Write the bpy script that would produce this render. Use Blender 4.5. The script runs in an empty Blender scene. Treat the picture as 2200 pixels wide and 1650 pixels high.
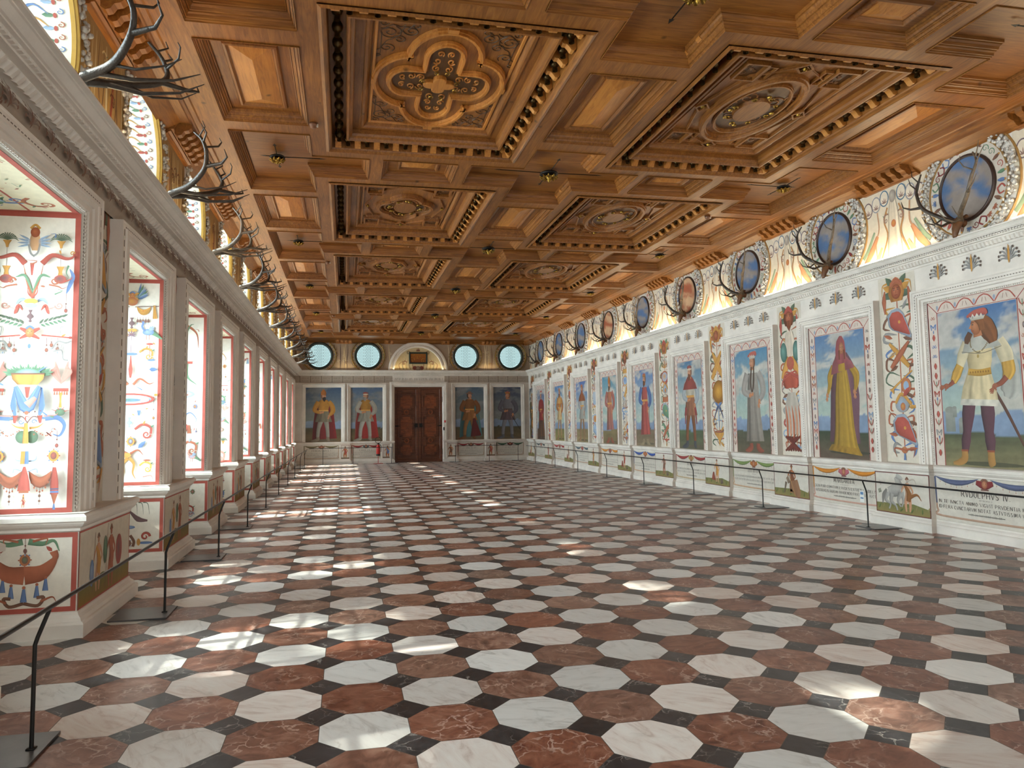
import bpy, math, random
import numpy as np
from math import sin, cos, pi, radians, sqrt, atan2, hypot

S = bpy.context.scene
COL = S.collection
# ------------------------------------------------------------------ camera
def set_camera():
    cd = bpy.data.cameras.new('camera'); co = bpy.data.objects.new('camera', cd); COL.objects.link(co)
    yaw, pitch, roll = 0.206423, 0.077696, -0.013141
    f = np.array([sin(yaw)*cos(pitch), cos(yaw)*cos(pitch), sin(pitch)])
    r = np.array([cos(yaw), -sin(yaw), 0.0]); u = np.cross(r, f)
    r2 = cos(roll)*r+sin(roll)*u; u2 = -sin(roll)*r+cos(roll)*u
    from mathutils import Matrix
    co.matrix_world = Matrix([[r2[0], u2[0], -f[0], 0], [r2[1], u2[1], -f[1], 0], [r2[2], u2[2], -f[2], 1.6], [0, 0, 0, 1]])
    cd.sensor_width = 36; cd.lens = 1565.18/2200*36
    cd.shift_x = (1100-1068.14)/2200; cd.shift_y = -(825-790.3)/2200
    cd.clip_start = 0.05; cd.clip_end = 300
    S.camera = co
set_camera()

# ------------------------------------------------------------------ light and exposure
S.view_settings.view_transform = 'Standard'
S.view_settings.look = 'None'
S.view_settings.gamma = 1.0
S.view_settings.use_curve_mapping = False
S.view_settings.exposure = 0.0
S.cycles.max_bounces = 7; S.cycles.diffuse_bounces = 5; S.cycles.glossy_bounces = 3
S.cycles.transparent_max_bounces = 8; S.cycles.transmission_bounces = 4
S.cycles.caustics_reflective = False; S.cycles.caustics_refractive = False
S.cycles.sample_clamp_indirect = 6.0
S.cycles.use_denoising = True
S.cycles.use_adaptive_sampling = True; S.cycles.adaptive_threshold = 0.02
try: S.cycles.use_light_tree = True
except Exception: pass

W = bpy.data.worlds.new('sky'); S.world = W; W.use_nodes = True
WN = W.node_tree; WN.nodes.clear()
_bg = WN.nodes.new('ShaderNodeBackground'); _out = WN.nodes.new('ShaderNodeOutputWorld')
_bg.inputs[0].default_value = (0.70, 0.92, 0.95, 1); _bg.inputs[1].default_value = 1.0
WN.links.new(_bg.outputs[0], _out.inputs[0])

D = 2.7575          # bay length, right wall
DL = 2.78           # bay length, left wall
YF = 32.3           # far wall
YN = -3.9           # wall behind the camera
XL, XR = -2.18, 8.22  # wall planes
XO = -2.86          # plane of the left windows
HC = 5.40           # underside of the ceiling beams
SUN_DIR = (1.0, 0.15, -0.90)

def sun():
    l = bpy.data.lights.new('sun', 'SUN'); l.energy = 24.0; l.angle = radians(1.0); l.color = (1, .95, .86)
    o = bpy.data.objects.new('sun', l); COL.objects.link(o)
    from mathutils import Vector
    o.rotation_euler = Vector(SUN_DIR).to_track_quat('-Z', 'Y').to_euler()
    o.location = (-20, 5, 20)
sun()
def area(name, loc, rot, sx, sy, power, color, spread=180):
    l = bpy.data.lights.new(name, 'AREA'); l.shape = 'RECTANGLE'; l.size = sx; l.size_y = sy
    l.energy = power; l.color = color; l.spread = radians(spread)
    o = bpy.data.objects.new(name, l); COL.objects.link(o); o.location = loc; o.rotation_euler = rot
    return o
SKY = (0.86, 0.93, 1.0)
for k in range(-3, 10):      # daylight outside each tall window and each round window of the left wall
    yc = 5.68+DL*k
    area('window_daylight', (XO-0.45, yc, 2.15), (0, -pi/2, 0), 2.3, 1.5, 200, SKY, 118)
    area('round_window_daylight', (XO-0.3, yc, 4.72), (0, -pi/2, 0), 1.2, 1.2, 55, SKY, 130)
for x in (-1.11, .99, 5.33, 7.39):
    area('far_window_daylight', (x, YF+0.75, 4.7), (-pi/2, 0, 0), 1.0, 1.0, 2.6, (.72, .95, .90))
for k in range(2):           # fill light added at invented openings in the unseen end wall
    area('end_wall_fill', (1.0+4.2*k, YN-0.25, 2.9), (pi/2, 0, 0), 2.4, 3.4, 90, (1.0, .96, .90))

# ------------------------------------------------------------------ mesh helpers
def lin(c):
    if isinstance(c, str):
        c = c.lstrip('#'); c = [int(c[i:i+2], 16)/255 for i in (0, 2, 4)]
    return np.array([x/12.92 if x <= 0.04045 else ((x+0.055)/1.055)**2.4 for x in c[:3]])

class M:
    """collects geometry; build() links it as ONE mesh object"""
    def __init__(s): s.v = []; s.f = []; s.m = []; s.c = []; s.mi = 0; s.col = None; s.sm = []; s.smooth = False
    def add(s, vs, fs, cols=None):
        n = len(s.v); s.v.extend([tuple(map(float, p)) for p in vs])
        for f in fs: s.f.append([n+i for i in f]); s.m.append(s.mi); s.sm.append(s.smooth)
        if cols is not None: s.c.extend([tuple(c) for c in cols])
        elif s.col is not None: s.c.extend([tuple(s.col)]*len(vs))
        else: s.c.extend([(1, 1, 1)]*len(vs))
    def quad(s, a, b, c, d): s.add([a, b, c, d], [(0, 1, 2, 3)])
    def box(s, x0, x1, y0, y1, z0, z1):
        v = [(x, y, z) for z in (z0, z1) for y in (y0, y1) for x in (x0, x1)]
        s.add(v, [(0, 2, 3, 1), (4, 5, 7, 6), (0, 1, 5, 4), (2, 6, 7, 3), (0, 4, 6, 2), (1, 3, 7, 5)])
    def grid(s, P, closed_u=False, closed_v=False):
        P = np.asarray(P, float); n, m = P.shape[:2]; fs = []
        for i in range(n if closed_u else n-1):
            for j in range(m if closed_v else m-1):
                a = i*m+j; b = i*m+(j+1) % m; c = ((i+1) % n)*m+(j+1) % m; d = ((i+1) % n)*m+j
                fs.append((a, b, c, d))
        s.add(P.reshape(-1, 3), fs)
    def tube(s, pts, rad, n=8, cap=True):
        pts = np.asarray(pts, float); k = len(pts); rad = np.broadcast_to(np.asarray(rad, float), (k,))
        t = np.gradient(pts, axis=0); t /= np.linalg.norm(t, axis=1)[:, None]+1e-12
        ref = np.array([0, 0, 1.]) if abs(t[0][2]) < .9 else np.array([1., 0, 0])
        u = np.cross(t[0], ref); u /= np.linalg.norm(u); rings = []
        for i in range(k):
            u = u-t[i]*(u@t[i]); u /= np.linalg.norm(u)+1e-12; w = np.cross(t[i], u)
            a = np.linspace(0, 2*pi, n, endpoint=False)
            rings.append(pts[i]+rad[i]*(np.cos(a)[:, None]*u+np.sin(a)[:, None]*w))
        s.grid(rings, closed_v=True)
        if cap:
            for r, c in ((rings[0], pts[0]), (rings[-1], pts[-1])):
                s.add(list(r)+[c], [(i, (i+1) % n, n) for i in range(n)])
    def lathe(s, prof, c=(0, 0, 0), n=16, axis='z', sc=1):
        a = np.linspace(0, 2*pi, n, endpoint=False); P = []
        for r, z in prof:
            x, y = r*sc*np.cos(a), r*sc*np.sin(a); zz = np.full(n, z*sc)
            if axis == 'z': q = np.stack([x, y, zz], 1)
            elif axis == 'x': q = np.stack([zz, x, y], 1)
            else: q = np.stack([x, zz, y], 1)
            P.append(q+np.array(c))
        s.grid(P, closed_v=True)
    def ball(s, c, r, n=8, sx=1, sy=1, sz=1):
        th = np.linspace(0.05, pi-0.05, n//2+2); a = np.linspace(0, 2*pi, n, endpoint=False)
        s.grid([[(c[0]+r*sx*sin(t)*cos(b), c[1]+r*sy*sin(t)*sin(b), c[2]+r*sz*cos(t)) for b in a] for t in th], closed_v=True)
    def loops(s, loops, T, closed=True, cap=False):
        """connect successive 2-D outlines [(pts, height)] carried to 3-D by T(u, v, h)"""
        P = [[T(x, y, h) for x, y in pts] for pts, h in loops]
        s.grid(P, closed_v=closed)
        if cap: s.add(P[-1], [tuple(range(len(P[-1])))])
    def frame(s, rect, prof, T, cap=False):
        """mitred moulding round a rectangle: prof = [(inset, height)]"""
        x0, y0, x1, y1 = rect
        s.loops([([(x0+d, y0+d), (x1-d, y0+d), (x1-d, y1-d), (x0+d, y1-d)], h) for d, h in prof], T, cap=cap)
    def sweep(s, prof, T, t0, t1):
        """prof=[(h,z)], carried along t by T(t, h, z)"""
        s.grid([[T(t, h, z) for h, z in prof] for t in (t0, t1)])
    def build(s, name, mats, parent=None, loc=None):
        me = bpy.data.meshes.new(name); me.from_pydata(s.v, [], s.f)
        if not isinstance(mats, (list, tuple)): mats = [mats]
        for m in mats: me.materials.append(m)
        me.polygons.foreach_set('material_index', s.m); me.polygons.foreach_set('use_smooth', s.sm)
        at = me.color_attributes.new('tint', 'FLOAT_COLOR', 'POINT')
        c = np.ones((len(s.v), 4), np.float32); c[:, :3] = np.array(s.c, np.float32)
        at.data.foreach_set('color', c.ravel())
        me.update(); o = bpy.data.objects.new(name, me); COL.objects.link(o)
        if parent: o.parent = parent
        if loc is not None:
            me.transform(__import__('mathutils').Matrix.Translation([-a for a in loc])); o.location = loc
        return o

def tag(o, label=None, cat=None, group=None, kind=None):
    if label: o['label'] = label
    if cat: o['category'] = cat
    if group: o['group'] = group
    if kind: o['kind'] = kind
    return o
def struct(name, m, mats, parent=None):
    o = m.build(name, mats, parent)
    if parent is None: o['kind'] = 'structure'
    return o
def empty(name, loc, label=None, cat=None, group=None, kind=None):
    o = bpy.data.objects.new(name, None); COL.objects.link(o); o.location = loc; o.empty_display_size = .1
    return tag(o, label, cat, group, kind)
def part(m, name, mats, root, label=None):
    """m was built in world coordinates: keep it there under the root"""
    o = m.build(name, mats)
    o.parent = root
    w = [0, 0, 0]; r = root
    while r is not None: w = [a+b for a, b in zip(w, r.location)]; r = r.parent
    o.data.transform(__import__('mathutils').Matrix.Translation([-a for a in w]))
    if label: o['label'] = label
    return o
def copy_tree(o, parent=None):
    c = o.copy(); COL.objects.link(c); c.parent = parent
    for ch in list(o.children): copy_tree(ch, c)
    return c

def TR(y0, x=XR):  return lambda u, v, h=0: (x-h, y0-u, v)        # right wall, facing -x
def TLw(y0, x=XL): return lambda u, v, h=0: (x+h, y0+u, v)        # left wall, facing +x
def TF(x0, y=YF):  return lambda u, v, h=0: (x0+u, y-h, v)        # far wall, facing -y
def TC(x0, y0, z=HC): return lambda u, v, h=0: (x0+u, y0+v, z-h)  # ceiling, facing down

# ------------------------------------------------------------------ materials
MATS = {}
def mat(name, base=(.8, .8, .8), rough=.5, metal=0, spec=.5, bump=0, bscale=30, mottle=0, mscale=6, attr=False, emit=None, estr=0):
    m = bpy.data.materials.new(name); m.use_nodes = True; MATS[name] = m
    N = m.node_tree; L = N.links; b = N.nodes['Principled BSDF']
    b.inputs['Roughness'].default_value = rough; b.inputs['Metallic'].default_value = metal
    b.inputs['Specular IOR Level'].default_value = spec
    base = lin(base) if isinstance(base, str) else np.array(base)
    tc = N.nodes.new('ShaderNodeTexCoord')
    if attr:
        a = N.nodes.new('ShaderNodeAttribute'); a.attribute_name = 'tint'; src = a.outputs['Color']
    else:
        rgb = N.nodes.new('ShaderNodeRGB'); rgb.outputs[0].default_value = (*base, 1); src = rgb.outputs[0]
    if mottle:
        nz = N.nodes.new('ShaderNodeTexNoise'); nz.inputs['Scale'].default_value = mscale; nz.inputs['Detail'].default_value = 6
        nz.inputs['Roughness'].default_value = .6
        L.new(tc.outputs['Object'], nz.inputs['Vector'])
        mr = N.nodes.new('ShaderNodeMapRange'); mr.inputs['From Min'].default_value = .3; mr.inputs['From Max'].default_value = .7
        mr.inputs['To Min'].default_value = 1-mottle; mr.inputs['To Max'].default_value = 1+mottle*.4
        L.new(nz.outputs['Fac'], mr.inputs['Value'])
        mx = N.nodes.new('ShaderNodeVectorMath'); mx.operation = 'MULTIPLY'
        L.new(src, mx.inputs[0]); L.new(mr.outputs[0], mx.inputs[1]); src = mx.outputs[0]
    L.new(src, b.inputs['Base Color'])
    if bump:
        nb = N.nodes.new('ShaderNodeTexNoise'); nb.inputs['Scale'].default_value = bscale; nb.inputs['Detail'].default_value = 4
        L.new(tc.outputs['Object'], nb.inputs['Vector'])
        bp = N.nodes.new('ShaderNodeBump'); bp.inputs['Strength'].default_value = bump; bp.inputs['Distance'].default_value = .01
        L.new(nb.outputs['Fac'], bp.inputs['Height']); L.new(bp.outputs[0], b.inputs['Normal'])
    if emit is not None:
        b.inputs['Emission Color'].default_value = (*emit, 1); b.inputs['Emission Strength'].default_value = estr
    return m

def wood_mat(name, c1, c2, c3, rough=.42, scale=1.0, axis=0):
    """planked and grained timber; grain runs along object axis (0=x,1=y)"""
    m = bpy.data.materials.new(name); m.use_nodes = True; N = m.node_tree; L = N.links; b = N.nodes['Principled BSDF']
    tc = N.nodes.new('ShaderNodeTexCoord'); mp = N.nodes.new('ShaderNodeMapping')
    mp.inputs['Scale'].default_value = ((1.2, 14, 14) if axis == 0 else (14, 1.2, 14))
    L.new(tc.outputs['Object'], mp.inputs['Vector'])
    n1 = N.nodes.new('ShaderNodeTexNoise'); n1.inputs['Scale'].default_value = 1.6*scale; n1.inputs['Detail'].default_value = 8
    n1.inputs['Roughness'].default_value = .65; n1.inputs['Distortion'].default_value = 1.2
    L.new(mp.outputs[0], n1.inputs['Vector'])
    cr = N.nodes.new('ShaderNodeValToRGB'); e = cr.color_ramp.elements
    e[0].position = .2; e[0].color = (*lin(c1), 1); e[1].position = .8; e[1].color = (*lin(c3), 1)
    x = e.new(.5); x.color = (*lin(c2), 1)
    L.new(n1.outputs['Fac'], cr.inputs[0])
    n2 = N.nodes.new('ShaderNodeTexNoise'); n2.inputs['Scale'].default_value = .9; n2.inputs['Detail'].default_value = 3
    L.new(tc.outputs['Object'], n2.inputs['Vector'])
    mr = N.nodes.new('ShaderNodeMapRange'); mr.inputs['From Min'].default_value = .3; mr.inputs['From Max'].default_value = .7
    mr.inputs['To Min'].default_value = .72; mr.inputs['To Max'].default_value = 1.2
    L.new(n2.outputs['Fac'], mr.inputs['Value'])
    # small dark knots
    vo = N.nodes.new('ShaderNodeTexVoronoi'); vo.inputs['Scale'].default_value = 2.3; L.new(tc.outputs['Object'], vo.inputs['Vector'])
    kr = N.nodes.new('ShaderNodeMapRange'); kr.inputs['From Min'].default_value = .03; kr.inputs['From Max'].default_value = .09
    kr.inputs['To Min'].default_value = .35; kr.inputs['To Max'].default_value = 1; L.new(vo.outputs['Distance'], kr.inputs['Value'])
    a = N.nodes.new('ShaderNodeAttribute'); a.attribute_name = 'tint'
    v1 = N.nodes.new('ShaderNodeVectorMath'); v1.operation = 'MULTIPLY'; L.new(cr.outputs[0], v1.inputs[0]); L.new(mr.outputs[0], v1.inputs[1])
    v2 = N.nodes.new('ShaderNodeVectorMath'); v2.operation = 'MULTIPLY'; L.new(v1.outputs[0], v2.inputs[0]); L.new(a.outputs['Color'], v2.inputs[1])
    v3 = N.nodes.new('ShaderNodeVectorMath'); v3.operation = 'MULTIPLY'; L.new(v2.outputs[0], v3.inputs[0]); L.new(kr.outputs[0], v3.inputs[1])
    L.new(v3.outputs[0], b.inputs['Base Color']); b.inputs['Roughness'].default_value = rough
    bp = N.nodes.new('ShaderNodeBump'); bp.inputs['Strength'].default_value = .15; bp.inputs['Distance'].default_value = .004
    L.new(n1.outputs['Fac'], bp.inputs['Height']); L.new(bp.outputs[0], b.inputs['Normal'])
    MATS[name] = m; return m

stucco = mat('white_lime_stucco', '#e4ded6', .75, mottle=.10, mscale=3, bump=.15, bscale=45)
stucco_r = mat('aged_stucco', '#ddd5cb', .78, mottle=.16, mscale=2.2, bump=.2, bscale=40)
fresco = mat('fresco_paint', rough=.72, attr=True, mottle=.10, mscale=14, bump=.08, bscale=60)
oilpaint = mat('portrait_fresco_paint', rough=.55, attr=True, mottle=.14, mscale=9, bump=.1, bscale=50)
gold = mat('gilding', '#9c7a36', .38, metal=1, mottle=.45, mscale=20)
dark_gold = mat('tarnished_gilding', '#4e3a1c', .3, metal=.8, mottle=.5, mscale=18)
iron = mat('dark_iron', '#2b2927', .5, metal=.8)
rail_m = mat('barrier_steel', '#3a3a3a', .38, metal=.9)
plate_m = mat('barrier_plate_steel', '#6c6c6e', .33, metal=.75, mottle=.15)
silver = mat('silvered_shell_stucco', '#cfccc6', .35, metal=.12, mottle=.35, mscale=22, bump=.6, bscale=60)
antler_m = mat('antler', '#6d5f4f', .45, mottle=.55, mscale=16, bump=.5, bscale=60)
antler_d = mat('dark_antler', '#3e342b', .45, mottle=.5, mscale=16, bump=.5, bscale=60)
head_m = mat('carved_stag_head', '#6a4426', .5, mottle=.3, mscale=18)
red_m = mat('red_enamel', '#b3201c', .3)
white_plastic = mat('white_plastic', '#d8d8d4', .4)
black_m = mat('black_rubber', '#141414', .5)
wood = wood_mat('larch_ceiling_wood', '#58300f', '#8a5522', '#ae7434', axis=1)
wood_x = wood_mat('larch_ceiling_wood_across', '#58300f', '#8a5522', '#ae7434', axis=0)
wood_lt = wood_mat('pale_inlay_wood', '#8c5220', '#bd7a34', '#cf9247', axis=1)
door_w = wood_mat('dark_walnut_door', '#38190b', '#5c2e16', '#824822', rough=.5, axis=0)
cove_m = mat('cove_lamp', '#ffffff', .5, emit=(1.0, .80, .50), estr=34)
def glass_mat():
    m = bpy.data.materials.new('leaded_window_glass'); m.use_nodes = True; N = m.node_tree; L = N.links
    N.nodes.remove(N.nodes['Principled BSDF']); out = N.nodes['Material Output']
    t = N.nodes.new('ShaderNodeBsdfTransparent'); t.inputs[0].default_value = (.86, .95, .93, 1)
    g = N.nodes.new('ShaderNodeBsdfGlossy'); g.inputs[1].default_value = .05
    mx = N.nodes.new('ShaderNodeMixShader'); mx.inputs[0].default_value = .06
    L.new(t.outputs[0], mx.inputs[1]); L.new(g.outputs[0], mx.inputs[2]); L.new(mx.outputs[0], out.inputs[0]); return m
glass = glass_mat()
# ------------------------------------------------------------------ floor
def marble(name, base, vein, alt, kind):
    m = bpy.data.materials.new(name); m.use_nodes = True; N = m.node_tree; L = N.links; b = N.nodes['Principled BSDF']
    tc = N.nodes.new('ShaderNodeTexCoord'); at = N.nodes.new('ShaderNodeAttribute'); at.attribute_name = 'tint'
    sp = N.nodes.new('ShaderNodeSeparateXYZ'); L.new(at.outputs['Vector'], sp.inputs[0])
    rot = N.nodes.new('ShaderNodeVectorRotate'); rot.rotation_type = 'Z_AXIS'; L.new(tc.outputs['Object'], rot.inputs['Vector'])
    an = N.nodes.new('ShaderNodeMath'); an.operation = 'MULTIPLY'; an.inputs[1].default_value = 1.6 if kind == 'white' else 6.3
    L.new(sp.outputs[2], an.inputs[0]); L.new(an.outputs[0], rot.inputs['Angle'])
    ofs = N.nodes.new('ShaderNodeVectorMath'); ofs.operation = 'MULTIPLY_ADD'; ofs.inputs[1].default_value = (37, 23, 11)
    L.new(at.outputs['Vector'], ofs.inputs[0]); L.new(rot.outputs[0], ofs.inputs[2])
    mp = N.nodes.new('ShaderNodeMapping'); mp.inputs['Scale'].default_value = (1, 3.6, 1) if kind == 'white' else (1, 1.5, 1)
    L.new(ofs.outputs[0], mp.inputs['Vector'])
    n1 = N.nodes.new('ShaderNodeTexNoise'); n1.inputs['Scale'].default_value = 3.2 if kind == 'white' else 5; n1.inputs['Detail'].default_value = 7
    n1.inputs['Distortion'].default_value = 1.4; n1.inputs['Roughness'].default_value = .62; L.new(mp.outputs[0], n1.inputs['Vector'])
    def ramp(src, stops):
        r = N.nodes.new('ShaderNodeValToRGB'); e = r.color_ramp.elements
        e[0].position, e[0].color = stops[0][0], (*lin(stops[0][1]), 1); e[1].position, e[1].color = stops[-1][0], (*lin(stops[-1][1]), 1)
        for p, c in stops[1:-1]:
            x = e.new(p); x.color = (*lin(c), 1)
        L.new(src, r.inputs[0]); return r.outputs[0]
    def mix(f, a, c):
        x = N.nodes.new('ShaderNodeMix'); x.data_type = 'RGBA'; L.new(f, x.inputs[0]); L.new(a, x.inputs[6]); L.new(c, x.inputs[7]); return x.outputs[2]
    c1 = ramp(n1.outputs['Fac'], base); c2 = ramp(n1.outputs['Fac'], alt)
    pick = N.nodes.new('ShaderNodeMapRange'); pick.inputs['From Min'].default_value = .35; pick.inputs['From Max'].default_value = .95
    L.new(sp.outputs[1], pick.inputs['Value']); col = mix(pick.outputs[0], c1, c2)
    # veins: edges of a distorted cell pattern
    nd = N.nodes.new('ShaderNodeTexNoise'); nd.inputs['Scale'].default_value = 9; nd.inputs['Detail'].default_value = 4; L.new(ofs.outputs[0], nd.inputs['Vector'])
    ad = N.nodes.new('ShaderNodeVectorMath'); ad.operation = 'MULTIPLY_ADD'; ad.inputs[1].default_value = (.22, .22, .1); L.new(nd.outputs['Color'], ad.inputs[0]); L.new(ofs.outputs[0], ad.inputs[2])
    vo = N.nodes.new('ShaderNodeTexVoronoi'); vo.feature = 'DISTANCE_TO_EDGE'; vo.inputs['Scale'].default_value = {'white': 2.2, 'red': 8.5, 'black': 6.5}[kind]; L.new(ad.outputs[0], vo.inputs['Vector'])
    vr = N.nodes.new('ShaderNodeMapRange'); w = {'white': .03, 'red': .055, 'black': .028}[kind]
    vr.inputs['From Min'].default_value = 0; vr.inputs['From Max'].default_value = w; vr.inputs['To Min'].default_value = {'white': .35, 'red': .75, 'black': .6}[kind]; vr.inputs['To Max'].default_value = 0
    L.new(vo.outputs['Distance'], vr.inputs['Value'])
    n3 = N.nodes.new('ShaderNodeTexNoise'); n3.inputs['Scale'].default_value = 4; L.new(ofs.outputs[0], n3.inputs['Vector'])
    gt = N.nodes.new('ShaderNodeMapRange'); gt.inputs['From Min'].default_value = .45; gt.inputs['From Max'].default_value = .62; L.new(n3.outputs['Fac'], gt.inputs['Value'])
    mu = N.nodes.new('ShaderNodeMath'); mu.operation = 'MULTIPLY'; L.new(vr.outputs[0], mu.inputs[0]); L.new(gt.outputs[0], mu.inputs[1])
    vc = N.nodes.new('ShaderNodeRGB'); vc.outputs[0].default_value = (*lin(vein), 1)
    col = mix(mu.outputs[0], col, vc.outputs[0])
    br = N.nodes.new('ShaderNodeMapRange'); br.inputs['To Min'].default_value = .78; br.inputs['To Max'].default_value = 1.08; L.new(sp.outputs[0], br.inputs['Value'])
    vm = N.nodes.new('ShaderNodeVectorMath'); vm.operation = 'MULTIPLY'; L.new(col, vm.inputs[0]); L.new(br.outputs[0], vm.inputs[1])
    L.new(vm.outputs[0], b.inputs['Base Color'])
    n4 = N.nodes.new('ShaderNodeTexNoise'); n4.inputs['Scale'].default_value = 2.5; n4.inputs['Detail'].default_value = 5; L.new(tc.outputs['Object'], n4.inputs['Vector'])
    rr = N.nodes.new('ShaderNodeMapRange'); rr.inputs['To Min'].default_value = .24; rr.inputs['To Max'].default_value = .42; L.new(n4.outputs['Fac'], rr.inputs['Value'])
    L.new(rr.outputs[0], b.inputs['Roughness']); b.inputs['Specular IOR Level'].default_value = .45
    return m
m_white = marble('white_marble', [(.3, '#bfbcb6'), (.45, '#dcdad5'), (.7, '#e4e2dd')], '#a09488', [(.3, '#c2a596'), (.48, '#d8c8bd'), (.7, '#e0d8cf')], 'white')
m_red = marble('red_marble', [(.3, '#5a3025'), (.5, '#83513f'), (.7, '#9a6954')], '#ccb2a2', [(.3, '#564239'), (.5, '#846355'), (.7, '#a28576')], 'red')
m_black = marble('black_marble', [(.3, '#1d1c1f'), (.7, '#38373a')], '#b9b4ac', [(.3, '#2a292b'), (.7, '#4a494b')], 'black')
grout = mat('floor_joint_mortar', '#6f6963', .8, mottle=.2)
def floor():
    rnd = random.Random(3); m = M(); p = .47157; a = p/(1+sqrt(2)); g = .0022
    x0, y0 = -.1288, 3.3466
    m.mi = 3; m.box(-3.0, 8.6, YN-.4, YF+.4, -.08, -.001)
    def poly(pts, mi):
        m.mi = mi; c = (rnd.random(), rnd.random(), rnd.random()); m.add([(x, y, 0) for x, y in pts], [tuple(range(len(pts)))], [c]*len(pts))
    for j in range(-17, 63):
        for i in range(-7, 19):
            cx, cy = x0+i*p, y0+j*p
            if cx > 8.5 or cx < -3.1 or cy > YF+.3: continue
            h = a/sqrt(2)-g
            poly([(cx+h, cy), (cx, cy+h), (cx-h, cy), (cx, cy-h)], 2)
            ox, oy = cx+p/2, cy+p/2; A = p/2-g; B = a/2-g*.4
            poly([(ox+A, oy-B), (ox+A, oy+B), (ox+B, oy+A), (ox-B, oy+A), (ox-A, oy+B), (ox-A, oy-B), (ox-B, oy-A), (ox+B, oy-A)],
                 0 if (i+j) % 2 else 1)
    struct('floor', m, [m_white, m_red, m_black, grout])
floor()

# ------------------------------------------------------------------ walls
def holed(m, T, u0, u1, v0, v1, cu, cv, r, depth, n=48):
    """wall plate with a round hole and its cylindrical reveal"""
    cp, rp = [], []
    for a in np.linspace(0, 2*pi, n, endpoint=False):
        c, s = cos(a), sin(a); cp.append((cu+r*c, cv+r*s))
        t = min((u1-cu)/c if c > 1e-9 else 1e9, (u0-cu)/c if c < -1e-9 else 1e9, (v1-cv)/s if s > 1e-9 else 1e9, (v0-cv)/s if s < -1e-9 else 1e9)
        rp.append((cu+t*c, cv+t*s))
    for cu_, cv_ in ((u0, v0), (u0, v1), (u1, v0), (u1, v1)):
        i = min(range(n), key=lambda i: hypot(rp[i][0]-cu_, rp[i][1]-cv_)); rp[i] = (cu_, cv_)
    m.loops([(rp, 0), (cp, 0), (cp, -depth)], T)
BAYS_L = range(-3, 10)
def ycl(k): return 5.68+DL*k
PIER = [(ycl(k)+.75, ycl(k+1)-.75) for k in range(-4, 9)]+[(ycl(9)+.75, YF)]
PIER = [(max(a, YN), b-(.13 if 4.8 < b < 5 else 0)) for a, b in PIER]
HS = 3.37            # soffit height of the window niches
def wall_left():
    m = M()
    for a, b in PIER: m.box(XO-.1, XL, a, b, 0, HS)
    m.box(XO-.1, XL, YN, YF, HS, 4.03)
    for k in BAYS_L:
        y = ycl(k); m.box(XO-.1, XO+.12, y-.75, y+.75, 0, .86)
        holed(m, TLw(0), y-DL/2, y+DL/2, 4.03, 5.75, y, 4.72, .70, .66)
    m.box(XL-.05, XL, ycl(9)+DL/2, YF, 4.03, 5.75); m.box(XL-.05, XL, YN, ycl(-3)-DL/2, 4.03, 5.75)
    struct('wall_left', m, stucco)
wall_left()
def wall_right():
    m = M(); m.box(XR, XR+.35, YN, YF+.3, 0, 4.03); struct('wall_right', m, stucco_r)
    m = M(); m.box(XR+.07, XR+.35, YN, YF+.3, 4.03, 5.75); struct('wall_right', m, stucco_r)
wall_right()
DOOR = (2.13, 4.25, 3.31)
FW = ((-1.10, -2.4, -.06), (.99, -.06, 1.80), (5.33, 4.52, 6.36), (7.39, 6.36, 8.6))
ZW = 4.67
def wall_far():
    m = M(); d0, d1, dz = DOOR
    m.box(-2.9, d0, YF, YF+.45, 0, 4.03); m.box(d1, 8.6, YF, YF+.45, 0, 4.03); m.box(d0, d1, YF, YF+.45, dz, 4.03)
    m.box(d0, d1, YF+.3, YF+.45, 0, dz)
    m.box(1.80, 4.52, YF, YF+.45, 4.03, 5.75)
    for c, a, b in FW: holed(m, TF(0), a, b, 4.03, 5.75, c, ZW, .56, .34)
    struct('wall_far', m, stucco_r)
wall_far()
def wall_near():
    m = M(); x0, x1 = -2.9, 8.6; y0, y1 = YN-.4, YN
    ws = [(-.2, 2.2), (4.0, 6.4)]; m.box(x0, ws[0][0], y0, y1, 0, 5.75); m.box(ws[0][1], ws[1][0], y0, y1, 0, 5.75); m.box(ws[1][1], x1, y0, y1, 0, 5.75)  # the two openings are invented, to let the added fill light in
    for a, b in ws: m.box(a, b, y0, y1, 0, 1.2); m.box(a, b, y0, y1, 4.6, 5.75)
    struct('wall_near', m, stucco)
wall_near()
def beads(m, T, path, size, gap, h0, hh):
    size *= 1.5; hh = abs(hh)*1.6
    """row of small raised blocks along a polyline in the wall plane"""
    for (u0, v0), (u1, v1) in zip(path[:-1], path[1:]):
        L = hypot(u1-u0, v1-v0); n = max(1, int(L/gap)); dx, dy = (u1-u0)/L, (v1-v0)/L
        for i in range(n):
            t = (i+.5)*L/n; cx, cy = u0+dx*t, v0+dy*t; a = gap*.30; b = size/2
            q = [(cx-dx*a-dy*b, cy-dy*a+dx*b), (cx+dx*a-dy*b, cy+dy*a+dx*b), (cx+dx*a+dy*b, cy+dy*a-dx*b), (cx-dx*a+dy*b, cy-dy*a-dx*b)]
            m.add([T(x, y, h0) for x, y in q]+[T(x, y, h0+hh) for x, y in q], [(4, 5, 6, 7), (0, 1, 5, 4), (1, 2, 6, 5), (2, 3, 7, 6), (3, 0, 4, 7)])
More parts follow.
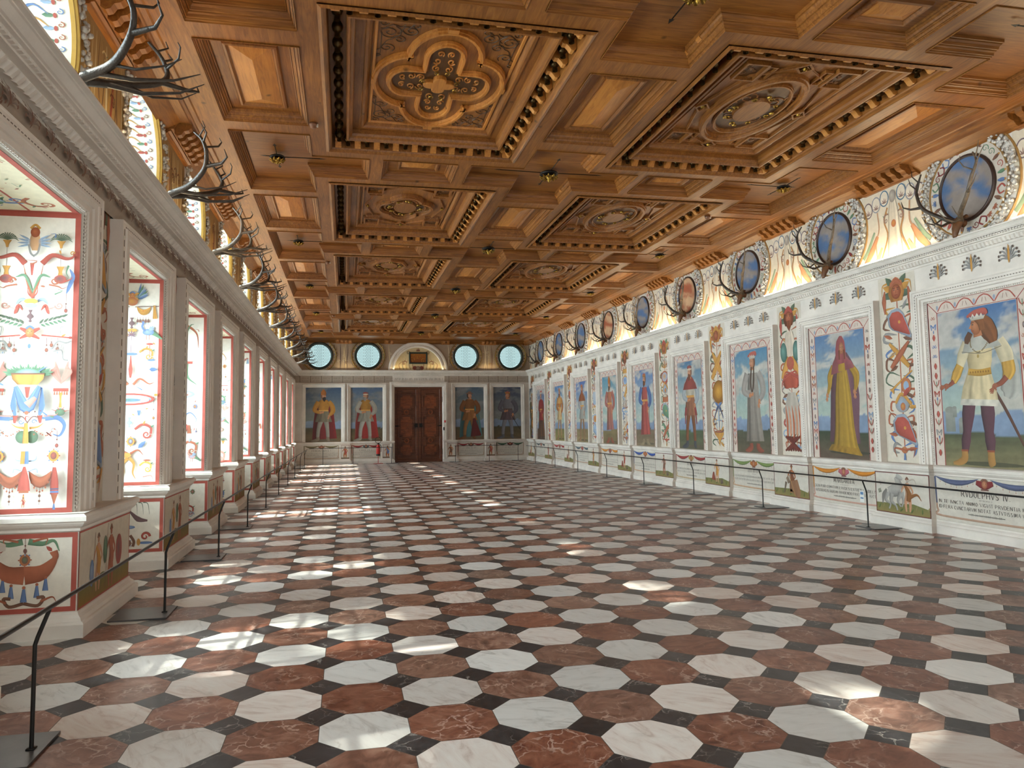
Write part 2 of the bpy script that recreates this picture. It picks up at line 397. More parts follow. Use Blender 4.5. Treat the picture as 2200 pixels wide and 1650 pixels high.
# the continuous entablature: frieze edge, egg-and-dart, bead rows, crown
def entablature(m, T, t0, t1, proj, fine=True):
    s = proj
    prof = [(0, 3.80), (.05*s, 3.805), (.08*s, 3.815), (.08*s, 3.835), (.22*s, 3.845), (.30*s, 3.885), (.34*s, 3.90), (.34*s, 3.91), (.50*s, 3.915), (.50*s, 3.935),
            (.56*s, 3.94), (.60*s, 3.955), (.68*s, 3.957), (.69*s, 3.966), (.74*s, 3.968), (.80*s, 3.985), (.86*s, 4.004), (.90*s, 4.006), (.905*s, 4.014), (1.0*s, 4.016), (1.0*s, 4.037), (-.1, 4.038)]
    m.sweep(prof, T, t0, t1)
    if not fine: return
    big = 1 if s < .3 else 1.5; n = int((t1-t0)/(.062*big))
    for i in range(n):                                      # egg and dart
        c = t0+(i+.5)*(t1-t0)/n
        a, b = .024*big, .013*big; m.add([T(c-a, .19*s, 3.842), T(c+a, .19*s, 3.842), T(c+a, .33*s, 3.898), T(c-a, .33*s, 3.898),
               T(c-b, .27*s, 3.832), T(c+b, .27*s, 3.832), T(c+b, .40*s, 3.882), T(c-b, .40*s, 3.882)],
              [(4, 5, 6, 7), (0, 1, 5, 4), (1, 2, 6, 5), (2, 3, 7, 6), (3, 0, 4, 7)])
    n = int((t1-t0)/(.04*big))
    for i in range(n):                                      # bead row
        c = t0+(i+.5)*(t1-t0)/n; q = .012*big; e = .56*s+.012
        m.add([T(c-q, .50*s, 3.932), T(c+q, .50*s, 3.932), T(c+q, e, 3.932), T(c-q, e, 3.932),
               T(c-q, .50*s, 3.955), T(c+q, .50*s, 3.955), T(c+q, e, 3.955), T(c-q, e, 3.955)],
              [(4, 5, 6, 7), (0, 1, 5, 4), (1, 2, 6, 5), (2, 3, 7, 6), (3, 0, 4, 7), (0, 1, 2, 3)])
def cornices():
    m = M(); entablature(m, lambda t, h, z: (XL+h, t, z), YN, YF, .38); struct('trim_1', m, stucco)
    m = M(); entablature(m, lambda t, h, z: (XR-h, t, z), YN, YF, .19); struct('trim_2', m, stucco_r)
    m = M(); entablature(m, lambda t, h, z: (t, YF-h, z), XL, XR, .2); struct('trim_3', m, stucco_r)
cornices()
LEDGE = [(0, .80), (.012, .81), (.012, .83), (.035, .85), (.05, .87), (.05, .885), (.072, .89), (.072, .925), (.06, .935), (.045, .945), (0, .95), (-.12, .952)]
BASE = [(.075, 0), (.075, .10), (.065, .115), (.05, .12), (.04, .145), (.018, .165), (.012, .185), (0, .19)]
def plan_sweep(m, T, prof, steps, t0, t1, H0, H1):
    """moulding along a wall line that steps forward over [(a, b)]"""
    rows = [lambda h: (t0, H0+h)]
    for a, b in steps:
        rows += [lambda h, a=a: (a-h, H0+h), lambda h, a=a: (a-h, H1+h), lambda h, b=b: (b+h, H1+h), lambda h, b=b: (b+h, H0+h)]
    rows.append(lambda h: (t1, H0+h))
    m.grid([[T(*r(h), z) for h, z in prof] for r in rows])
def dado_right():
    T = lambda t, h, z: (XR-h, t, z); m = M()
    st = [(8.96+D*k, 10.04+D*k) for k in range(-4, 9)]; st = [(a, min(b, YF)) for a, b in st if a < YF-.1]
    plan_sweep(m, T, LEDGE, st, YN, YF, .02, .10); plan_sweep(m, T, BASE, st, YN, YF, .02, .10)
    m.sweep([(.02, .15), (.02, .84)], T, YN, YF)
    for a, b in st: m.box(XR-.10, XR, a, b, 0, .9)
    struct('baseboard_right', m, stucco_r)
dado_right()
PED_F = ((-.19, .22), (1.58, 2.06), (4.33, 4.86), (6.18, 6.62))
def dado_far():
    T = lambda t, h, z: (t, YF-h, z); m = M()
    for seg, st in (((XL, 2.06), PED_F[:2]), ((4.33, XR), PED_F[2:])):
        plan_sweep(m, T, LEDGE, st, *seg, .02, .10); plan_sweep(m, T, BASE, st, *seg, .02, .10)
        m.sweep([(.02, .15), (.02, .84)], T, *seg)
        for a, b in st: m.box(a, b, YF-.10, YF, 0, .9)
    struct('baseboard_far', m, stucco_r)
dado_far()
XP = -2.05   # face of the pier pedestals
def dado_left():
    m = M()
    for a, b in PIER:
        a2, b2 = a-.05, b+.05
        if b == YF: b2 = b
        m.box(XO, XP, a2, b2, 0, .88)
        for prof in (LEDGE, BASE):
            rows = [lambda h: (XO, a2-h), lambda h: (XP+h, a2-h), lambda h: (XP+h, b2+h), lambda h: (XO, b2+h)]
            m.grid([[(*r(h), z) for h, z in prof] for r in rows])
        m.add([(XO, a2-.05, .95), (XP+.05, a2-.05, .95), (XP+.05, b2+.05, .95), (XO, b2+.05, .95)], [(0, 1, 2, 3)])
    for k in BAYS_L:
        y = ycl(k); m.box(XO, XO+.16, y-.8, y+.8, .86, .95)
    struct('baseboard_left', m, stucco)
dado_left()

# casings round the window niches and round the portraits
CAS = [(0, .05), (.02, .055), (.02, .075), (.05, .08), (.055, .10), (.13, .10), (.14, .115), (.20, .12), (.21, .13), (.25, .13), (.255, .115), (.33, .115), (.34, .12), (.36, .12), (.36, 0)]
def casing_left():
    m = M()
    for k in BAYS_L:
        y = ycl(k); T = TLw(y)
        m.grid([[T(-.75-d, .95, h) for d, h in CAS], [T(-.75-d, HS+d*.60, h) for d, h in CAS], [T(.75+d, HS+d*.60, h) for d, h in CAS], [T(.75+d, .95, h) for d, h in CAS]])
        for s in (-1, 1):
            beads(m, T, [(s*.785, .97), (s*.785, HS+.02)], .016, .034, .078, .006)
        beads(m, T, [(-.77, HS+.026), (.77, HS+.026)], .014, .034, .078, .006)
    struct('trim_4', m, stucco)
casing_left()
def dashes(m, T, path, size, gap, h0):
    """dark dashes along a moulding: painted marks, and bead-recess shade put in as colour"""
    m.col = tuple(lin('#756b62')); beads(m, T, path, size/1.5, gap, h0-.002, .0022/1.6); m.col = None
CAS2 = [(0, .02), (.012, .03), (.02, .03), (.025, .055), (.06, .06), (.07, .085), (.10, .085), (.105, .10), (.17, .10), (.18, .11), (.21, .11), (.21, 0)]
def ycr(k): return 8.12+D*k
def casing(m, T, hw, z0, zt, fine=True, prof=CAS2):
    m.grid([[T(-hw-d, z0, h) for d, h in prof], [T(-hw-d, zt+d, h) for d, h in prof], [T(hw+d, zt+d, h) for d, h in prof], [T(hw+d, z0, h) for d, h in prof]])
    if fine:
        beads(m, T, [(-hw-.015, z0+.02), (-hw-.015, zt+.015), (hw+.015, zt+.015), (hw+.015, z0+.02)], .012, .03, .03, .006)
def casing_right():
    m = M()
    for k in range(-2, 9):
        casing(m, TR(ycr(k)), .79, .95, 3.25, k < 5)
    struct('trim_5', m, stucco_r)
casing_right()
FPIC = ((-1.65, -.16), (.25, 1.61), (4.83, 6.12), (6.57, 7.84))
FP2 = [(0, .02), (.02, .05), (.05, .05), (.06, .075), (.11, .075), (.12, .10), (.17, .10), (.17, 0)]
def casing_far():
    m = M()
    for a, b in FPIC: casing(m, TF((a+b)/2), (b-a)/2, .95, 3.29, True, FP2)
    d0, d1, dz = DOOR; P = [(0, 0), (0, .06), (.03, .07), (.04, .10), (.10, .10), (.11, .13), (.17, .13), (.18, .11), (.22, .11), (.22, 0)]
    casing(m, TF((d0+d1)/2), (d1-d0)/2, 0, dz, False, P)
    m.box(2.06, 4.33, YF-.02, YF, 3.5, 3.8)
    struct('trim_6', m, stucco_r)
casing_far()

def painted_shade_dashes():  # shade between the beads drawn as dark colour, along with painted marks
    m = M()
    for k in range(0, 10):
        T = TLw(ycl(k))
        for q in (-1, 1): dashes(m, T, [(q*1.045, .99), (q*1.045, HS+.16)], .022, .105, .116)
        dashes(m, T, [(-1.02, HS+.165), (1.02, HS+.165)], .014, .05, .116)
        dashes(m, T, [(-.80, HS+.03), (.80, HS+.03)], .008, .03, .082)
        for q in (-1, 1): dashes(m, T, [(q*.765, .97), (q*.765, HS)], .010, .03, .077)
    for k in range(0, 6):
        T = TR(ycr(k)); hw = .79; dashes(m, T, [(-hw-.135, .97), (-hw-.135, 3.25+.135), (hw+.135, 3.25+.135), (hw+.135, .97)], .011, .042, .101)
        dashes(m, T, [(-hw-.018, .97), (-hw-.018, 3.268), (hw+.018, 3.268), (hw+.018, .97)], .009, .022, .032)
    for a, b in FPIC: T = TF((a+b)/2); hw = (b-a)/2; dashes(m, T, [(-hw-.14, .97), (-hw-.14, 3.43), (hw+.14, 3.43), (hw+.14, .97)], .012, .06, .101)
    n = 700
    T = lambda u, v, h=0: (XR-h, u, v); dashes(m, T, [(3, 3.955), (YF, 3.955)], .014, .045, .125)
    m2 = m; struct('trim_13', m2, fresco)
painted_shade_dashes()
# ------------------------------------------------------------------ ceiling
CX = 3.11; PY = 4.92; ROW0 = 8.25          # centre line, row pitch, first coffer row
WX0, WX1 = -1.74, 7.96
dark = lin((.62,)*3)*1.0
def inset_rect(r, d): return (r[0]+d, r[1]+d, r[2]-d, r[3]-d)
def rectpts(r): return [(r[0], r[1]), (r[2], r[1]), (r[2], r[3]), (r[0], r[3])]
ceil_root = empty('ceiling', (CX, 14.2, HC), kind='structure')
MO = [(0, -.012), (0, .0), (.025, .0), (.03, .035), (.06, .04), (.065, .075), (.085, .08), (.09, .11)]   # moulding going up into the recess
def mold(depth, w):
    """stepped moulding: inset grows to w while the recess deepens to depth (h negative = up)"""
    q = [(0, .012), (.05, .014), (.06, -.01), (.14, -.04), (.15, -.14), (.19, -.14), (.20, -.10), (.26, -.12), (.30, -.30), (.42, -.36), (.44, -.48), (.49, -.48), (.50, -.42), (.56, -.44), (.62, -.62), (.76, -.72), (.78, -.84), (.83, -.84), (.84, -.78), (.90, -.80), (.92, -1), (1, -1)]
    return [(a*w if a > .03 else a, b*depth if b < 0 else b) for a, b in q]
def raised(m, cx, cy, hx, hy, T=None, depth=.12):
    """small rectangular panel: moulding, field, inner moulding, low pyramid"""
    T = TC(0, 0); r = (cx-hx, cy-hy, cx+hx, cy+hy)
    m.frame(r, mold(depth, .13), T)
    a = .13; m.frame(r, [(a, -depth), (a+.10, -depth)], T)
    g = min(hx, hy); b = min(a+.10, g*.6)
    m.frame(r, [(b, -depth), (b+.015, -depth+.03), (b+.04, -depth+.035), (b+.06, -depth+.005), (b+.07, -depth+.005)], T)
    c = b+.07; m.mi = 1; x0, y0, x1, y1 = inset_rect(r, c); zt = -depth+.05; d = min(x1-x0, y1-y0)/2
    if x1-x0 > y1-y0: ridge = [(x0+d, (y0+y1)/2), (x1-d, (y0+y1)/2)]
    else: ridge = [((x0+x1)/2, y0+d), ((x0+x1)/2, y1-d)]
    B = [T(x, y, -depth+.005) for x, y in rectpts((x0, y0, x1, y1))]; R_ = [T(x, y, zt) for x, y in ridge]
    fs = [(0, 1, 5, 4), (2, 3, 4, 5), (1, 2, 5), (3, 0, 4)] if x1-x0 > y1-y0 else [(0, 1, 4), (1, 2, 5, 4), (2, 3, 5), (3, 0, 4, 5)]
    m.add(B+R_, fs); m.mi = 0
def cross(m, cx, cy, hx, hy, ax, ay, left=True, right=True, depth=.17):
    """cross-shaped recess: vertical arm hx*ay-long, side arms ax long"""
    L = -ax if left else -hx; R_ = ax if right else hx
    pts = [(-hx, -ay), (hx, -ay)]
    pts += [(hx, -hy), (R_, -hy), (R_, hy), (hx, hy)] if right else []
    pts += [(hx, ay), (-hx, ay)]
    pts += [(-hx, hy), (L, hy), (L, -hy), (-hx, -hy)] if left else []
    P = np.array([(cx+x, cy+y) for x, y in pts])
    def ins(d):
        n = len(P); out = []
        for i in range(n):
            a, b, c = P[i-1], P[i], P[(i+1) % n]; e1 = (b-a)/np.linalg.norm(b-a); e2 = (c-b)/np.linalg.norm(c-b)
            n1 = np.array([-e1[1], e1[0]]); n2 = np.array([-e2[1], e2[0]]); out.append(tuple(b+(n1+n2)*d))
        return out
    T = TC(0, 0)
    m.loops([(ins(d), h) for d, h in mold(depth, .11)], T)
    q = ins(.11); m.add([T(x, y, -depth) for x, y in q], [tuple(range(len(q)))])
ROWS = [ROW0+PY*j for j in range(-2, 5)]       # coffer rows
NODES = [ROW0-PY/2+PY*j for j in range(-1, 6)]
NODES = [y for y in NODES if y < 31]
COLS = (1.07, 5.12)
CHX, CHY = 1.33, 1.80
def ceiling_beams():
    # one slab of boards at beam level with openings for every recess, built as a grid of cells
    m = M(); xs = [XL, WX0, -1.48, -.46, 1.07-CHX, 1.07+CHX, 2.60, 3.62, 5.12-CHX, 5.12+CHX, 6.68, 7.70, WX1, XR+.08]
    T = TC(0, 0)
    holes = []
    for y in ROWS:
        for cx in COLS: holes.append((cx-CHX, y-CHY, cx+CHX, y+CHY))
        for cx in (-.97, 3.11, 7.19): holes.append((cx-.51, y-.98, cx+.51, y+.98))
    for y in NODES:
        for cx in (-.97, 3.11, 7.19): holes.append((cx-.51, y-1.18, cx+.51, y+1.18))
        for a, b in ((-.46, .33), (1.80, 2.60), (3.62, 4.42), (5.89, 6.68)): holes.append((a, y-.43, b, y+.43))
        for cx in COLS: holes.append((cx-.55, y-.43, cx+.55, y+.43))
    X = sorted(set([XL, XR+.08]+[round(v, 4) for h in holes for v in (h[0], h[2])])); Y = sorted(set([YN, YF]+[round(v, 4) for h in holes for v in (h[1], h[3]) if YN < v < YF]))
    for i in range(len(X)-1):
        for j in range(len(Y)-1):
            cx, cy = (X[i]+X[i+1])/2, (Y[j]+Y[j+1])/2
            if any(h[0] < cx < h[2] and h[1] < cy < h[3] for h in holes): continue
            m.add([T(X[i], Y[j]), T(X[i+1], Y[j]), T(X[i+1], Y[j+1]), T(X[i], Y[j+1])], [(0, 1, 2, 3)])
    # closed roof above
    m.box(XL-.8, XR+.5, YN-.4, YF+.5, HC+.45, HC+.5)
    part(m, 'beam_grid', wood, ceil_root)
    m = M()
    for y in NODES:
        for cx, l, r in ((-.97, False, True), (3.11, True, True), (7.19, True, False)):
            cross(m, cx, y, .51, .43, 1.31, 1.18, l, r)
    part(m, 'cross_recesses', wood_x, ceil_root)
    for y in ROWS:
        if y > YF-1.5: continue
        for cx in (-.97, 3.11, 7.19):
            m = M(); raised(m, cx, y, .51, .98); part(m, 'raised_panel', [wood, wood_lt], ceil_root)
    for y in NODES:
        for cx in COLS:
            m = M(); raised(m, cx, y, .55, .43); part(m, 'raised_panel', [wood_x, wood_lt], ceil_root)
ceiling_beams()

def soft(pts, n=10):
    """closed Catmull-Rom curve"""
    P = np.array(pts, float); k = len(P); out = []
    for i in range(k):
        p0, p1, p2, p3 = P[i-1], P[i], P[(i+1) % k], P[(i+2) % k]
        for t in np.linspace(0, 1, n, endpoint=False):
            out.append(.5*((2*p1)+(-p0+p2)*t+(2*p0-5*p1+4*p2-p3)*t*t+(-p0+3*p1-3*p2+p3)*t**3))
    return np.array(out)
def offset(P, d):
    P = np.asarray(P, float); e = np.roll(P, -1, 0)-np.roll(P, 1, 0); e /= np.linalg.norm(e, axis=1)[:, None]+1e-9
    return P+np.stack([-e[:, 1], e[:, 0]], 1)*d
def rib(m, P, T, w=.07, h=.05, base=0, prof=None):
    """raised moulding following a closed outline"""
    prof = prof or [(-.5, 0), (-.42, .55), (-.25, .6), (-.2, 1), (.2, 1), (.25, .6), (.42, .55), (.5, 0)]
    m.loops([([tuple(q) for q in offset(P, a*w)], base+b*h) for a, b in prof], T)
def quatrefoil(r, a, n=14):
    """four lobes with square notches: a = half width of the arms, r = reach"""
    pts = []
    for q in range(4):
        c, s = [(1, 0), (0, 1), (-1, 0), (0, -1)][q]
        for t in np.linspace(-pi/2, pi/2, n):
            x, y = r-a+a*cos(t), a*sin(t); pts.append((x*c-y*s, x*s+y*c))
        x, y = a*.98, a*.98; pts.append((x*c-y*s, x*s+y*c))
    return np.array(pts)
def ellipse(rx, ry, n=48, cx=0, cy=0):
    a = np.linspace(0, 2*pi, n, endpoint=False); return np.stack([cx+rx*np.cos(a), cy+ry*np.sin(a)], 1)
def spiral_pts(cx, cy, r, a0, turns, n=22):
    t = np.linspace(0, 1, n); rr = r*(1-.86*t); a = a0+turns*2*pi*t
    return np.stack([cx+rr*np.cos(a), cy+rr*np.sin(a)], 1)
def flat_stroke(m, P, w, T, h, hh=.008):
    P = np.asarray(P, float); e = np.gradient(P, axis=0); e /= np.linalg.norm(e, axis=1)[:, None]+1e-9
    nrm = np.stack([-e[:, 1], e[:, 0]], 1); w = np.broadcast_to(w, (len(P),))[:, None]
    m.grid([[T(*p, hq) for p in Q] for Q, hq in ((P-nrm*w/2, h), (P-nrm*w/4, h+hh), (P+nrm*w/4, h+hh), (P+nrm*w/2, h))])
def scroll_fill(m, r, T, h, seed, w=.016, sx=1, sy=1, few=False):
    """carved scrollwork filling a rectangle"""
    rnd = random.Random(seed); x0, y0, x1, y1 = r; W_, H_ = x1-x0, y1-y0; s = min(W_, H_)
    for fx, fy, fr in ((.25, .25, .2), (.72, .3, .17), (.3, .72, .18), (.75, .75, .14), (.5, .5, .12))[::2 if few else 1]:
        cx, cy = x0+fx*W_, y0+fy*H_; rr = fr*s; d = rnd.choice((-1, 1)); a0 = rnd.uniform(0, 6.28)
        P = spiral_pts(cx, cy, rr, a0, d*1.6); flat_stroke(m, P, w, T, h)
        P2 = spiral_pts(cx+rr*1.7*cos(a0), cy+rr*1.7*sin(a0), rr*.7, a0+pi, -d*1.3, 16); flat_stroke(m, P2, w*.8, T, h)
def coffer(j, c, detail):
    cy, cx = ROWS[j], COLS[c]; T = TC(cx, cy); lbl = (
        '%s coffer with %s, %s row from the front' % (('left-hand', 'right-hand')[c],
        (('a quatrefoil cross carving', 'an oval carving among small squares'), ('a four-lobed carving with gilt masks', 'a long oval carving between diamonds'),
         ('an octagonal carving between diamonds', 'a star carving with gilt leaves'), ('a lying oval carving', 'an interlaced carving'), ('a small framed carving', 'a small oval carving'))[min(j-2, 4)][c],
        ('first', 'second', 'third', 'fourth', 'fifth')[min(j-2, 4)]) if j >= 2 else '')
    if j < 2: root = empty('coffer', (0, cy-14.2, 0)); root.location.x = cx-CX; root.parent = ceil_root
    else: root = empty('ceiling_coffer', (cx, cy, HC), lbl, 'ceiling coffer', 'large square coffers of the wooden ceiling')
    dp = .30
    m = M(); R0 = (-CHX, -CHY, CHX, CHY)
    m.frame(R0, [(0, .015), (.035, .03), (.05, .015), (.075, 0), (.08, -.02), (.08, -.03)], T)     # rim
    m.frame(R0, [(.08, -.03), (.085, -.22), (.27, -.22), (.28, -.21)], T)                         # bracket trough
    m.frame(R0, [(.265, -.22), (.265, -.08), (.275, -.05), (.30, -.05), (.31, -.08), (.34, -.10), (.35, -.13), (.35, -.19), (.45, -.19)], T)
    r1 = inset_rect(R0, .45)
    m.frame(R0, [(.45, -.19), (.46, -.165), (.49, -.165), (.50, -.19), (.53, -.23), (.54, -.23)], T)
    m.add([T(x, y, -.232) for x, y in rectpts(inset_rect(R0, .535))], [(0, 1, 2, 3)])
    part(m, 'coffer_frame', wood, root)
    # brackets and gilt balls in the trough
    mb = M(); balls = []; brk = []
    for side in range(4):
        L = CHX if side % 2 == 0 else CHY; n = 9 if side % 2 == 0 else 11
        for i in range(n+1):
            t = -L+.16+(2*L-.32)*i/n
            q = {0: lambda a, b: (a, -CHY+b), 2: lambda a, b: (a, CHY-b), 1: lambda a, b: (CHX-b, a), 3: lambda a, b: (-CHX+b, a)}[side]
            brk.append((side, t)) if detail else None
            if not detail:
                pr = [(.085, -.22), (.085, -.035), (.11, -.01), (.14, -.015), (.165, -.05), (.19, -.075), (.22, -.075), (.25, -.11), (.265, -.12), (.265, -.22)]
                mb.grid([[T(*q(t+s, b), h) for b, h in pr] for s in (-.04, .04)])
                for s in (-.04, .04): mb.add([T(*q(t+s, b), h) for b, h in pr], [tuple(range(len(pr)))])
            if i < n: balls.append(q(t+(2*L-.32)/n/2, .175))
    if detail:
        for sd in (0, 1):                                  # one bracket mesh per direction, copied along the trough
            pr = [(.085, -.22), (.085, -.035), (.11, -.01), (.14, -.015), (.165, -.05), (.19, -.075), (.22, -.075), (.25, -.11), (.265, -.12), (.265, -.22)]
            b1 = M(); U = (lambda s, b, h: (s, b, -h)) if sd == 0 else (lambda s, b, h: (b, s, -h))
            b1.grid([[U(s, b, h) for b, h in pr] for s in (-.04, .04)])
            for s in (-.04, .04): b1.add([U(s, b, h) for b, h in pr], [tuple(range(len(pr)))])
            proto = None
            for side, t in brk:
                if side % 2 != sd: continue
                if proto is None: o = proto = b1.build('bracket', wood_lt, root)
                else: o = proto.copy(); COL.objects.link(o); o.parent = root
                o.location = {0: (t, -CHY, 0), 2: (t, CHY, 0), 1: (CHX, t, 0), 3: (-CHX, t, 0)}[side]
                if side == 2: o.rotation_euler.z = pi
                if side == 1: o.rotation_euler.z = pi
    if detail:
        proto = None
        for bx, by in balls:
            if proto is None:
                mm = M(); mm.smooth = True; mm.lathe([(.001, .028), (.018, .022), (.04, .0), (.055, -.03), (.056, -.06), (.045, -.09), (.02, -.11), (.03, -.12), (.03, -.15)], (0, 0, 0), 12)
                proto = mm.build('gilt_ball', dark_gold, root); proto.data.transform(__import__('mathutils').Matrix.Translation((0, 0, .10)))
                o = proto
            else: o = proto.copy(); COL.objects.link(o); o.parent = root
            o.location = (bx, by, .075)
    # carving
    m = M(); H0 = -.23; g = M(); kind = (j-2)*2+c if j >= 2 else 3
    IX, IY = CHX-.54, CHY-.54
    if kind == 0:
        S2 = np.array([1, IY/IX*.98]); Q = quatrefoil(IX*.95, .40)*S2; rib(m, Q, T, .075, .06, H0)
        Q2 = quatrefoil(IX*.74, .20)*S2; rib(m, Q2, T, .07, .055, H0)
        m.frame((-IX, -IY, IX, IY), [(0, H0), (.01, H0+.02), (.035, H0+.02), (.04, H0)], T)
        for sx in (-1, 1):
            m.frame(tuple(sorted((sx*IX*.955, sx*IX))[:1])+(-.06,)+tuple(sorted((sx*IX*.955, sx*IX))[1:])+(.06,), [(0, H0), (.004, H0+.06), (.012, H0+.06)], T, cap=True)
            m.frame((-.06, min(sx*IY*.94, sx*IY), .06, max(sx*IY*.94, sx*IY)), [(0, H0), (.004, H0+.06), (.012, H0+.06)], T, cap=True)
            for sy in (-1, 1):
                m.col = tuple(dark*.35)
                for fx, fy, fr, d, a0, n_t in ((.80, .80, .13, 1, 2, 1.9), (.82, .55, .09, -1, 4, 1.5), (.52, .84, .09, -1, 0, 1.5), (.66, .70, .07, 1, 1, 1.4), (.88, .93, .05, 1, 3, 1.2), (.45, .92, .05, 1, 5, 1.2), (.93, .42, .05, -1, 1, 1.2)):
                    Q_ = spiral_pts(fx*IX, fy*IY, fr, a0, d*n_t, 26)*np.array([sx, sy]); flat_stroke(m, Q_, .013, T, H0+.002, .004)
                for q_ in (((.60, .93), (.7, .90), (.8, .93), (.92, .86)), ((.9, .45), (.86, .6), (.93, .7), (.9, .8)), ((.5, .95), (.6, .86), (.7, .8)), ((.95, .5), (.85, .66), (.72, .76))):
                    Q_ = np.array([(x*IX*sx, y*IY*sy) for x, y in q_]); Q_ = np.array([Q_[0]+(Q_[-1]-Q_[0])*t+np.array([0, .03])*sin(t*9) for t in np.linspace(0, 1, 9)]); flat_stroke(m, Q_, .012, T, H0+.002, .004)
                m.col = None
        m.col = tuple(dark*.5)
        m.add([T(x, y, H0+.006) for x, y in quatrefoil(IX*.68, .15)*S2], [tuple(range(60))])
        m.col = None
        for a in (0, 1, 2, 3):
            c_, s_ = [(1, 0), (0, 1), (-1, 0), (0, -1)][a]
            for mir in (-1, 1):
                for rr, x, y, a0 in ((.05, .22, .07, 0), (.045, .33, .08, 2), (.04, .43, .06, 4)):
                    P = spiral_pts(x, y*mir, rr, a0*mir, mir*1.3); P = np.stack([P[:, 0]*c_-P[:, 1]*s_, P[:, 0]*s_+P[:, 1]*c_], 1)*S2
                    flat_stroke(m, P, .016, T, H0+.008, .012)
                P = spiral_pts(.20, .055*mir, .035, 0, mir*1.2); P = np.stack([P[:, 0]*c_-P[:, 1]*s_, P[:, 0]*s_+P[:, 1]*c_], 1)*S2
                g.tube([T(*p, H0+.05) for p in P], .008, 5)
        Q = quatrefoil(.17, .07, 8); m.loops([(Q*1.1, H0+.005), (Q*1.1, H0+.05), (Q, H0+.055)], T, cap=True)
    else:
        rnd = random.Random(kind)
        if kind % 2: el = ellipse(IX*.62, IY*.72)
        elif kind == 4: el = ellipse(.42, .62, 8)
        else: el = quatrefoil(IX*.62, .26)*np.array([1, 1.35])
        rib(m, el, T, .105, .08, H0); rib(m, el*.76, T, .05, .045, H0); m.frame((-IX, -IY, IX, IY), [(0, H0), (.01, H0+.03), (.035, H0+.03), (.04, H0)], T)
        rib(m, ellipse(IX*.90, IY*.93, 8), T, .035, .03, H0)
        for sx in (-1, 1):
            for sy in (-1, 1):
                r = (sx*IX*.73, sy*IY*.76); e = (.15, .2)
                m.frame((r[0]-e[0], r[1]-e[1], r[0]+e[0], r[1]+e[1]), [(0, H0), (.005, H0+.05), (.03, H0+.05), (.035, H0+.003)], T)
                if kind % 2: m.frame((r[0]-sx*.22-.06, r[1]-sy*.02-.16, r[0]-sx*.22+.06, r[1]-sy*.02+.16), [(0, H0), (.005, H0+.035), (.02, H0+.035), (.025, H0+.003)], T)
                else: m.frame((r[0]-sx*.02-.13, r[1]-sy*.30-.05, r[0]-sx*.02+.13, r[1]-sy*.30+.05), [(0, H0), (.005, H0+.035), (.02, H0+.035), (.025, H0+.003)], T)
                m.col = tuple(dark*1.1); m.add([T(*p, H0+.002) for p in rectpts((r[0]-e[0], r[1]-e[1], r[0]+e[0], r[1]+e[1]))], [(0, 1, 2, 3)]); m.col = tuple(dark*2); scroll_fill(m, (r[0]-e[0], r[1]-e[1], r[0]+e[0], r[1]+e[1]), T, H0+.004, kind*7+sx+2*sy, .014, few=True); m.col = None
            dia = np.array([(sx*IX*.86-.1, 0), (sx*IX*.86, -.13), (sx*IX*.86+.1, 0), (sx*IX*.86, .13)])
            if kind != 2: m.loops([([tuple(q) for q in dia], H0), ([tuple(q) for q in dia], H0+.05), ([tuple(q) for q in (dia-dia.mean(0))*.75+dia.mean(0)], H0+.05), ([tuple(q) for q in (dia-dia.mean(0))*.7+dia.mean(0)], H0)], T)
            dia2 = np.array([(-.12, sx*IY*.9), (0, sx*IY*.9-.12), (.12, sx*IY*.9), (0, sx*IY*.9+.12)])
            m.loops([([tuple(q) for q in dia2], H0), ([tuple(q) for q in dia2], H0+.04), ([tuple(q) for q in (dia2-dia2.mean(0))*.7+dia2.mean(0)], H0+.04)], T)
            g.ball(T(sx*IX*.86, 0, H0+.03), .03, 6); g.ball(T(0, sx*IY*.9, H0+.04), .03, 6)
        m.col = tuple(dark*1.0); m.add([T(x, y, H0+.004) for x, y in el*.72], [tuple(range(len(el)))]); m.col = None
        scroll_fill(m, (-.4, -.55, .4, .55), T, H0+.006, kind+40, .02)
        m.loops([(ellipse(.2, .3, 24)*1.05, H0+.005), (ellipse(.2, .3, 24), H0+.05)], T, cap=True)
        for q in range(8):
            a = q*pi/4+.2; P = spiral_pts(.27*cos(a), .38*sin(a), .045, a, 1.2, 12); g.tube([T(*p, H0+.05) for p in P], .011, 5)
        for q in range(4):
            a = q*pi/2; g.ball(T(.29*cos(a), .42*sin(a), H0+.05), .035, 6, sz=.6)
    part(m, 'carving', wood_lt if kind == 0 else wood, root); part(g, 'gilt_scrollwork', gold, root)
for j in range(1, 7):
    for c in (0, 1):
        if ROWS[j]+CHY < YF: coffer(j, c, j >= 2)

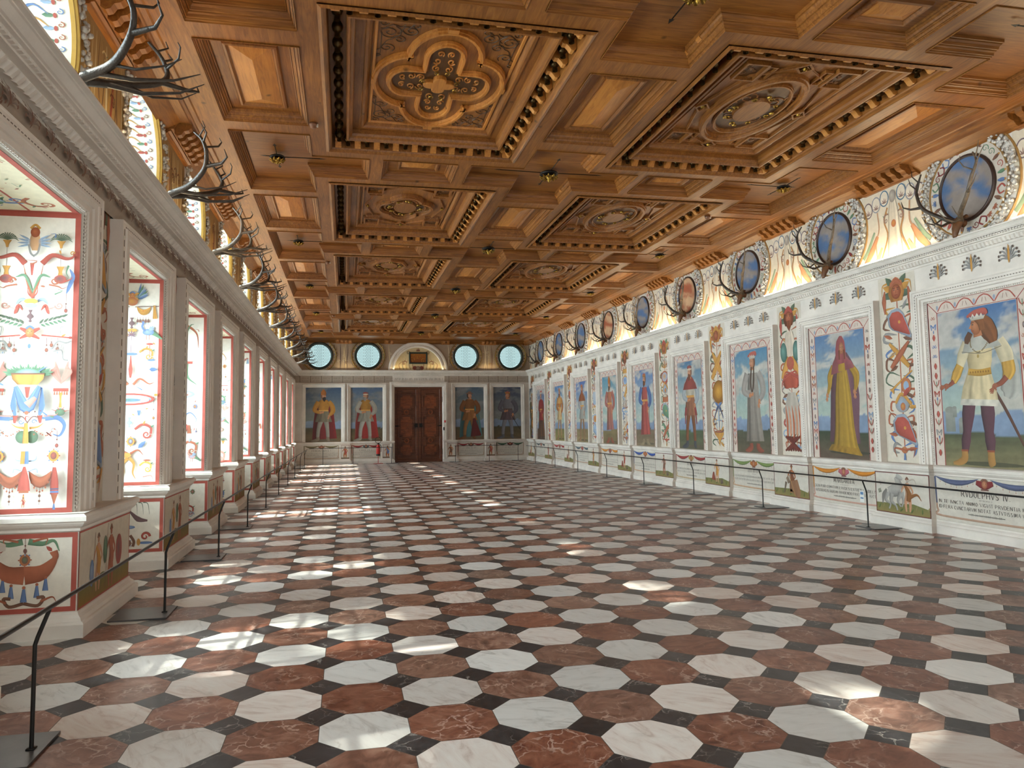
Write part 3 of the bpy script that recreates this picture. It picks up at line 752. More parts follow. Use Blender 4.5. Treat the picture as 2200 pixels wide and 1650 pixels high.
# wooden cornice under the ceiling: sloping fascia, bracket groups between the round windows
def wood_cornice(name, T, t0, t1, groups):
    m = M()
    pr = [(0, 5.20), (.05, 5.20), (.06, 5.215), (.09, 5.225), (.09, 5.25), (.12, 5.255)]
    up = [(.12, 5.255), (.16, 5.34), (.30, 5.345), (.31, 5.36), (.34, 5.37), (.35, 5.385), (.40, 5.39), (.42, HC+.001)]
    low = [(0, 5.22), (.20, 5.34), (.30, 5.345)]+up[3:]
    def seg(a, b, lows):
        if b <= a: return
        m.grid([[T(t, h, z) for h, z in (low if lows else pr+up)] for t in (a, b)])
        for t in (a, b): m.add([T(t, h, z) for h, z in (low if lows else pr+up)]+[T(t, 0, HC)], [tuple(range(len(low if lows else pr+up)+1))])
    cur = t0
    for a, b in groups:
        a, b = max(a, t0), min(b, t1)
        if b <= a: continue
        seg(cur, a, True); seg(a, b, False); cur = b
        n = max(2, int(round((b-a)/.19)))
        for i in range(n):
            c = a+(i+.5)*(b-a)/n
            q = [(.12, 5.215), (.16, 5.19), (.20, 5.205), (.23, 5.25), (.28, 5.265), (.315, 5.295), (.32, 5.345), (.12, 5.345)]
            for s in (-.048, .048): m.add([T(c+s, h, z) for h, z in q], [tuple(range(8))])
            m.grid([[T(c+s, h, z) for h, z in q] for s in (-.048, .048)])
    seg(cur, t1, True)
    return m
gl = [(ycl(k)+.80, ycl(k+1)-.80) for k in range(-4, 10)]
gr = [(8.17+D*k+.80, 8.17+D*(k+1)-.80) for k in range(-5, 10)]
m = wood_cornice('a', lambda t, h, z: (XL+h, t, z), YN, YF, gl); part(m, 'cornice', wood, ceil_root)
m = wood_cornice('b', lambda t, h, z: (XR+.07-h, t, z), YN, YF, gr); part(m, 'cornice', wood, ceil_root)
m = wood_cornice('c', lambda t, h, z: (t, YF-h, z), XL, XR+.07, [(-.4, .3), (1.7, 2.1), (4.2, 4.6), (6.0, 6.7), (8.05, 8.2), (-2, -1.8)]); part(m, 'cornice', wood_x, ceil_root)
def gilt_studs():
    m = M()
    for gs, T in ((gl, lambda t, h, z: (XL+h, t, z)), (gr, lambda t, h, z: (XR+.07-h, t, z))):
        for a, b in gs:
            if a < 4 or b > 24: continue
            n = int(round((b-a)/.19))
            for i in range(n-1): m.ball(T(a+(i+1)*(b-a)/n, .20, 5.32), .026, 6)
    part(m, 'gilt_stud_row', gold, ceil_root)
gilt_studs()
# ------------------------------------------------------------------ fresco painting: flat colour patches on the plaster
PAL = {k: lin(v) for k, v in dict(red='#a8382c', rust='#a4502c', ochre='#c58b2e', yellow='#d9a93c', blue='#4f76ad', lblue='#8fa9c6', green='#4f8060', dgreen='#3c5a44',
       grey='#8a8a8a', brown='#6b3d26', dk='#3f2a24', skin='#d3a07a', white='#e9e4da', cream='#ded6c4', pink='#c98a7e', purple='#6d4a63', black='#2a2524', navy='#2f4470', line='#6a3a34', sky='#5f86b4', plum='#5b3a44').items()}
for _k in PAL: PAL[_k] = PAL[_k]*.86+lin('#b0a290')*.14 if _k not in ('white', 'cream', 'black') else PAL[_k]
def C(c):
    if isinstance(c, str): return PAL[c] if c in PAL else lin(c)
    return np.asarray(c, float)
def mixc(a, b, t): return C(a)*(1-t)+C(b)*t
def smooth(pts, n=6):
    P = np.array(pts, float); k = len(P)
    if k < 3: return np.array([P[0]+(P[-1]-P[0])*t for t in np.linspace(0, 1, n+1)])
    Q = np.vstack([2*P[0]-P[1], P, 2*P[-1]-P[-2]]); out = []
    for i in range(1, k):
        p0, p1, p2, p3 = Q[i-1], Q[i], Q[i+1], Q[i+2]
        for t in np.linspace(0, 1, n, endpoint=False):
            out.append(.5*((2*p1)+(-p0+p2)*t+(2*p0-5*p1+4*p2-p3)*t*t+(-p0+3*p1-3*p2+p3)*t**3))
    out.append(P[-1]); return np.array(out)
class Art:
    """coloured patches on a plane; each patch a hair above the one before"""
    def __init__(s, T, h=.004, dh=.00012): s.T = T; s.m = M(); s.h = h; s.dh = dh; s.st = [(0, 0, 1, 1, 0)]
    def push(s, x, y, sc=1, mir=1, rot=0):
        X, Y, S_, M_, R_ = s.st[-1]; c, n = cos(R_), sin(R_)
        dx, dy = x*S_*M_, y*S_
        s.st.append((X+dx*c-dy*n, Y+dx*n+dy*c, S_*sc, M_*mir, R_+rot*M_)); return s
    def pop(s): s.st.pop()
    def P(s, p):
        X, Y, S_, M_, R_ = s.st[-1]; x, y = p[0]*S_*M_, p[1]*S_; c, n = cos(R_), sin(R_)
        return s.T(X+x*c-y*n, Y+x*n+y*c, s.h)
    def poly(s, pts, col, grad=None):
        s.h += s.dh; pts = [tuple(p) for p in pts]; c0 = C(col)
        if grad is None: cs = [c0]*len(pts)
        else:
            c1 = C(grad); ys = [p[1] for p in pts]; a, b = min(ys), max(ys)
            cs = [c0*(y-a)/(b-a+1e-9)+c1*(b-y)/(b-a+1e-9) for y in ys]
        s.m.add([s.P(p) for p in pts], [tuple(range(len(pts)))], cs)
    def rect(s, x0, y0, x1, y1, col, grad=None): s.poly([(x0, y0), (x1, y0), (x1, y1), (x0, y1)], col, grad)
    def band(s, x0, y0, x1, y1, w, col):
        s.h += s.dh
        for a in ((x0, y0, x1, y0+w), (x0, y1-w, x1, y1), (x0, y0+w, x0+w, y1-w), (x1-w, y0+w, x1, y1-w)):
            s.m.add([s.P(p) for p in ((a[0], a[1]), (a[2], a[1]), (a[2], a[3]), (a[0], a[3]))], [(0, 1, 2, 3)], [C(col)]*4)
    def strip(s, path, w, col, n=6, folds=0, seed=0, shade=.35, light=-1, col2=None, sm=5, tint=None):
        """modelled ribbon: path with half-widths; painted light and fold shading across"""
        s.h += s.dh; P = smooth(path, sm); k = len(P); w = np.asarray(w, float)
        w = np.interp(np.linspace(0, 1, k), np.linspace(0, 1, len(w)), w) if w.ndim else np.full(k, float(w))
        e = np.gradient(P, axis=0); e /= np.linalg.norm(e, axis=1)[:, None]+1e-9; nr = np.stack([e[:, 1], -e[:, 0]], 1)
        rnd = random.Random(seed); ph = [(rnd.uniform(0, 6), rnd.uniform(-1.5, 1.5), rnd.uniform(.6, 1)) for _ in range(3)]
        V, Cc = [], []; a, b = C(col), C(col2 if col2 is not None else col)
        for j in range(n+1):
            t = -1+2*j/n
            for i in range(k):
                V.append(s.P(P[i]+nr[i]*w[i]*t)); u = i/(k-1)
                sh = 1-shade*(.5+.5*light*-t)**1.5-shade*.35*abs(t)**3+.12
                if folds:
                    sh += .22*sin(folds*t*pi/2*ph[0][2]+ph[0][0]+u*ph[0][1])*(.4+.6*u)+.14*sin(folds*1.9*t+ph[1][0]+u*3*ph[1][1])
                Cc.append(np.clip((a*(1-u)+b*u)*sh, 0, 1))
        s.m.add(V, [(j*k+i, j*k+i+1, (j+1)*k+i+1, (j+1)*k+i) for j in range(n) for i in range(k-1)], Cc)
    def stroke(s, pts, w, col, taper=1, sm=5, col2=None):
        k = 9; t = np.linspace(0, 1, k); ww = w/2*np.where(taper == 2, np.sin(pi*np.clip(t, .02, .98))**.6, (1-.85*t if taper == 1 else np.ones(k)))
        s.strip(pts, ww, col, n=2, shade=.3, sm=sm, col2=col2)
    def line(s, pts, w, col, sm=1):
        s.h += s.dh; P = smooth(pts, sm) if sm > 1 else np.array(pts, float); e = np.gradient(P, axis=0); e /= np.linalg.norm(e, axis=1)[:, None]+1e-9
        nr = np.stack([e[:, 1], -e[:, 0]], 1)*w/2; k = len(P)
        s.m.add([s.P(p) for p in P+nr]+[s.P(p) for p in P-nr], [(i, i+1, k+i+1, k+i) for i in range(k-1)], [C(col)]*(2*k))
    def spiral(s, cx, cy, r, a0, turns, w, col, n=20):
        P = spiral_pts(cx, cy, r, a0, turns, n); s.strip(P, np.linspace(w/2, w*.2, n), col, n=2, shade=.3, sm=1)
    def disc(s, x, y, rx, ry, col, edge=None, n=18, rot=0):
        s.h += s.dh; a = np.linspace(0, 2*pi, n, endpoint=False); c, q = cos(rot), sin(rot)
        V = [s.P((x+rx*cos(t)*c-ry*sin(t)*q, y+rx*cos(t)*q+ry*sin(t)*c)) for t in a]+[s.P((x-rx*.2, y+ry*.2))]
        s.m.add(V, [(i, (i+1) % n, n) for i in range(n)], [C(edge if edge is not None else col)]*n+[C(col)])
    def leaf(s, x, y, ang, L, w, col):
        c, q = cos(ang), sin(ang); s.h += s.dh
        pts = [(0, 0), (.3*L, w/2), (.65*L, w*.42), (L, 0), (.65*L, -w*.42), (.3*L, -w/2)]
        V = [s.P((x+a*c-b*q, y+a*q+b*c)) for a, b in pts]; a = C(col)
        s.m.add(V, [(0, 1, 2, 3), (0, 3, 4, 5)], [a*.8, a*1.15, a*1.1, a, a*.7, a*.75])
    def spray(s, x, y, n, L, a0, a1, w, col):
        for i in range(n): s.leaf(x, y, a0+(a1-a0)*i/(n-1), L*(1-.25*abs(2*i/(n-1)-1)), w, col)
    def beadline(s, pts, n, r, col):
        P = smooth(pts, 6); t = np.linspace(0, len(P)-1, n)
        for q in t: s.disc(P[int(q)][0], P[int(q)][1], r, r, col, n=7)
    # motifs --------------------------------------------------------
    def swag(s, x0, x1, y, drop, col, tassels=True, inner=None):
        xs = np.linspace(x0, x1, 9); t = np.linspace(-1, 1, 9); lo = [(x, y-drop*(1-q*q)) for x, q in zip(xs, t)]; hi = [(x, y-drop*.35*(1-q*q)+.004) for x, q in zip(xs, t)]
        s.strip([((a[0]+b[0])/2, (a[1]+b[1])/2) for a, b in zip(lo, hi)], [(b[1]-a[1])/2 for a, b in zip(lo, hi)], col, n=5, folds=3, seed=int(x0*100), shade=.4, sm=1)
        if tassels:
            for i in range(1, 8): s.line([(lo[i][0], lo[i][1]), (lo[i][0], lo[i][1]-drop*.18)], .003, 'line'); s.disc(lo[i][0], lo[i][1]-drop*.22, drop*.05, drop*.07, 'rust', n=7)
    def tassel(s, x, y, L, col):
        s.disc(x, y, L*.12, L*.12, 'rust', n=8); s.strip([(x, y-.1*L), (x, y-L)], [L*.09, L*.22], col, n=4, folds=5, sm=2)
    def basket(s, x, y, w, col='ochre', fruit='lblue'):
        for i in range(9):
            a = pi*(.08+.84*i/8); s.spray(x+w*.42*cos(a), y+w*.06, 3, w*.38, a-.3, a+.3, w*.09, 'green')
        s.disc(x, y+w*.1, w*.38, w*.16, fruit, 'green')
        s.strip([(x, y+.08*w), (x, y-.28*w)], [w*.5, w*.46, w*.3], col, n=6, folds=5, sm=4)
        s.line([(x-w*.5, y+.08*w), (x+w*.5, y+.08*w)], w*.05, 'brown')
    def urn(s, x, y, h, col):
        s.strip([(x, y), (x, y+h)], np.array([.05, .14, .06, .1, .24, .26, .18, .08, .07, .13, .15])*h, col, n=6, sm=10)
    def plant(s, x, y, w):
        s.strip([(x, y), (x, y+.35*w)], [.05*w, .08*w, .2*w], 'ochre', n=4)
        for i in range(11):
            a = pi*(.05+.9*i/10); L = w*.5
            s.stroke([(x, y+.35*w), (x+L*.6*cos(a), y+.35*w+L*.55*sin(a)+.05*w), (x+L*cos(a), y+.33*w+L*.75*sin(a)-.08*w*abs(cos(a)))], w*.05, 'dgreen', taper=2, sm=3)
    def scroll(s, x, y, r, d, col, w=None, leafc='ochre'):
        """C-scroll that starts at (x,y) and curls outward in direction d (+1 right)"""
        w = w or r*.28
        s.stroke([(x, y), (x+d*r*.8, y+r*.55), (x+d*r*1.7, y+r*.2), (x+d*r*1.75, y-r*.55)], w, col, taper=0)
        s.spiral(x+d*r*1.28, y-r*.62, r*.47, 0 if d > 0 else pi, -d*1.3, w*.8, col)
        s.leaf(x+d*r*.9, y+r*.5, (pi*.62 if d < 0 else pi*.38), r*.6, r*.22, leafc); s.leaf(x+d*r*1.7, y+r*.2, (pi*.8 if d < 0 else pi*.2), r*.5, r*.18, 'green')
    def mask(s, x, y, r, wings='red'):
        for d in (-1, 1):
            s.strip([(x+d*r*.3, y+.1*r), (x+d*r*1.7, y+.8*r)], [r*.5, r*.2], wings, n=3, sm=3); s.strip([(x+d*r*.4, y-.5*r), (x+d*r*1.7, y-1.2*r)], [r*.4, r*.15], wings, n=3, sm=3)
        s.disc(x, y, r*.75, r, '#d99a62', '#a8643a'); s.stroke([(x-r*.7, y+r*.7), (x, y+r*1.15), (x+r*.7, y+r*.7)], r*.4, 'blue', taper=0)
        for d in (-1, 1): s.disc(x+d*r*.3, y+r*.18, r*.13, r*.08, 'dk', n=7)
        s.line([(x, y+.1*r), (x+.05*r, y-.25*r)], r*.08, 'brown'); s.line([(x-r*.25, y-.5*r), (x+r*.25, y-.5*r)], r*.09, 'red')
    def jewel(s, x, y, r, c1='rust', c2='green'):
        s.disc(x, y, r*.85, r, 'ochre', c1); s.disc(x, y, r*.5, r*.65, c2, 'line')
        for i in range(8): a = i*pi/4; s.disc(x+r*1.12*cos(a)*.85, y+r*1.12*sin(a), r*.14, r*.14, 'blue' if i % 2 else 'rust', n=6)
    def bird(s, x, y, r, col='blue', d=1):
        s.strip([(x-d*r*1.7, y-r*.9), (x-d*r*.6, y-.1*r), (x+d*r*.2, y+.1*r)], [r*.1, r*.3, r*.35], 'green', n=3)
        s.disc(x, y, r*.7, r*.42, 'lblue', col); s.stroke([(x+d*r*.4, y+.1*r), (x+d*r*.75, y+r*.7), (x+d*r*.6, y+r*1.2)], r*.26, col, taper=0)
        s.disc(x+d*r*.66, y+r*1.28, r*.17, r*.15, col); s.leaf(x+d*r*.75, y+r*1.28, 0 if d > 0 else pi, r*.35, r*.1, 'ochre')
        for q in (-.15, .2): s.line([(x+d*q*r, y-.35*r), (x+d*q*r, y-r)], r*.07, 'rust')
        s.spray(x-d*.1*r, y+.15*r, 4, r*1.0, pi/2+d*.3, pi/2+d*1.2, r*.22, 'lblue')
    def hang(s, x, y, L, col='rust'):
        s.line([(x, y), (x, y-L)], .0035, 'line'); s.disc(x, y-L, .014, .018, col, 'line', n=8); s.disc(x, y-L*.6, .007, .007, 'line', n=6); s.disc(x, y-L-.03, .006, .01, 'lblue', n=6)
    def wing(s, x, y, r, d, col='blue'):
        for i in range(7): a = (pi/2-d*.15)-d*i*.16; s.leaf(x, y, a, r*(1-.06*i), r*.16, (col, 'green', 'lblue')[i % 3])
    def feathers(s, x, y, h):
        for d in (-1, 1):
            for q in range(3): s.stroke([(x, y), (x+d*h*(.15+.1*q), y+h*.5), (x+d*h*(.25-.05*q), y+h*(.95-.15*q))], h*.14, 'pink', taper=2, sm=4)
    def nude(s, x, y, h, col='skin', drape='red', spear=False):
        """small standing figure"""
        sk = mixc(col, 'rust', .25)
        s.strip([(x-.02*h, y+.45*h), (x-.10*h, y+.22*h), (x-.08*h, y)], [.085*h, .055*h, .03*h], sk, n=3); s.strip([(x+.03*h, y+.45*h), (x+.08*h, y+.22*h), (x+.06*h, y)], [.085*h, .055*h, .03*h], sk, n=3)
        s.strip([(x+.09*h, y+.78*h), (x+.2*h, y+.6*h), (x+.12*h, y+.5*h)], [.035*h, .03*h, .02*h], sk, n=3); s.strip([(x-.09*h, y+.78*h), (x-.2*h, y+.66*h), (x-.24*h, y+.55*h)], [.035*h, .03*h, .02*h], sk, n=3)
        s.strip([(x, y+.84*h), (x, y+.65*h), (x, y+.42*h)], [.06*h, .115*h, .08*h, .1*h], sk, n=4)
        s.strip([(x-.12*h, y+.8*h), (x+.05*h, y+.55*h), (x+.02*h, y+.3*h)], [.03*h, .07*h, .1*h, .08*h], drape, n=4, folds=4)
        s.disc(x, y+.91*h, .05*h, .065*h, sk, mixc(sk, 'dk', .4)); s.stroke([(x-.06*h, y+.93*h), (x, y+1.0*h), (x+.06*h, y+.93*h)], .05*h, 'brown', taper=0)
        if spear: s.line([(x-.28*h, y+.02*h), (x-.18*h, y+1.05*h)], .015*h, 'brown')
    def build(s, name, root=None, mtl=None, label=None):
        if root is None: return s.m.build(name, mtl or fresco)
        return part(s.m, name, mtl or fresco, root, label)

def grotesque(a, w, h, seed, top=None):
    """generic column of grotesque ornament, w wide, h high, centred on u=0 from v=0"""
    r = random.Random(seed); y = h-.02; i = 0
    motifs = ['plant', 'scrolls', 'mask', 'basket', 'swag', 'jewel', 'birds', 'pole', 'scrolls2', 'urn', 'drape', 'med']
    r.shuffle(motifs); seq = (top or [])+motifs+motifs
    while y > .12 and i < len(seq):
        k = seq[i]; i += 1; u = w*.5
        cols = r.sample(['red', 'blue', 'green', 'ochre', 'rust', 'lblue', 'pink'], 4)
        if k == 'plant': y -= .20; a.plant(0, y, .22); [a.plant(d*u*.62, y+.02, .17) for d in (-1, 1)]
        elif k == 'scrolls': y -= .17; [a.scroll(0, y, u*.40, d, cols[0], leafc=cols[1]) for d in (-1, 1)]; a.leaf(0, y-.06, pi/2, .16, .06, cols[2])
        elif k == 'scrolls2':
            y -= .20; [a.scroll(d*.02, y+.02, u*.33, d, cols[1]) for d in (-1, 1)]; [a.spiral(d*u*.55, y-.07, .045, 0, d*1.5, .016, cols[2]) for d in (-1, 1)]; a.urn(0, y-.07, .13, cols[3])
        elif k == 'mask': y -= .10; a.mask(0, y, .045, cols[0]); [a.line([(d*.09, y-.02), (d*u*.85, y-.02)], .012, 'red') for d in (-1, 1)]; [a.hang(d*q*u, y-.03, .05+.03*q, cols[1]) for d in (-1, 1) for q in (.35, .6, .8)]; y -= .07
        elif k == 'basket': y -= .16; a.basket(0, y, .22, cols[0], cols[1]); [a.feathers(d*u*.68, y-.05, .13) for d in (-1, 1)]; y -= .06
        elif k == 'swag': y -= .05; [a.swag(d*u*.04 if d > 0 else -u*.86, u*.86 if d > 0 else -u*.04, y, .10, cols[0]) for d in (-1, 1)]; [a.tassel(d*u*.88, y-.02, .12, cols[1]) for d in (-1, 1)]; a.tassel(0, y-.02, .13, cols[2]); y -= .15
        elif k == 'jewel': y -= .08; a.jewel(0, y, .045, cols[0], cols[1]); [a.jewel(d*u*.62, y-.02, .035, cols[2], cols[3]) for d in (-1, 1)]; [a.beadline([(d*.06, y), (d*u*.3, y-.05), (d*u*.5, y-.01)], 8, .005, 'line') for d in (-1, 1)]; y -= .08
        elif k == 'birds': y -= .15; [a.bird(d*u*.52, y, .075, cols[0], -d) for d in (-1, 1)]; a.urn(0, y-.07, .16, cols[2]); y -= .07
        elif k == 'pole': y -= .03; a.line([(0, y+.02), (0, y-.12)], .012, cols[1]); a.disc(0, y-.04, .05, .014, cols[0]); a.disc(0, y-.10, .07, .016, cols[2]); [a.spray(d*.03, y-.05, 5, .09, pi/2-d*.9, pi/2-d*1.9, .02, 'green') for d in (-1, 1)]; y -= .15
        elif k == 'urn': y -= .17; a.urn(0, y, .15, cols[0]); [a.stroke([(d*.03, y+.1), (d*u*.4, y+.15), (d*u*.7, y+.05), (d*u*.6, y-.02)], .02, cols[1]) for d in (-1, 1)]
        elif k == 'drape':
            y -= .04; a.strip([(-u*.3, y), (0, y-.06), (u*.3, y)], [.03, .07, .03], cols[0], n=4, folds=5); [a.strip([(d*u*.34, y+.01), (d*u*.36, y-.12)], [.012, .03], cols[1], n=3, folds=4) for d in (-1, 1)]; [a.hang(d*u*.7, y, .09, cols[2]) for d in (-1, 1)]; y -= .13
        elif k == 'med': y -= .10; a.disc(0, y, u*.6, .06, cols[0]); a.disc(0, y, u*.52, .045, 'cream', 'lblue'); a.disc(0, y-.01, u*.3, .02, cols[1]); y -= .08
        y -= .012
def scatter(a, w, h, n, seed):
    r = random.Random(seed)
    for _ in range(n):
        x, y = r.uniform(-w/2, w/2), r.uniform(0, h); k = r.random(); c = r.choice(['red', 'blue', 'green', 'ochre', 'rust'])
        if k < .5: a.stroke([(x, y), (x+r.uniform(-.06, .06), y+.03), (x+r.uniform(-.08, .08), y+r.uniform(-.03, .05))], .012, c, sm=3)
        elif k < .8: a.leaf(x, y, r.uniform(0, 6), .04, .014, c)
        else: a.disc(x, y, .007, .007, c, n=6)
# ------------------------------------------------------------------ left wall: niches, reveals, pier paintings
ORD = ('nearest', 'second', 'third', 'fourth', 'fifth', 'sixth', 'seventh', 'eighth', 'ninth', 'tenth', 'eleventh')
def first_reveal(a):
    """the large reveal nearest the camera, painted as in the photograph"""
    L = 'line'
    # winged term at the top
    a.strip([(0, 2.18), (0, 2.05)], [.03, .045, .02], '#c79a72', n=4); a.disc(0, 2.20, .035, .042, '#b5643c', '#8c4426'); a.stroke([(-.035, 2.23), (0, 2.26), (.035, 2.23)], .02, 'ochre', taper=0)
    for d in (-1, 1):
        for q in range(4): a.leaf(d*.03, 2.13-.01*q, (0.5-.25*q if d > 0 else pi-.5+.25*q), .10, .018, 'lblue')
        a.stroke([(d*.045, 2.1), (d*.03, 2.03), (0, 2.0)], .014, 'grey', taper=0)
        a.plant(d*.20, 2.07, .17); a.line([(d*.2, 2.07), (d*.2, 1.86)], .003, L)
        a.stroke([(d*.065, 1.94), (d*.14, 2.01), (d*.24, 1.985), (d*.29, 2.0), (d*.295, 2.035)], .045, 'red', taper=1); a.spiral(d*.285, 2.03, .018, 0, d*1.2, .01, 'ochre')
        a.strip([(d*.2, 1.92), (d*.2, 1.84)], [.03, .012, .02], 'ochre', n=4); a.disc(d*.2, 1.815, .045, .035, 'plum', 'red'); a.spiral(d*.16, 1.80, .03, 0, -d*1.2, .014, 'rust')
        a.stroke([(d*.12, 1.77), (d*.19, 1.755), (d*.22, 1.74), (d*.26, 1.76)], .014, 'rust', taper=1)
        a.stroke([(d*.27, 1.9), (d*.295, 1.84), (d*.27, 1.76), (d*.25, 1.70)], .032, 'blue', taper=2); a.stroke([(d*.26, 1.93), (d*.245, 1.87), (d*.265, 1.83)], .014, 'green')
        a.hang(d*.25, 1.70, .14, 'red')
        a.stroke([(0, 1.66), (d*.05, 1.8), (d*.075, 1.93)], .02, 'rust', taper=1); a.stroke([(0, 1.7), (d*.06, 1.84), (d*.13, 1.83)], .022, 'green', taper=2)
        a.stroke([(0, 1.66), (d*.035, 1.7), (d*.04, 1.76)], .016, 'red')
        a.stroke([(d*.02, 1.62), (d*.08, 1.65), (d*.12, 1.61)], .026, 'lblue', taper=2); a.stroke([(d*.07, 1.56), (d*.10, 1.60), (d*.12, 1.55), (d*.13, 1.53)], .026, 'red', taper=2)
        a.spiral(d*.20, 1.60, .03, pi if d > 0 else 0, d*1.4, .012, 'pink'); a.line([(d*.12, 1.57), (d*.18, 1.59)], .005, 'pink')
        for q in range(6): a.leaf(d*(.06+.032*q), 1.45+.012*q, (.9-.1*q if d > 0 else pi-.9+.1*q), .055, .018, 'dgreen'); a.leaf(d*(.07+.03*q), 1.45+.008*q, (-.5 if d > 0 else pi+.5), .045, .016, 'green')
        a.line([(d*.08, 1.36), (d*.30, 1.34)], .011, 'red'); a.leaf(d*.27, 1.342, 0 if d > 0 else pi, .05, .02, 'red')
        for q, LL in ((.12, .10), (.155, .06), (.20, .09)): a.hang(d*q, 1.34, LL, 'rust')
        # pale grey sketched monster
        a.stroke([(d*.16, 1.25), (d*.2, 1.31), (d*.26, 1.3), (d*.3, 1.315)], .012, 'grey', taper=0); a.stroke([(d*.17, 1.23), (d*.23, 1.24), (d*.245, 1.17), (d*.28, 1.16)], .010, 'grey', taper=0)
        for q in range(6): a.line([(d*(.18+.012*q), 1.29), (d*(.19+.012*q), 1.21)], .003, 'grey')
        a.stroke([(d*.22, 1.36), (d*.215, 1.42), (d*.245, 1.43)], .006, 'grey', taper=0)
        a.feathers(d*.235, .97, .19); a.rect(d*.235-.055, .91, d*.235+.055, .935, 'red'); [a.tassel(d*.235-.045+.018*q, .912, .03, 'rust') for q in range(6)]
        a.strip([(d*.235, .9), (d*.235, .78)], [.012, .006, .012], 'ochre', n=3); a.disc(d*.235, .745, .038, .03, 'green', 'dgreen')
        for q in range(4): an = .3+q*.8; a.stroke([(d*.235+.03*cos(an), .745+.02*sin(an)), (d*.235+.07*cos(an), .745+.05*sin(an))], .008, 'red', sm=2)
        a.line([(d*.10, .70), (d*.17, .695)], .016, 'blue'); a.stroke([(d*.13, .70), (d*.22, .70), (d*.27, .64), (d*.24, .56), (d*.19, .57)], .045, 'blue', taper=1); a.stroke([(d*.12, .715), (d*.2, .72), (d*.22, .74)], .014, 'pink')
        a.spiral(d*.19, .60, .02, 0, d, .008, 'grey'); a.strip([(d*.09, .72), (d*.095, .66)], [.02, .008], 'red', n=3)
        a.stroke([(0, .66), (d*.04, .71), (d*.08, .705)], .008, L, taper=0); a.spiral(d*.05, .67, .02, 0, d*1.1, .008, 'blue')
        a.stroke([(d*.02, .62), (d*.08, .63), (d*.12, .66)], .02, 'ochre', taper=1); a.disc(d*.04, .55, .045, .05, 'green', 'dgreen')
        a.beadline([(d*.06, .60), (d*.14, .56), (d*.2, .61)], 9, .006, 'rust'); a.hang(d*.22, .6, .12, 'red')
        a.jewel(d*.20, .40, .045, 'ochre', 'red'); a.stroke([(d*.02, .36), (d*.07, .37), (d*.08, .40)], .012, 'lblue')
        a.swag(min(d*.03, d*.19), max(d*.03, d*.19), .28, .13, 'rust'); a.stroke([(d*.02, .28), (d*.08, .30), (d*.09, .27)], .007, 'lblue', taper=0)
        a.strip([(d*.21, .31), (d*.215, .10)], [.012, .03, .03], 'red', n=4, folds=5); a.rect(d*.215-.03, .11, d*.215+.03, .125, 'blue'); a.rect(d*.215-.03, .135, d*.215+.03, .145, 'navy'); a.strip([(d*.215, .10), (d*.215, .03)], [.025, .005], 'rust', n=3); a.tassel(d*.215, .03, .05, 'blue')
        a.line([(d*.11, .14), (d*.11, .02)], .003, L); a.disc(d*.11, .09, .01, .012, 'brown', n=8); a.disc(d*.11, .05, .009, .01, 'brown', n=8)
        a.strip([(d*.10, .94), (d*.105, .80), (d*.09, .72)], [.006, .022, .01], 'blue', n=3, folds=3)
    a.strip([(0, 1.94), (0, 1.84)], [.016, .006], 'red', n=3); a.disc(0, 1.63, .05, .022, 'ochre', 'yellow'); a.disc(0, 1.595, .045, .02, 'lblue'); a.urn(0, 1.46, .1, 'plum')
    a.mask(0, 1.38, .042, 'red'); a.disc(0, 1.27, .012, .02, 'blue', n=8)
    a.basket(0, 1.03, .24, 'ochre', 'lblue'); a.strip([(-.085, .95), (0, .78), (.085, .95)], [.015, .05, .015], 'blue', n=5, folds=5); a.strip([(.0, .80), (.06, .86)], [.03, .015], 'pink', n=3); a.strip([(0, .945), (0, .86)], [.02, .008], 'red', n=3)
    for q in (-.1, -.06, -.02, .02, .06, .1): a.disc(q, .76-.02*(1-abs(q)*8), .006, .006, L, n=6)
    a.disc(0, .74, .015, .015, 'rust'); a.strip([(0, .66), (0, .5)], [.012, .018, .022], 'ochre', n=4, folds=4); a.strip([(-.01, .44), (-.01, .34)], [.018, .022], 'ochre', n=3, folds=3); a.strip([(.014, .44), (.014, .34)], [.012, .015], 'blue', n=3)
    a.strip([(0, .32), (0, .13)], [.008, .035, .045], 'red', n=4, folds=6); a.rect(-.035, .115, .035, .135, 'rust'); a.tassel(0, .10, .05, 'ochre'); a.nude(0, 0, .08)
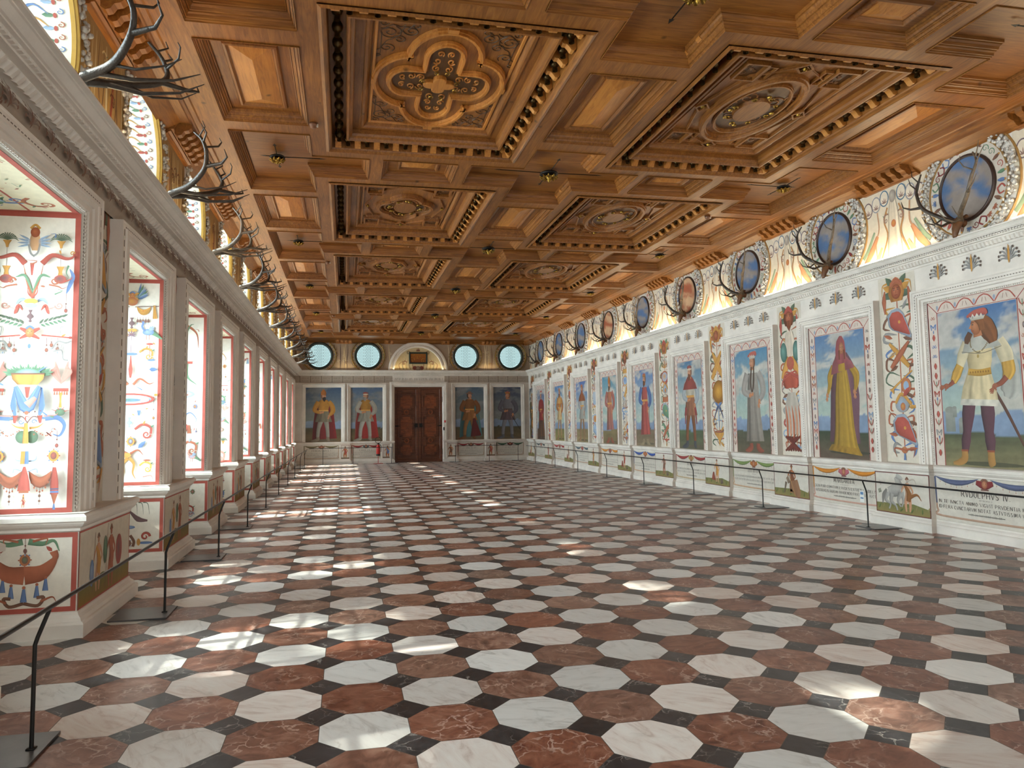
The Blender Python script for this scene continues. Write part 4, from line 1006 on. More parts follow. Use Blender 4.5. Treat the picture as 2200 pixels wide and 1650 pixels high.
def second_reveal(a):
    for d in (-1, 1):
        a.wing(d*.06, 2.13, .20, d); a.line([(d*.03, 2.04), (d*.29, 2.05)], .008, 'line'); a.swag(min(d*.05, d*.2), max(d*.05, d*.2), 2.04, .1, 'ochre', False); a.strip([(d*.24, 2.06), (d*.25, 1.9)], [.01, .025], 'ochre', n=3, folds=4)
        for q in range(5): a.hang(d*(.06+.03*q), 1.92, .05, 'line')
        a.bird(d*.18, 1.74, .09, 'blue', -d); a.disc(d*.2, 1.60, .04, .012, 'red'); a.line([(d*.2, 1.6), (d*.2, 1.44)], .007, 'rust'); a.scroll(d*.09, 1.5, .08, d, 'ochre'); a.disc(d*.22, 1.41, .04, .012, 'blue')
        a.leaf(d*.2, 1.30, 0 if d > 0 else pi, .09, .05, 'blue'); a.stroke([(d*.03, 1.12), (d*.1, 1.19), (d*.2, 1.13), (d*.26, 1.15)], .03, 'rust'); a.disc(d*.28, 1.0, .02, .015, 'ochre'); a.hang(d*.26, .98, .25, 'ochre')
        a.strip([(d*.10, .82), (d*.10, .76)], [.02, .01], 'blue', n=3); a.scroll(d*.06, .60, .10, d, 'red'); a.jewel(d*.02, .46, .05, 'ochre', 'lblue') if d > 0 else None
        a.leaf(d*.1, .38, .8 if d > 0 else pi-.8, .12, .05, 'blue'); a.stroke([(d*.02, .32), (d*.1, .36), (d*.16, .3)], .03, 'rust')
        a.stroke([(d*.01, .27), (d*.06, .2), (d*.05, .1), (d*.08, .03)], .04, 'ochre', taper=1); a.scroll(d*.12, .18, .07, d, 'yellow'); a.disc(d*.2, .24, .04, .01, 'rust'); a.stroke([(d*.16, .05), (d*.25, .06), (d*.27, .0)], .012, 'pink')
    a.mask(0, 2.17, .04, 'ochre'); a.disc(0, 2.10, .06, .05, 'ochre', 'rust'); a.urn(0, 1.78, .13, 'plum'); a.disc(0, 1.76, .06, .02, 'ochre'); a.line([(0, 1.75), (0, 1.5)], .006, 'purple'); a.spray(0, 1.7, 7, .07, -.3, pi+.3, .015, 'purple')
    a.disc(0, 1.48, .07, .016, 'blue'); a.strip([(0, 1.46), (0, 1.2)], [.006, .012, .025, .01], 'red', n=3); a.disc(0, .95, .27, .07, 'red'); a.disc(0, .95, .235, .05, 'white', 'lblue'); a.disc(0, .94, .12, .02, 'green', 'blue')
    a.urn(0, .62, .12, 'lblue'); a.disc(-.02, .30, .05, .03, 'ochre')
def reveals():
    for k in BAYS_L:
        if k < 0: continue
        yc = ycl(k); Y = yc+.75;
        LB = ('a fruit basket, feathers and blue scrolls', 'a peacock, wings and a red oval', 'a striped horn and green swag', 'birds, masks and scrolls', 'scrolls and small baskets', 'masks and small birds', 'swags and urns', 'plants and jewels', 'pale grotesques', 'faint scrolls')[k]
        uc = -2.455; hw = .335
        a = Art(TF(uc, Y)); a.rect(-hw, .945, hw, HS-.001, '#e6e1d6'); a.band(-hw, .948, hw, HS-.002, .042, 'red'); a.band(-hw+.042, .99, hw-.042, HS-.046, .006, 'white')
        a.push(0, 1.0)
        if k == 0: first_reveal(a)
        elif k == 1: second_reveal(a)
        elif k == 2:
            for d in (-1, 1): a.stroke([(d*.02, 2.2), (d*.12, 2.15), (d*.2, 2.05), (d*.22, 1.85)], .05, 'rust'); a.stroke([(d*.05, 2.1), (d*.1, 2.2), (d*.15, 2.22)], .03, 'green'); a.stroke([(d*.05, 1.62), (d*.07, 1.4), (d*.2, 1.28)], .06, 'green'); a.strip([(d*.02, 1.62), (d*.14, 1.62)], [.02, .02], 'red', n=3)
            a.push(0, 0); grotesque(a, .6, 1.25, 12, ['med', 'jewel']); a.pop()
        else:
            grotesque(a, .58, 2.28, 20+k)
        a.pop()
        a.push(0, 1.02); scatter(a, .5, 2.2, 14, k); a.pop()
        tag(a.build('niche_painting'), 'white niche side painted with %s, %s on the left' % (LB, ORD[k]), 'painted panel', 'painted sides of the window niches')
        a = Art(TF(uc+.06, Y-.05)); a.rect(-hw-.06, .19, hw+.0, .80, '#e2dccf'); a.band(-hw-.06, .193, hw+.003, .80, .038, 'red')
        a.push(-.03, .24)
        if k == 0:
            for d in (-1, 1):
                a.stroke([(d*.02, .5), (d*.12, .48), (d*.2, .5), (d*.24, .42)], .05, 'green'); a.stroke([(d*.05, .5), (d*.15, .52), (d*.14, .47)], .02, 'rust')
                a.strip([(0, .24), (d*.12, .26), (d*.21, .36), (d*.2, .42)], [.07, .06, .02, .03], 'rust', n=5); a.leaf(d*.19, .42, 2.4 if d > 0 else .7, .06, .03, 'red')
                for q, yy in ((.09, .17), (.15, .22)): a.tassel(d*q, yy, .10, 'blue')
                a.stroke([(0, .03), (d*.1, .01), (d*.14, .07), (d*.09, .07)], .025, 'brown', taper=0); a.stroke([(d*.12, .04), (d*.2, .07), (d*.23, .03)], .02, 'rust')
            a.jewel(0, .36, .045, 'rust', 'green'); a.hang(0, .53, .1, 'line'); a.tassel(0, .15, .11, 'blue')
        elif k == 1:
            for d in (-1, 1):
                for q in range(3): a.stroke([(d*(.05+.05*q), .52), (d*(.08+.06*q), .5), (d*(.09+.065*q), .38)], .012, 'dgreen')
                a.strip([(d*.01, .42), (d*.1, .33), (d*.2, .31)], [.01, .03, .01], 'plum', n=4, folds=3); a.stroke([(d*.02, .15), (d*.06, .08), (d*.05, .02)], .03, 'brown', taper=0); a.spiral(d*.18, .13, .05, 0, d*1.2, .03, 'red'); a.disc(d*.18, .06, .08, .015, 'blue'); a.disc(d*.11, .07, .02, .04, 'ochre')
            a.disc(0, .24, .07, .02, 'lblue', 'blue'); a.line([(0, .24), (0, .12)], .01, 'brown'); a.jewel(0, .06, .04, 'plum', 'green')
        else: grotesque(a, .5, .52, 60+k, [['drape'], ['scrolls'], ['jewel']][k % 3])
        a.pop(); tag(a.build('dado_painting'), 'low red-framed ornament panel under the ledge, inside the %s niche on the left' % ORD[k], 'painted panel', 'low painted panels of the left niches')
        # soffit
        Ts = lambda u, v, h=0, yc=yc: (XL+.05-v, yc-u, HS-h)
        a = Art(Ts); a.rect(-.75, 0, .75, .72, '#dfd6b8'); a.band(-.75, 0, .75, .72, .045, 'red'); a.line([(.75, .05), (.1, .36), (-.75, .36)], .02, 'red')
        for d in (-1, 1):
            a.push(d*.36, .36, 1, d); a.scroll(-.1, .08, .14, 1, 'blue'); a.scroll(0, -.12, .12, 1, 'rust'); a.bird(.1, .1, .06, 'green'); a.pop()
        a.push(0, .06); scatter(a, 1.3, .6, 40, 80+k); a.pop(); tag(a.build('soffit_painting'), 'cream painted underside of the %s window niche on the left' % ORD[k], 'painted panel', 'painted undersides of the left niches')
    # pier faces
    kinds = ('a mask, banners and a green shield', 'a helmet, quivers and red ribbons', 'a shield and lances', 'drums and banners', 'armour and horns', 'swords and a round shield', 'lances and ribbons', 'a cuirass and arrows', 'helmets and flags')
    for i, (p0, p1) in enumerate(PIER[3:12]):
        LBL = ('painted trophy of %s on the %s left pier' % (kinds[i], ORD[i]))
        c = (p0+p1)/2; a = Art(TLw(c)); hw = (p1-p0)/2-.365
        a.rect(-hw, .95, hw, 3.79, '#cbbfae'); trophy(a, hw, 1.0, 3.76, 100+i, deep=True)
        tag(a.build('pier_painting'), LBL, 'painting', 'trophies painted on the left piers')
        a = Art(TLw(c, XP)); q = (p1-p0)/2+.045; a.rect(-q, .19, q, .80, '#cfc5b3'); a.band(-q, .19, q, .80, .014, 'red')
        a.poly([(-q+.014, .204), (q-.014, .204), (q-.014, .36), (.2, .33), (-.1, .38), (-q+.014, .33)], '#6f7040', '#8a6a30')
        a.push(0, 0); a.nude(-.22, .25, .47, 'skin', 'ochre', True); a.nude(.12, .22, .53, 'rust', 'rust', True); a.disc(-.04, .56, .055, .12, 'green', 'dgreen'); a.disc(-.38, .42, .05, .11, 'lblue', 'blue')
        if i % 2: a.disc(.35, .5, .09, .14, 'plum', 'red')
        a.pop(); tag(a.build('pedestal_painting'), 'painted warriors with shields on the %s pier pedestal on the left' % ORD[i], 'painting', 'warriors painted on the left pedestals')
    # frieze: brown palmettes between the casings and the cornice
    bul = lambda v: .035+.05*sin(pi*min(1, max(0, (v-3.585)/.22)))
    a = Art(lambda u, v, h=0: (XL+h+bul(v), u, v), .004); r = random.Random(5)
    bg = M(); bg.smooth = True; bg.col = tuple(lin('#a8998a')); vs = np.linspace(3.585, 3.805, 9); bg.grid([[(XL+bul(v), t, v) for v in vs] for t in (YN, YF)]); tag(bg.build('trim_7', fresco), kind='structure')
    y = 2.0
    while y < 31.5:
        a.push(y, 3.70); palmette(a, .115, 'brown', r); [a.disc(r.uniform(-.12, .12), r.uniform(-.08, .08), .012, .014, 'brown', n=6) for _ in range(5)]; a.pop(); y += .33
    tag(a.build('trim_7'), kind='structure')
def palmette(a, r_, col, r=None, gold_=False):
    for d in (-1, 1):
        for i in range(4):
            an = pi/2-d*(.35+.42*i); L = r_*(1-.08*i)
            a.stroke([(0, -r_*.3), (L*.75*cos(an), L*.8*sin(an)-.1*r_), (L*1.2*cos(an), L*.95*sin(an)-r_*.15)], r_*.13, 'grey' if gold_ else mixc(col, 'grey', .4), taper=0, sm=3); a.disc(L*1.22*cos(an), L*.95*sin(an)-r_*.17, r_*.1, r_*.13, 'dk' if gold_ else col, n=6)
    a.stroke([(0, r_*1.0), (0, 0), (0, -r_*.6)], r_*.22, 'ochre' if gold_ else col, taper=2, sm=3)
def trophy(a, hw, z0, z1, seed, deep=False):
    """hanging trophy of arms painted on a pilaster"""
    r = random.Random(seed); H = z1-z0; w = hw; y = z1
    pal = [('red', 'green', 'ochre'), ('rust', 'ochre', 'blue'), ('red', 'ochre', 'lblue'), ('ochre', 'rust', 'navy')][seed % 4]
    a.line([(0, z1-.1), (0, z0+.12)], .022, 'rust')
    yy = z1-.42
    while yy > z0+.2:                                     # ribbons, plumes and leaves behind the arms
        for d in (-1, 1):
            c = r.choice(list(pal)+['brown', 'rust', 'grey', 'dgreen']); a.stroke([(d*w*r.uniform(0, .2), yy), (d*w*r.uniform(.5, .8), yy+r.uniform(-.02, .08)), (d*w*r.uniform(.6, .95), yy-.08), (d*w*r.uniform(.3, .7), yy-r.uniform(.1, .18))], r.uniform(.03, .06), c, taper=2, sm=3)
            if r.random() < .6: a.leaf(d*w*r.uniform(.1, .4), yy-.05, pi/2-d*r.uniform(.6, 2.2), w*.6, .06, r.choice(list(pal)+['grey', 'brown']))
            if r.random() < .35: a.line([(d*w*.1, yy-.1), (d*w*.9, yy+.12)], .012, 'brown')
        yy -= .21
    # head
    green = pal[1] if pal[1] != 'ochre' else 'dgreen'
    for d in (-1, 1):
        for q in range(3): a.leaf(d*w*.15, y-.12-.05*q, pi/2-d*(.7+.45*q), w*.75, .12, [green, 'ochre', green][q])
        a.strip([(d*w*.72, y-.14), (d*w*.80, y-.3), (d*w*.76, y-.5)], [.012, .045, .012], pal[0], n=4, folds=4)
        a.stroke([(d*w*.55, y-.03), (d*w*.85, y-.06), (d*w*.92, y-.22)], .035, 'ochre')
    fs = r.random() < .5
    a.strip([(0, y-.02), (0, y-.2), (0, y-.33)], [w*.36, w*.50, w*.34], '#6a3a22' if not fs else '#a5713c', n=6, folds=6)
    a.disc(0, y-.18, w*.30, .115, '#b87050', '#7c4028', n=20); [a.disc(d*w*.12, y-.15, .017, .009, 'dk', n=7) for d in (-1, 1)]; [a.line([(d*w*.05, y-.125), (d*w*.2, y-.122)], .009, '#4a2a1c') for d in (-1, 1)]
    a.strip([(0, y-.15), (.004, y-.205)], [.012, .022], '#a05c40', n=2); a.line([(-.03, y-.232), (.03, y-.232)], .009, '#7c2c24')
    if not fs: a.strip([(0, y-.235), (0, y-.33), (0, y-.42)], [w*.26, w*.22, .01], '#7a4428', n=5, folds=5)
    a.strip([(-w*.36, y-.09), (0, y-.01), (w*.36, y-.09)], [.02, .055, .02], pal[0], n=4, folds=3)
    if seed in (2, 3):
        H_ = z1-z0; V_ = lambda q: z0+q*H_
        if seed == 2:      # winged bust, two green masks, red plumed helmet, smoke over burning logs
            a.strip([(0, V_(.84)), (0, V_(.74)), (0, V_(.62))], [w*.3, w*.55, w*.1], '#c9bba8', n=6, folds=4)
            for d in (-1, 1): a.disc(d*w*.6, V_(.70), w*.32, .19, '#6f958c', '#3f5f58'); a.strip([(d*w*.1, V_(.66)), (d*w*.85, V_(.52))], [.05, .09, .03], 'ochre', n=4, folds=5)
            a.disc(0, V_(.62), w*.35, .13, 'rust', 'red'); a.strip([(0, V_(.55)), (0, V_(.45))], [w*.45, w*.8, w*.6], '#a5503c', n=7, folds=5)
            for d in (-1, 1):
                for q in range(3): a.stroke([(0, V_(.55)), (d*w*(.5+.15*q), V_(.56-.03*q)), (d*w*(.8+.05*q), V_(.50-.035*q))], .045, 'red')
            a.strip([(0, V_(.42)), (0, V_(.30)), (0, V_(.14))], [w*.35, w*.75, w*.6], '#b3a99c', n=7, folds=3); 
            for q in range(5): a.stroke([(-w*.6+q*w*.3, V_(.05)), (-w*.5+q*w*.3, V_(.2)), (-w*.62+q*w*.3, V_(.33))], .05, ['#b5603c', '#c98a6a'][q % 2], taper=2)
            for q in range(7): a.strip([(-w*.8+q*w*.25, V_(.02)), (w*.6-q*w*.22, V_(.12))], [.02, .025, .02], '#6b3024', n=3)
        else:              # crossed quivers, ochre shield, blue bow and a hanging lamp
            for d in (-1, 1): a.strip([(d*w*.6, V_(.80)), (0, V_(.70)), (-d*w*.75, V_(.58))], [.03, .07, .08, .05], 'ochre', n=5, folds=3)
            a.disc(w*.1, V_(.47), w*.85, .26, '#c08a34', '#7c5220', n=26, rot=.25); a.disc(w*.1, V_(.47), w*.5, .15, '#c9983f', '#a5742c', rot=.25)
            for d in (-1, 1): a.leaf(0, V_(.355), pi/2-d*1.1, w*.55, .07, 'blue'); a.leaf(0, V_(.355), -pi/2+d*.9, w*.5, .06, 'navy'); a.stroke([(0, V_(.35)), (d*w*.4, V_(.30)), (d*w*.75, V_(.22))], .03, 'navy', taper=0)
            a.strip([(0, V_(.34)), (0, V_(.18))], [.012, .02, .012], 'lblue', n=3); [a.stroke([(0, V_(.24)), (d*w*.4, V_(.23)), (d*w*.3, V_(.17))], .02, 'lblue', taper=0) for d in (-1, 1)]
            a.strip([(0, V_(.145)), (0, V_(.10)), (0, V_(.03))], [w*.6, w*.55, w*.15, .01], 'ochre', n=6, folds=3); a.disc(0, V_(.145), w*.6, .03, 'rust', 'brown')
        return
    y -= .48; items = ['shield', 'cross', 'helmet', 'quiver', 'trumpet', 'ribbon', 'cuirass', 'fan', 'oval', 'drum']; r.shuffle(items)
    items = (['shield', 'cross', 'trumpet', 'helmet'] if seed in (1, 101) else items); i = 0
    while y > z0+.22:
        k = items[i % len(items)]; i += 1; c = r.sample([pal[0], pal[1], pal[2], 'ochre', 'rust', 'lblue'], 3)
        if k == 'shield':
            a.strip([(-w*.5, y-.02), (w*.0, y-.16), (w*.75, y-.42)], [.06, .17, .17, .10, .02], mixc('lblue', 'grey', .5), n=4); a.strip([(-w*.42, y-.05), (w*.05, y-.18), (w*.7, y-.38)], [.05, .14, .14, .08, .01], c[0] if seed != 1 else 'red', n=6); a.disc(w*.1, y-.17, .025, .025, 'ochre'); y -= .46
        elif k == 'cross':
            for d in (-1, 1): a.strip([(d*w*.6, y), (-d*w*.55, y-.38)], [.02, .045, .05, .03], c[0] if d > 0 else c[1], n=4, folds=2)
            a.stroke([(-w*.2, y-.15), (-w*.7, y-.22), (-w*.5, y-.3)], .014, 'grey'); y -= .42
        elif k == 'helmet':
            a.disc(0, y-.12, w*.42, .12, 'lblue', 'grey'); a.stroke([(-w*.4, y-.1), (0, y+.04), (w*.55, y-.12)], .05, 'ochre', taper=0); a.leaf(w*.1, y, .8, .2, .08, 'red'); a.disc(w*.05, y-.15, .05, .06, 'ochre', 'rust'); y -= .28
        elif k == 'quiver':
            a.strip([(w*.45, y), (-w*.35, y-.32)], [.07, .065, .06, .03], 'ochre', n=5, folds=3); a.disc(-w*.36, y-.33, .05, .06, c[0]); [a.line([(w*.45, y), (w*(.45+.12*q), y+.1)], .008, 'brown') for q in (-1, 0, 1, 2)]; y -= .40
        elif k == 'trumpet':
            a.strip([(w*.7, y), (-w*.35, y-.22), (-w*.6, y-.3)], [.012, .014, .018, .06], 'ochre', n=4); a.disc(w*.3, y-.22, w*.3, .12, 'ochre', 'rust'); a.disc(w*.3, y-.22, w*.16, .07, 'lblue'); y -= .36
        elif k == 'ribbon':
            for d in (-1, 1): a.stroke([(0, y), (d*w*.7, y-.04), (d*w*.4, y-.13), (d*w*.75, y-.22)], .035, c[0]); 
            a.disc(0, y-.02, .05, .04, c[0]); y -= .24
        elif k == 'cuirass':
            a.strip([(0, y), (0, y-.15), (0, y-.32)], [w*.42, w*.6, w*.5, w*.35], mixc(c[0], 'cream', .25), n=6, folds=3); a.line([(0, y), (0, y-.3)], .01, 'brown'); [a.strip([(d*w*.3*q, y-.3), (d*w*.33*q, y-.42)], [.03, .04], c[1], n=2) for d in (-1, 1) for q in (.4, 1)]; y -= .46
        elif k == 'fan':
            for q in range(9): an = pi*(.1+.1*q); a.line([(0, y-.22), (w*.85*cos(an), y-.22+.22*sin(an))], .014, c[q % 3]); a.leaf(w*.7*cos(an), y-.22+.18*sin(an), an, .08, .03, 'grey')
            y -= .27
        elif k == 'oval': a.disc(0, y-.16, w*.62, .16, c[0]); a.disc(0, y-.16, w*.48, .12, c[1], c[2]); y -= .34
        elif k == 'drum': a.strip([(0, y), (0, y-.16)], [w*.5, w*.5], c[0], n=6); a.disc(0, y, w*.5, .04, 'cream', 'brown'); [a.line([(w*q, y), (w*(q+.14), y-.16)], .008, 'ochre') for q in (-.45, -.2, .05, .3)]; y -= .2
        y -= .02
    a.disc(0, z0+.16, .06, .05, 'ochre', 'rust'); [a.stroke([(0, z0+.16), (d*w*.6, z0+.18), (d*w*.5, z0+.05)], .04, pal[0]) for d in (-1, 1)]; a.tassel(0, z0+.12, .11, pal[2])
reveals()

# windows of the niches and the round windows above them
def left_windows():
    for k in BAYS_L:
        yc = ycl(k); m = M(); g = M(); x = XO+.05
        m.box(x-.03, x+.05, yc-.75, yc+.75, 2.98, HS); m.box(x-.03, x+.05, yc-.75, yc+.75, .95, 1.03)
        for y in (yc-.75, yc-.04, yc+.67): m.box(x-.03, x+.04, y, y+.08, 1.0, 3.0)
        for i in range(1, 5): z = 1.03+i*.39; m.box(x-.01, x+.02, yc-.7, yc+.7, z-.012, z+.012)
        for y in (yc-.36, yc+.36): m.box(x-.01, x+.02, y-.012, y+.012, 1.0, 3.0)
        g.quad((x, yc-.7, 1), (x, yc+.7, 1), (x, yc+.7, 3), (x, yc-.7, 3))
        w = empty('window_%d' % (k+10), (x, yc, .95), kind='structure'); part(m, 'window_frame', stucco, w); part(g, 'window_pane', glass, w)
        m = M(); g = M(); a = np.linspace(0, 2*pi, 33)
        m.loops([([(yc+r*cos(t), 4.72+r*sin(t)) for t in a[:-1]], h) for r, h in ((.70, -.60), (.70, -.53), (.62, -.53), (.62, -.60))], TLw(0))
        for q in (-.3, 0, .3): L = sqrt(.63**2-q*q); m.box(XL-.585, XL-.565, yc+q-.01, yc+q+.01, 4.72-L, 4.72+L); m.box(XL-.585, XL-.565, yc-L, yc+L, 4.71+q, 4.73+q)
        g.add([(XL-.575, yc+.63*cos(t), 4.72+.63*sin(t)) for t in a[:-1]], [tuple(range(32))])
        w = empty('window_%d' % (k+30), (XL-.58, yc, 4.72), kind='structure'); part(m, 'window_frame', iron, w); part(g, 'window_pane', glass, w)
left_windows()

def wreath(m, T, cx, cy, r0, r1, seed, dens=1.0, h=.02):
    """lumpy shell-and-leaf stucco wreath between two radii"""
    rnd = random.Random(seed); n = int(62*dens)
    m.smooth = True
    for i in range(n):
        a = 2*pi*i/n
        for q in range(4):
            rr = r0+(r1-r0)*(q+.5+rnd.uniform(-.3, .3))/4; b = a+rnd.uniform(-.06, .06)
            s = (r1-r0)*rnd.uniform(.11, .22); p = T(cx+rr*cos(b), cy+rr*sin(b), h+rnd.uniform(0, .03)); m.ball(p, s, 5, rnd.uniform(.7, 1.2), rnd.uniform(.7, 1.3), rnd.uniform(.7, 1.3))
    m.smooth = False
def left_upper():
    for k in range(0, 10):
        yc = ycl(k); T = TLw(yc)
        root = empty('round_window_surround', (XL, yc, 4.72), 'white reveal with yellow edge and silver shell wreath, %s round window on the left' % ORD[k], 'window surround', 'round window surrounds on the left')
        # painted reveal (inside of the cylinder), yellow edge
        m = M(); n = 40; a = np.linspace(0, 2*pi, n, endpoint=False); r = .695
        m.col = tuple(lin('#ded8c8')); m.loops([([(r*cos(t), 4.72+r*sin(t)) for t in a], h) for h in (-.50, 0)], T)
        m.col = tuple(C('#b8903e')); m.loops([([((r-.004)*cos(t), 4.72+(r-.004)*sin(t)) for t in a], h) for h in (-.035, 0)], T)
        m.loops([([(rr*cos(t), 4.72+rr*sin(t)) for t in a], h) for rr, h in ((.695, .0), (.70, .025), (.73, .025), (.735, 0))], T)
        rv = M(); A = Art(lambda u, v, h=0: T((r-h)*cos(u), 4.72+(r-h)*sin(u), v), h=.006)
        rnd = random.Random(k)
        for i in range(44):
            u = 2*pi*i/44; A.stroke([(u, -.40), (u+.06, -.3), (u-.03, -.2)], .035, rnd.choice(['red', 'green', 'blue', 'ochre', 'rust']), sm=3); A.leaf(u+.1, -.25, pi/2, .1, .05, rnd.choice(['red', 'green', 'lblue'])); A.disc(u+.1, -.15, .03, .015, 'red', n=8); A.spiral(u, -.11, .035, 0, 1.2, .012, rnd.choice(['blue', 'rust', 'brown']), 10)
        mm = A.m; base = len(m.v); m.v += mm.v; m.c += mm.c; m.f += [[base+q for q in f] for f in mm.f]; m.m += mm.m; m.sm += mm.sm
        part(m, 'painted_reveal', fresco, root)
        m = M(); wreath(m, T, 0, 4.72, .74, .89, k, 1.0 if k < 5 else .6); part(m, 'shell_wreath', silver, root)
        # painted strip between two windows, the cove lamps' golden light put into its colour
        A = Art(TLw(yc+DL/2), .003); A.rect(-.62, 4.03, .62, 5.22, '#9a7a4c', '#b08a4e')
        rnd = random.Random(50+k)
        for i in range(12):
            x = -.5+i*.09; A.stroke([(x, 5.15), (x+rnd.uniform(-.06, .06), 4.8), (x+rnd.uniform(-.04, .04), 4.45), (x, 4.08)], rnd.uniform(.02, .06), rnd.choice(['#6b4a2c', '#c9b487', '#8c3f26', '#b98f45', '#7a5a3a', '#d7c79c']), taper=2)
        for i in range(8): A.scroll(rnd.uniform(-.3, .3), rnd.uniform(4.3, 5.1), .07, rnd.choice((-1, 1)), rnd.choice(['#6b3a22', '#d8c490']))
        tag(A.build('trim_%d' % (40+k)), kind='structure')
left_upper()
# ------------------------------------------------------------------ right wall: portraits, trophies, inscriptions, roundels
def vnoise(x, y, seed, oct_=5):
    r = np.random.RandomState(seed); v = np.zeros_like(x); amp = 1; tot = 0
    for o in range(oct_):
        for _ in range(3):
            a = r.uniform(0, 6.28); f = (2**o)*r.uniform(.7, 1.3); v += amp/3*np.sin(f*(x*cos(a)+y*sin(a)*1.6)+r.uniform(0, 6.28)+.9*np.sin(f*.7*(y*cos(a)-x*sin(a))+r.uniform(0, 6.28)))
        tot += amp; amp *= .58
    return v/tot
def scenery(a, x0, x1, y0, y1, seed, top='#4a6c96', low='#a9b7a6', cloud='#b9b2a6', ground='#5d6340', ground2='#8a7c58', hor=.30, n=34, hills='#6f7f95'):
    """painted sky, distant hills and ground as a finely coloured patch grid"""
    W_, H_ = x1-x0, y1-y0; nx = n; ny = int(n*H_/W_)+1
    X, Y = np.meshgrid(np.linspace(x0, x1, nx), np.linspace(y0, y1, ny)); v = (Y-y0)/H_
    sky = C(top)*np.clip((v-hor)/(1-hor), 0, 1)[..., None]+C(low)*(1-np.clip((v-hor)/(1-hor), 0, 1))[..., None]
    c = vnoise(X*4.6/W_, Y*7.5/W_, seed, 6); k = np.clip((c+.04)*5, 0, 1)[..., None]; sh = (1+.35*vnoise(X*7/W_, Y*9/W_, seed+1, 4))[..., None]
    col = sky*(1-k*.85)+C(cloud)*sh*k*.85
    hh = hor+.07+.07*vnoise(X[0:1]*8/W_, X[0:1]*0, seed+2, 4); m = (v < hh)[..., None]
    col = np.where(m, C(hills)*(.9+.3*(v/hor)[..., None])*(1+.15*vnoise(X*9, Y*9, seed+3, 3)[..., None]), col)
    g = hor*.82+.03*vnoise(X*5/W_, Y*0, seed+4, 3); t = np.clip(v/(hor*.8), 0, 1)[..., None]
    gc = C(ground2)*(1-t)+C(ground)*t; gc = gc*(1+.35*vnoise(X*6/W_, Y*22/W_, seed+5, 5)[..., None])
    col = np.where((v < g)[..., None], gc, col); a.h += a.dh
    V = [a.P(p) for p in zip(X.ravel(), Y.ravel())]
    a.m.add(V, [(j*nx+i, j*nx+i+1, (j+1)*nx+i+1, (j+1)*nx+i) for j in range(ny-1) for i in range(nx-1)], np.clip(col.reshape(-1, 3), 0, 1))
SK = '#b97c56'
def face(a, x, y, s, d=-1, hair='brown', beard=None, skin=SK):
    """head of height ~s turned towards d"""
    a.disc(x-d*.06*s, y+.05*s, .40*s, .52*s, mixc(hair, 'dk', .3), hair)
    a.disc(x+d*.05*s, y, .29*s, .42*s, mixc(skin, 'white', .12), mixc(skin, 'dk', .25), n=22)
    a.poly([(x+d*.28*s, y+.12*s), (x+d*.42*s, y-.06*s), (x+d*.30*s, y-.09*s)], mixc(skin, 'white', .1))
    for q in (.03, .2): a.disc(x+d*q*s, y+.09*s, .05*s, .028*s, 'dk', n=8); a.line([(x+d*(q-.06)*s, y+.17*s), (x+d*(q+.06)*s, y+.17*s)], .02*s, 'brown')
    a.line([(x+d*.06*s, y-.2*s), (x+d*.25*s, y-.19*s)], .035*s, '#8c3a30')
    if beard: a.strip([(x+d*.08*s, y-.16*s), (x+d*.1*s, y-.5*s), (x+d*.12*s, y-.8*s)], [.22*s, .25*s, .06*s], beard, n=4, folds=4); a.line([(x+d*.04*s, y-.14*s), (x+d*.28*s, y-.13*s)], .05*s, beard)
def hand(a, x, y, s, ang, skin=SK):
    """open hand: palm, four fingers and a thumb"""
    c, q = cos(ang), sin(ang); a.disc(x, y, .045*s, .035*s, skin, mixc(skin, 'dk', .2), rot=ang)
    for i, l in enumerate((.075, .085, .08, .065)):
        b = ang+(.35-.22*i); a.strip([(x+.02*s*c, y+.02*s*q), (x+(.03+l)*s*cos(b), y+(.03+l)*s*sin(b))], [.012*s, .007*s], skin, n=2, sm=2)
    b = ang+1.1; a.strip([(x, y), (x+.06*s*cos(b), y+.06*s*sin(b))], [.013*s, .008*s], skin, n=2, sm=2)
def crown(a, x, y, s, kind, d=-1):
    if kind == 'ermine':
        a.strip([(x-.55*s, y+.22*s), (x-.1*s, y+.36*s), (x+.45*s, y+.38*s), (x+.6*s, y+.22*s)], [.06*s, .15*s, .17*s, .08*s], '#a8564a', n=4)
        a.poly([(x-.42*s, y+.22*s), (x-.3*s, y), (x+.42*s, y+.02*s), (x+.52*s, y+.2*s), (x+.38*s, y+.16*s), (x+.3*s, y+.32*s), (x+.18*s, y+.16*s), (x+.06*s, y+.34*s), (x-.08*s, y+.16*s), (x-.2*s, y+.34*s), (x-.3*s, y+.16*s)], '#d6cfc0', '#a39c90')
        a.disc(x-.2*s, y+.15*s, .04*s, .07*s, 'grey', n=8)
    elif kind == 'crown':
        pts = [(x-.38*s, y), (x+.38*s, y)]+[(x+(.42-.14*i)*s, y+(.38 if i % 2 == 0 else .18)*s) for i in range(7)]
        a.poly(pts, '#c9973f', '#8a5c22'); a.disc(x, y+.24*s, .24*s, .12*s, 'red')
    elif kind == 'redhat': a.disc(x, y+.15*s, .45*s, .22*s, '#a8443a', 'plum'); a.disc(x, y, .4*s, .09*s, '#c9b59a')
    elif kind == 'mitre': a.strip([(x, y-.1*s), (x, y+.75*s)], [.36*s, .40*s, .08*s], '#a5642c', n=5)
    elif kind == 'hat': a.disc(x, y+.05*s, .6*s, .1*s, 'brown'); a.disc(x, y+.18*s, .3*s, .2*s, 'brown')
def shoe(a, x, y, d, s, col): a.strip([(x, y+.13*s), (x, y+.06*s), (x+d*.10*s, y+.02*s), (x+d*.22*s, y+.005*s)], [.05*s, .055*s, .045*s, .015*s], col, n=4)
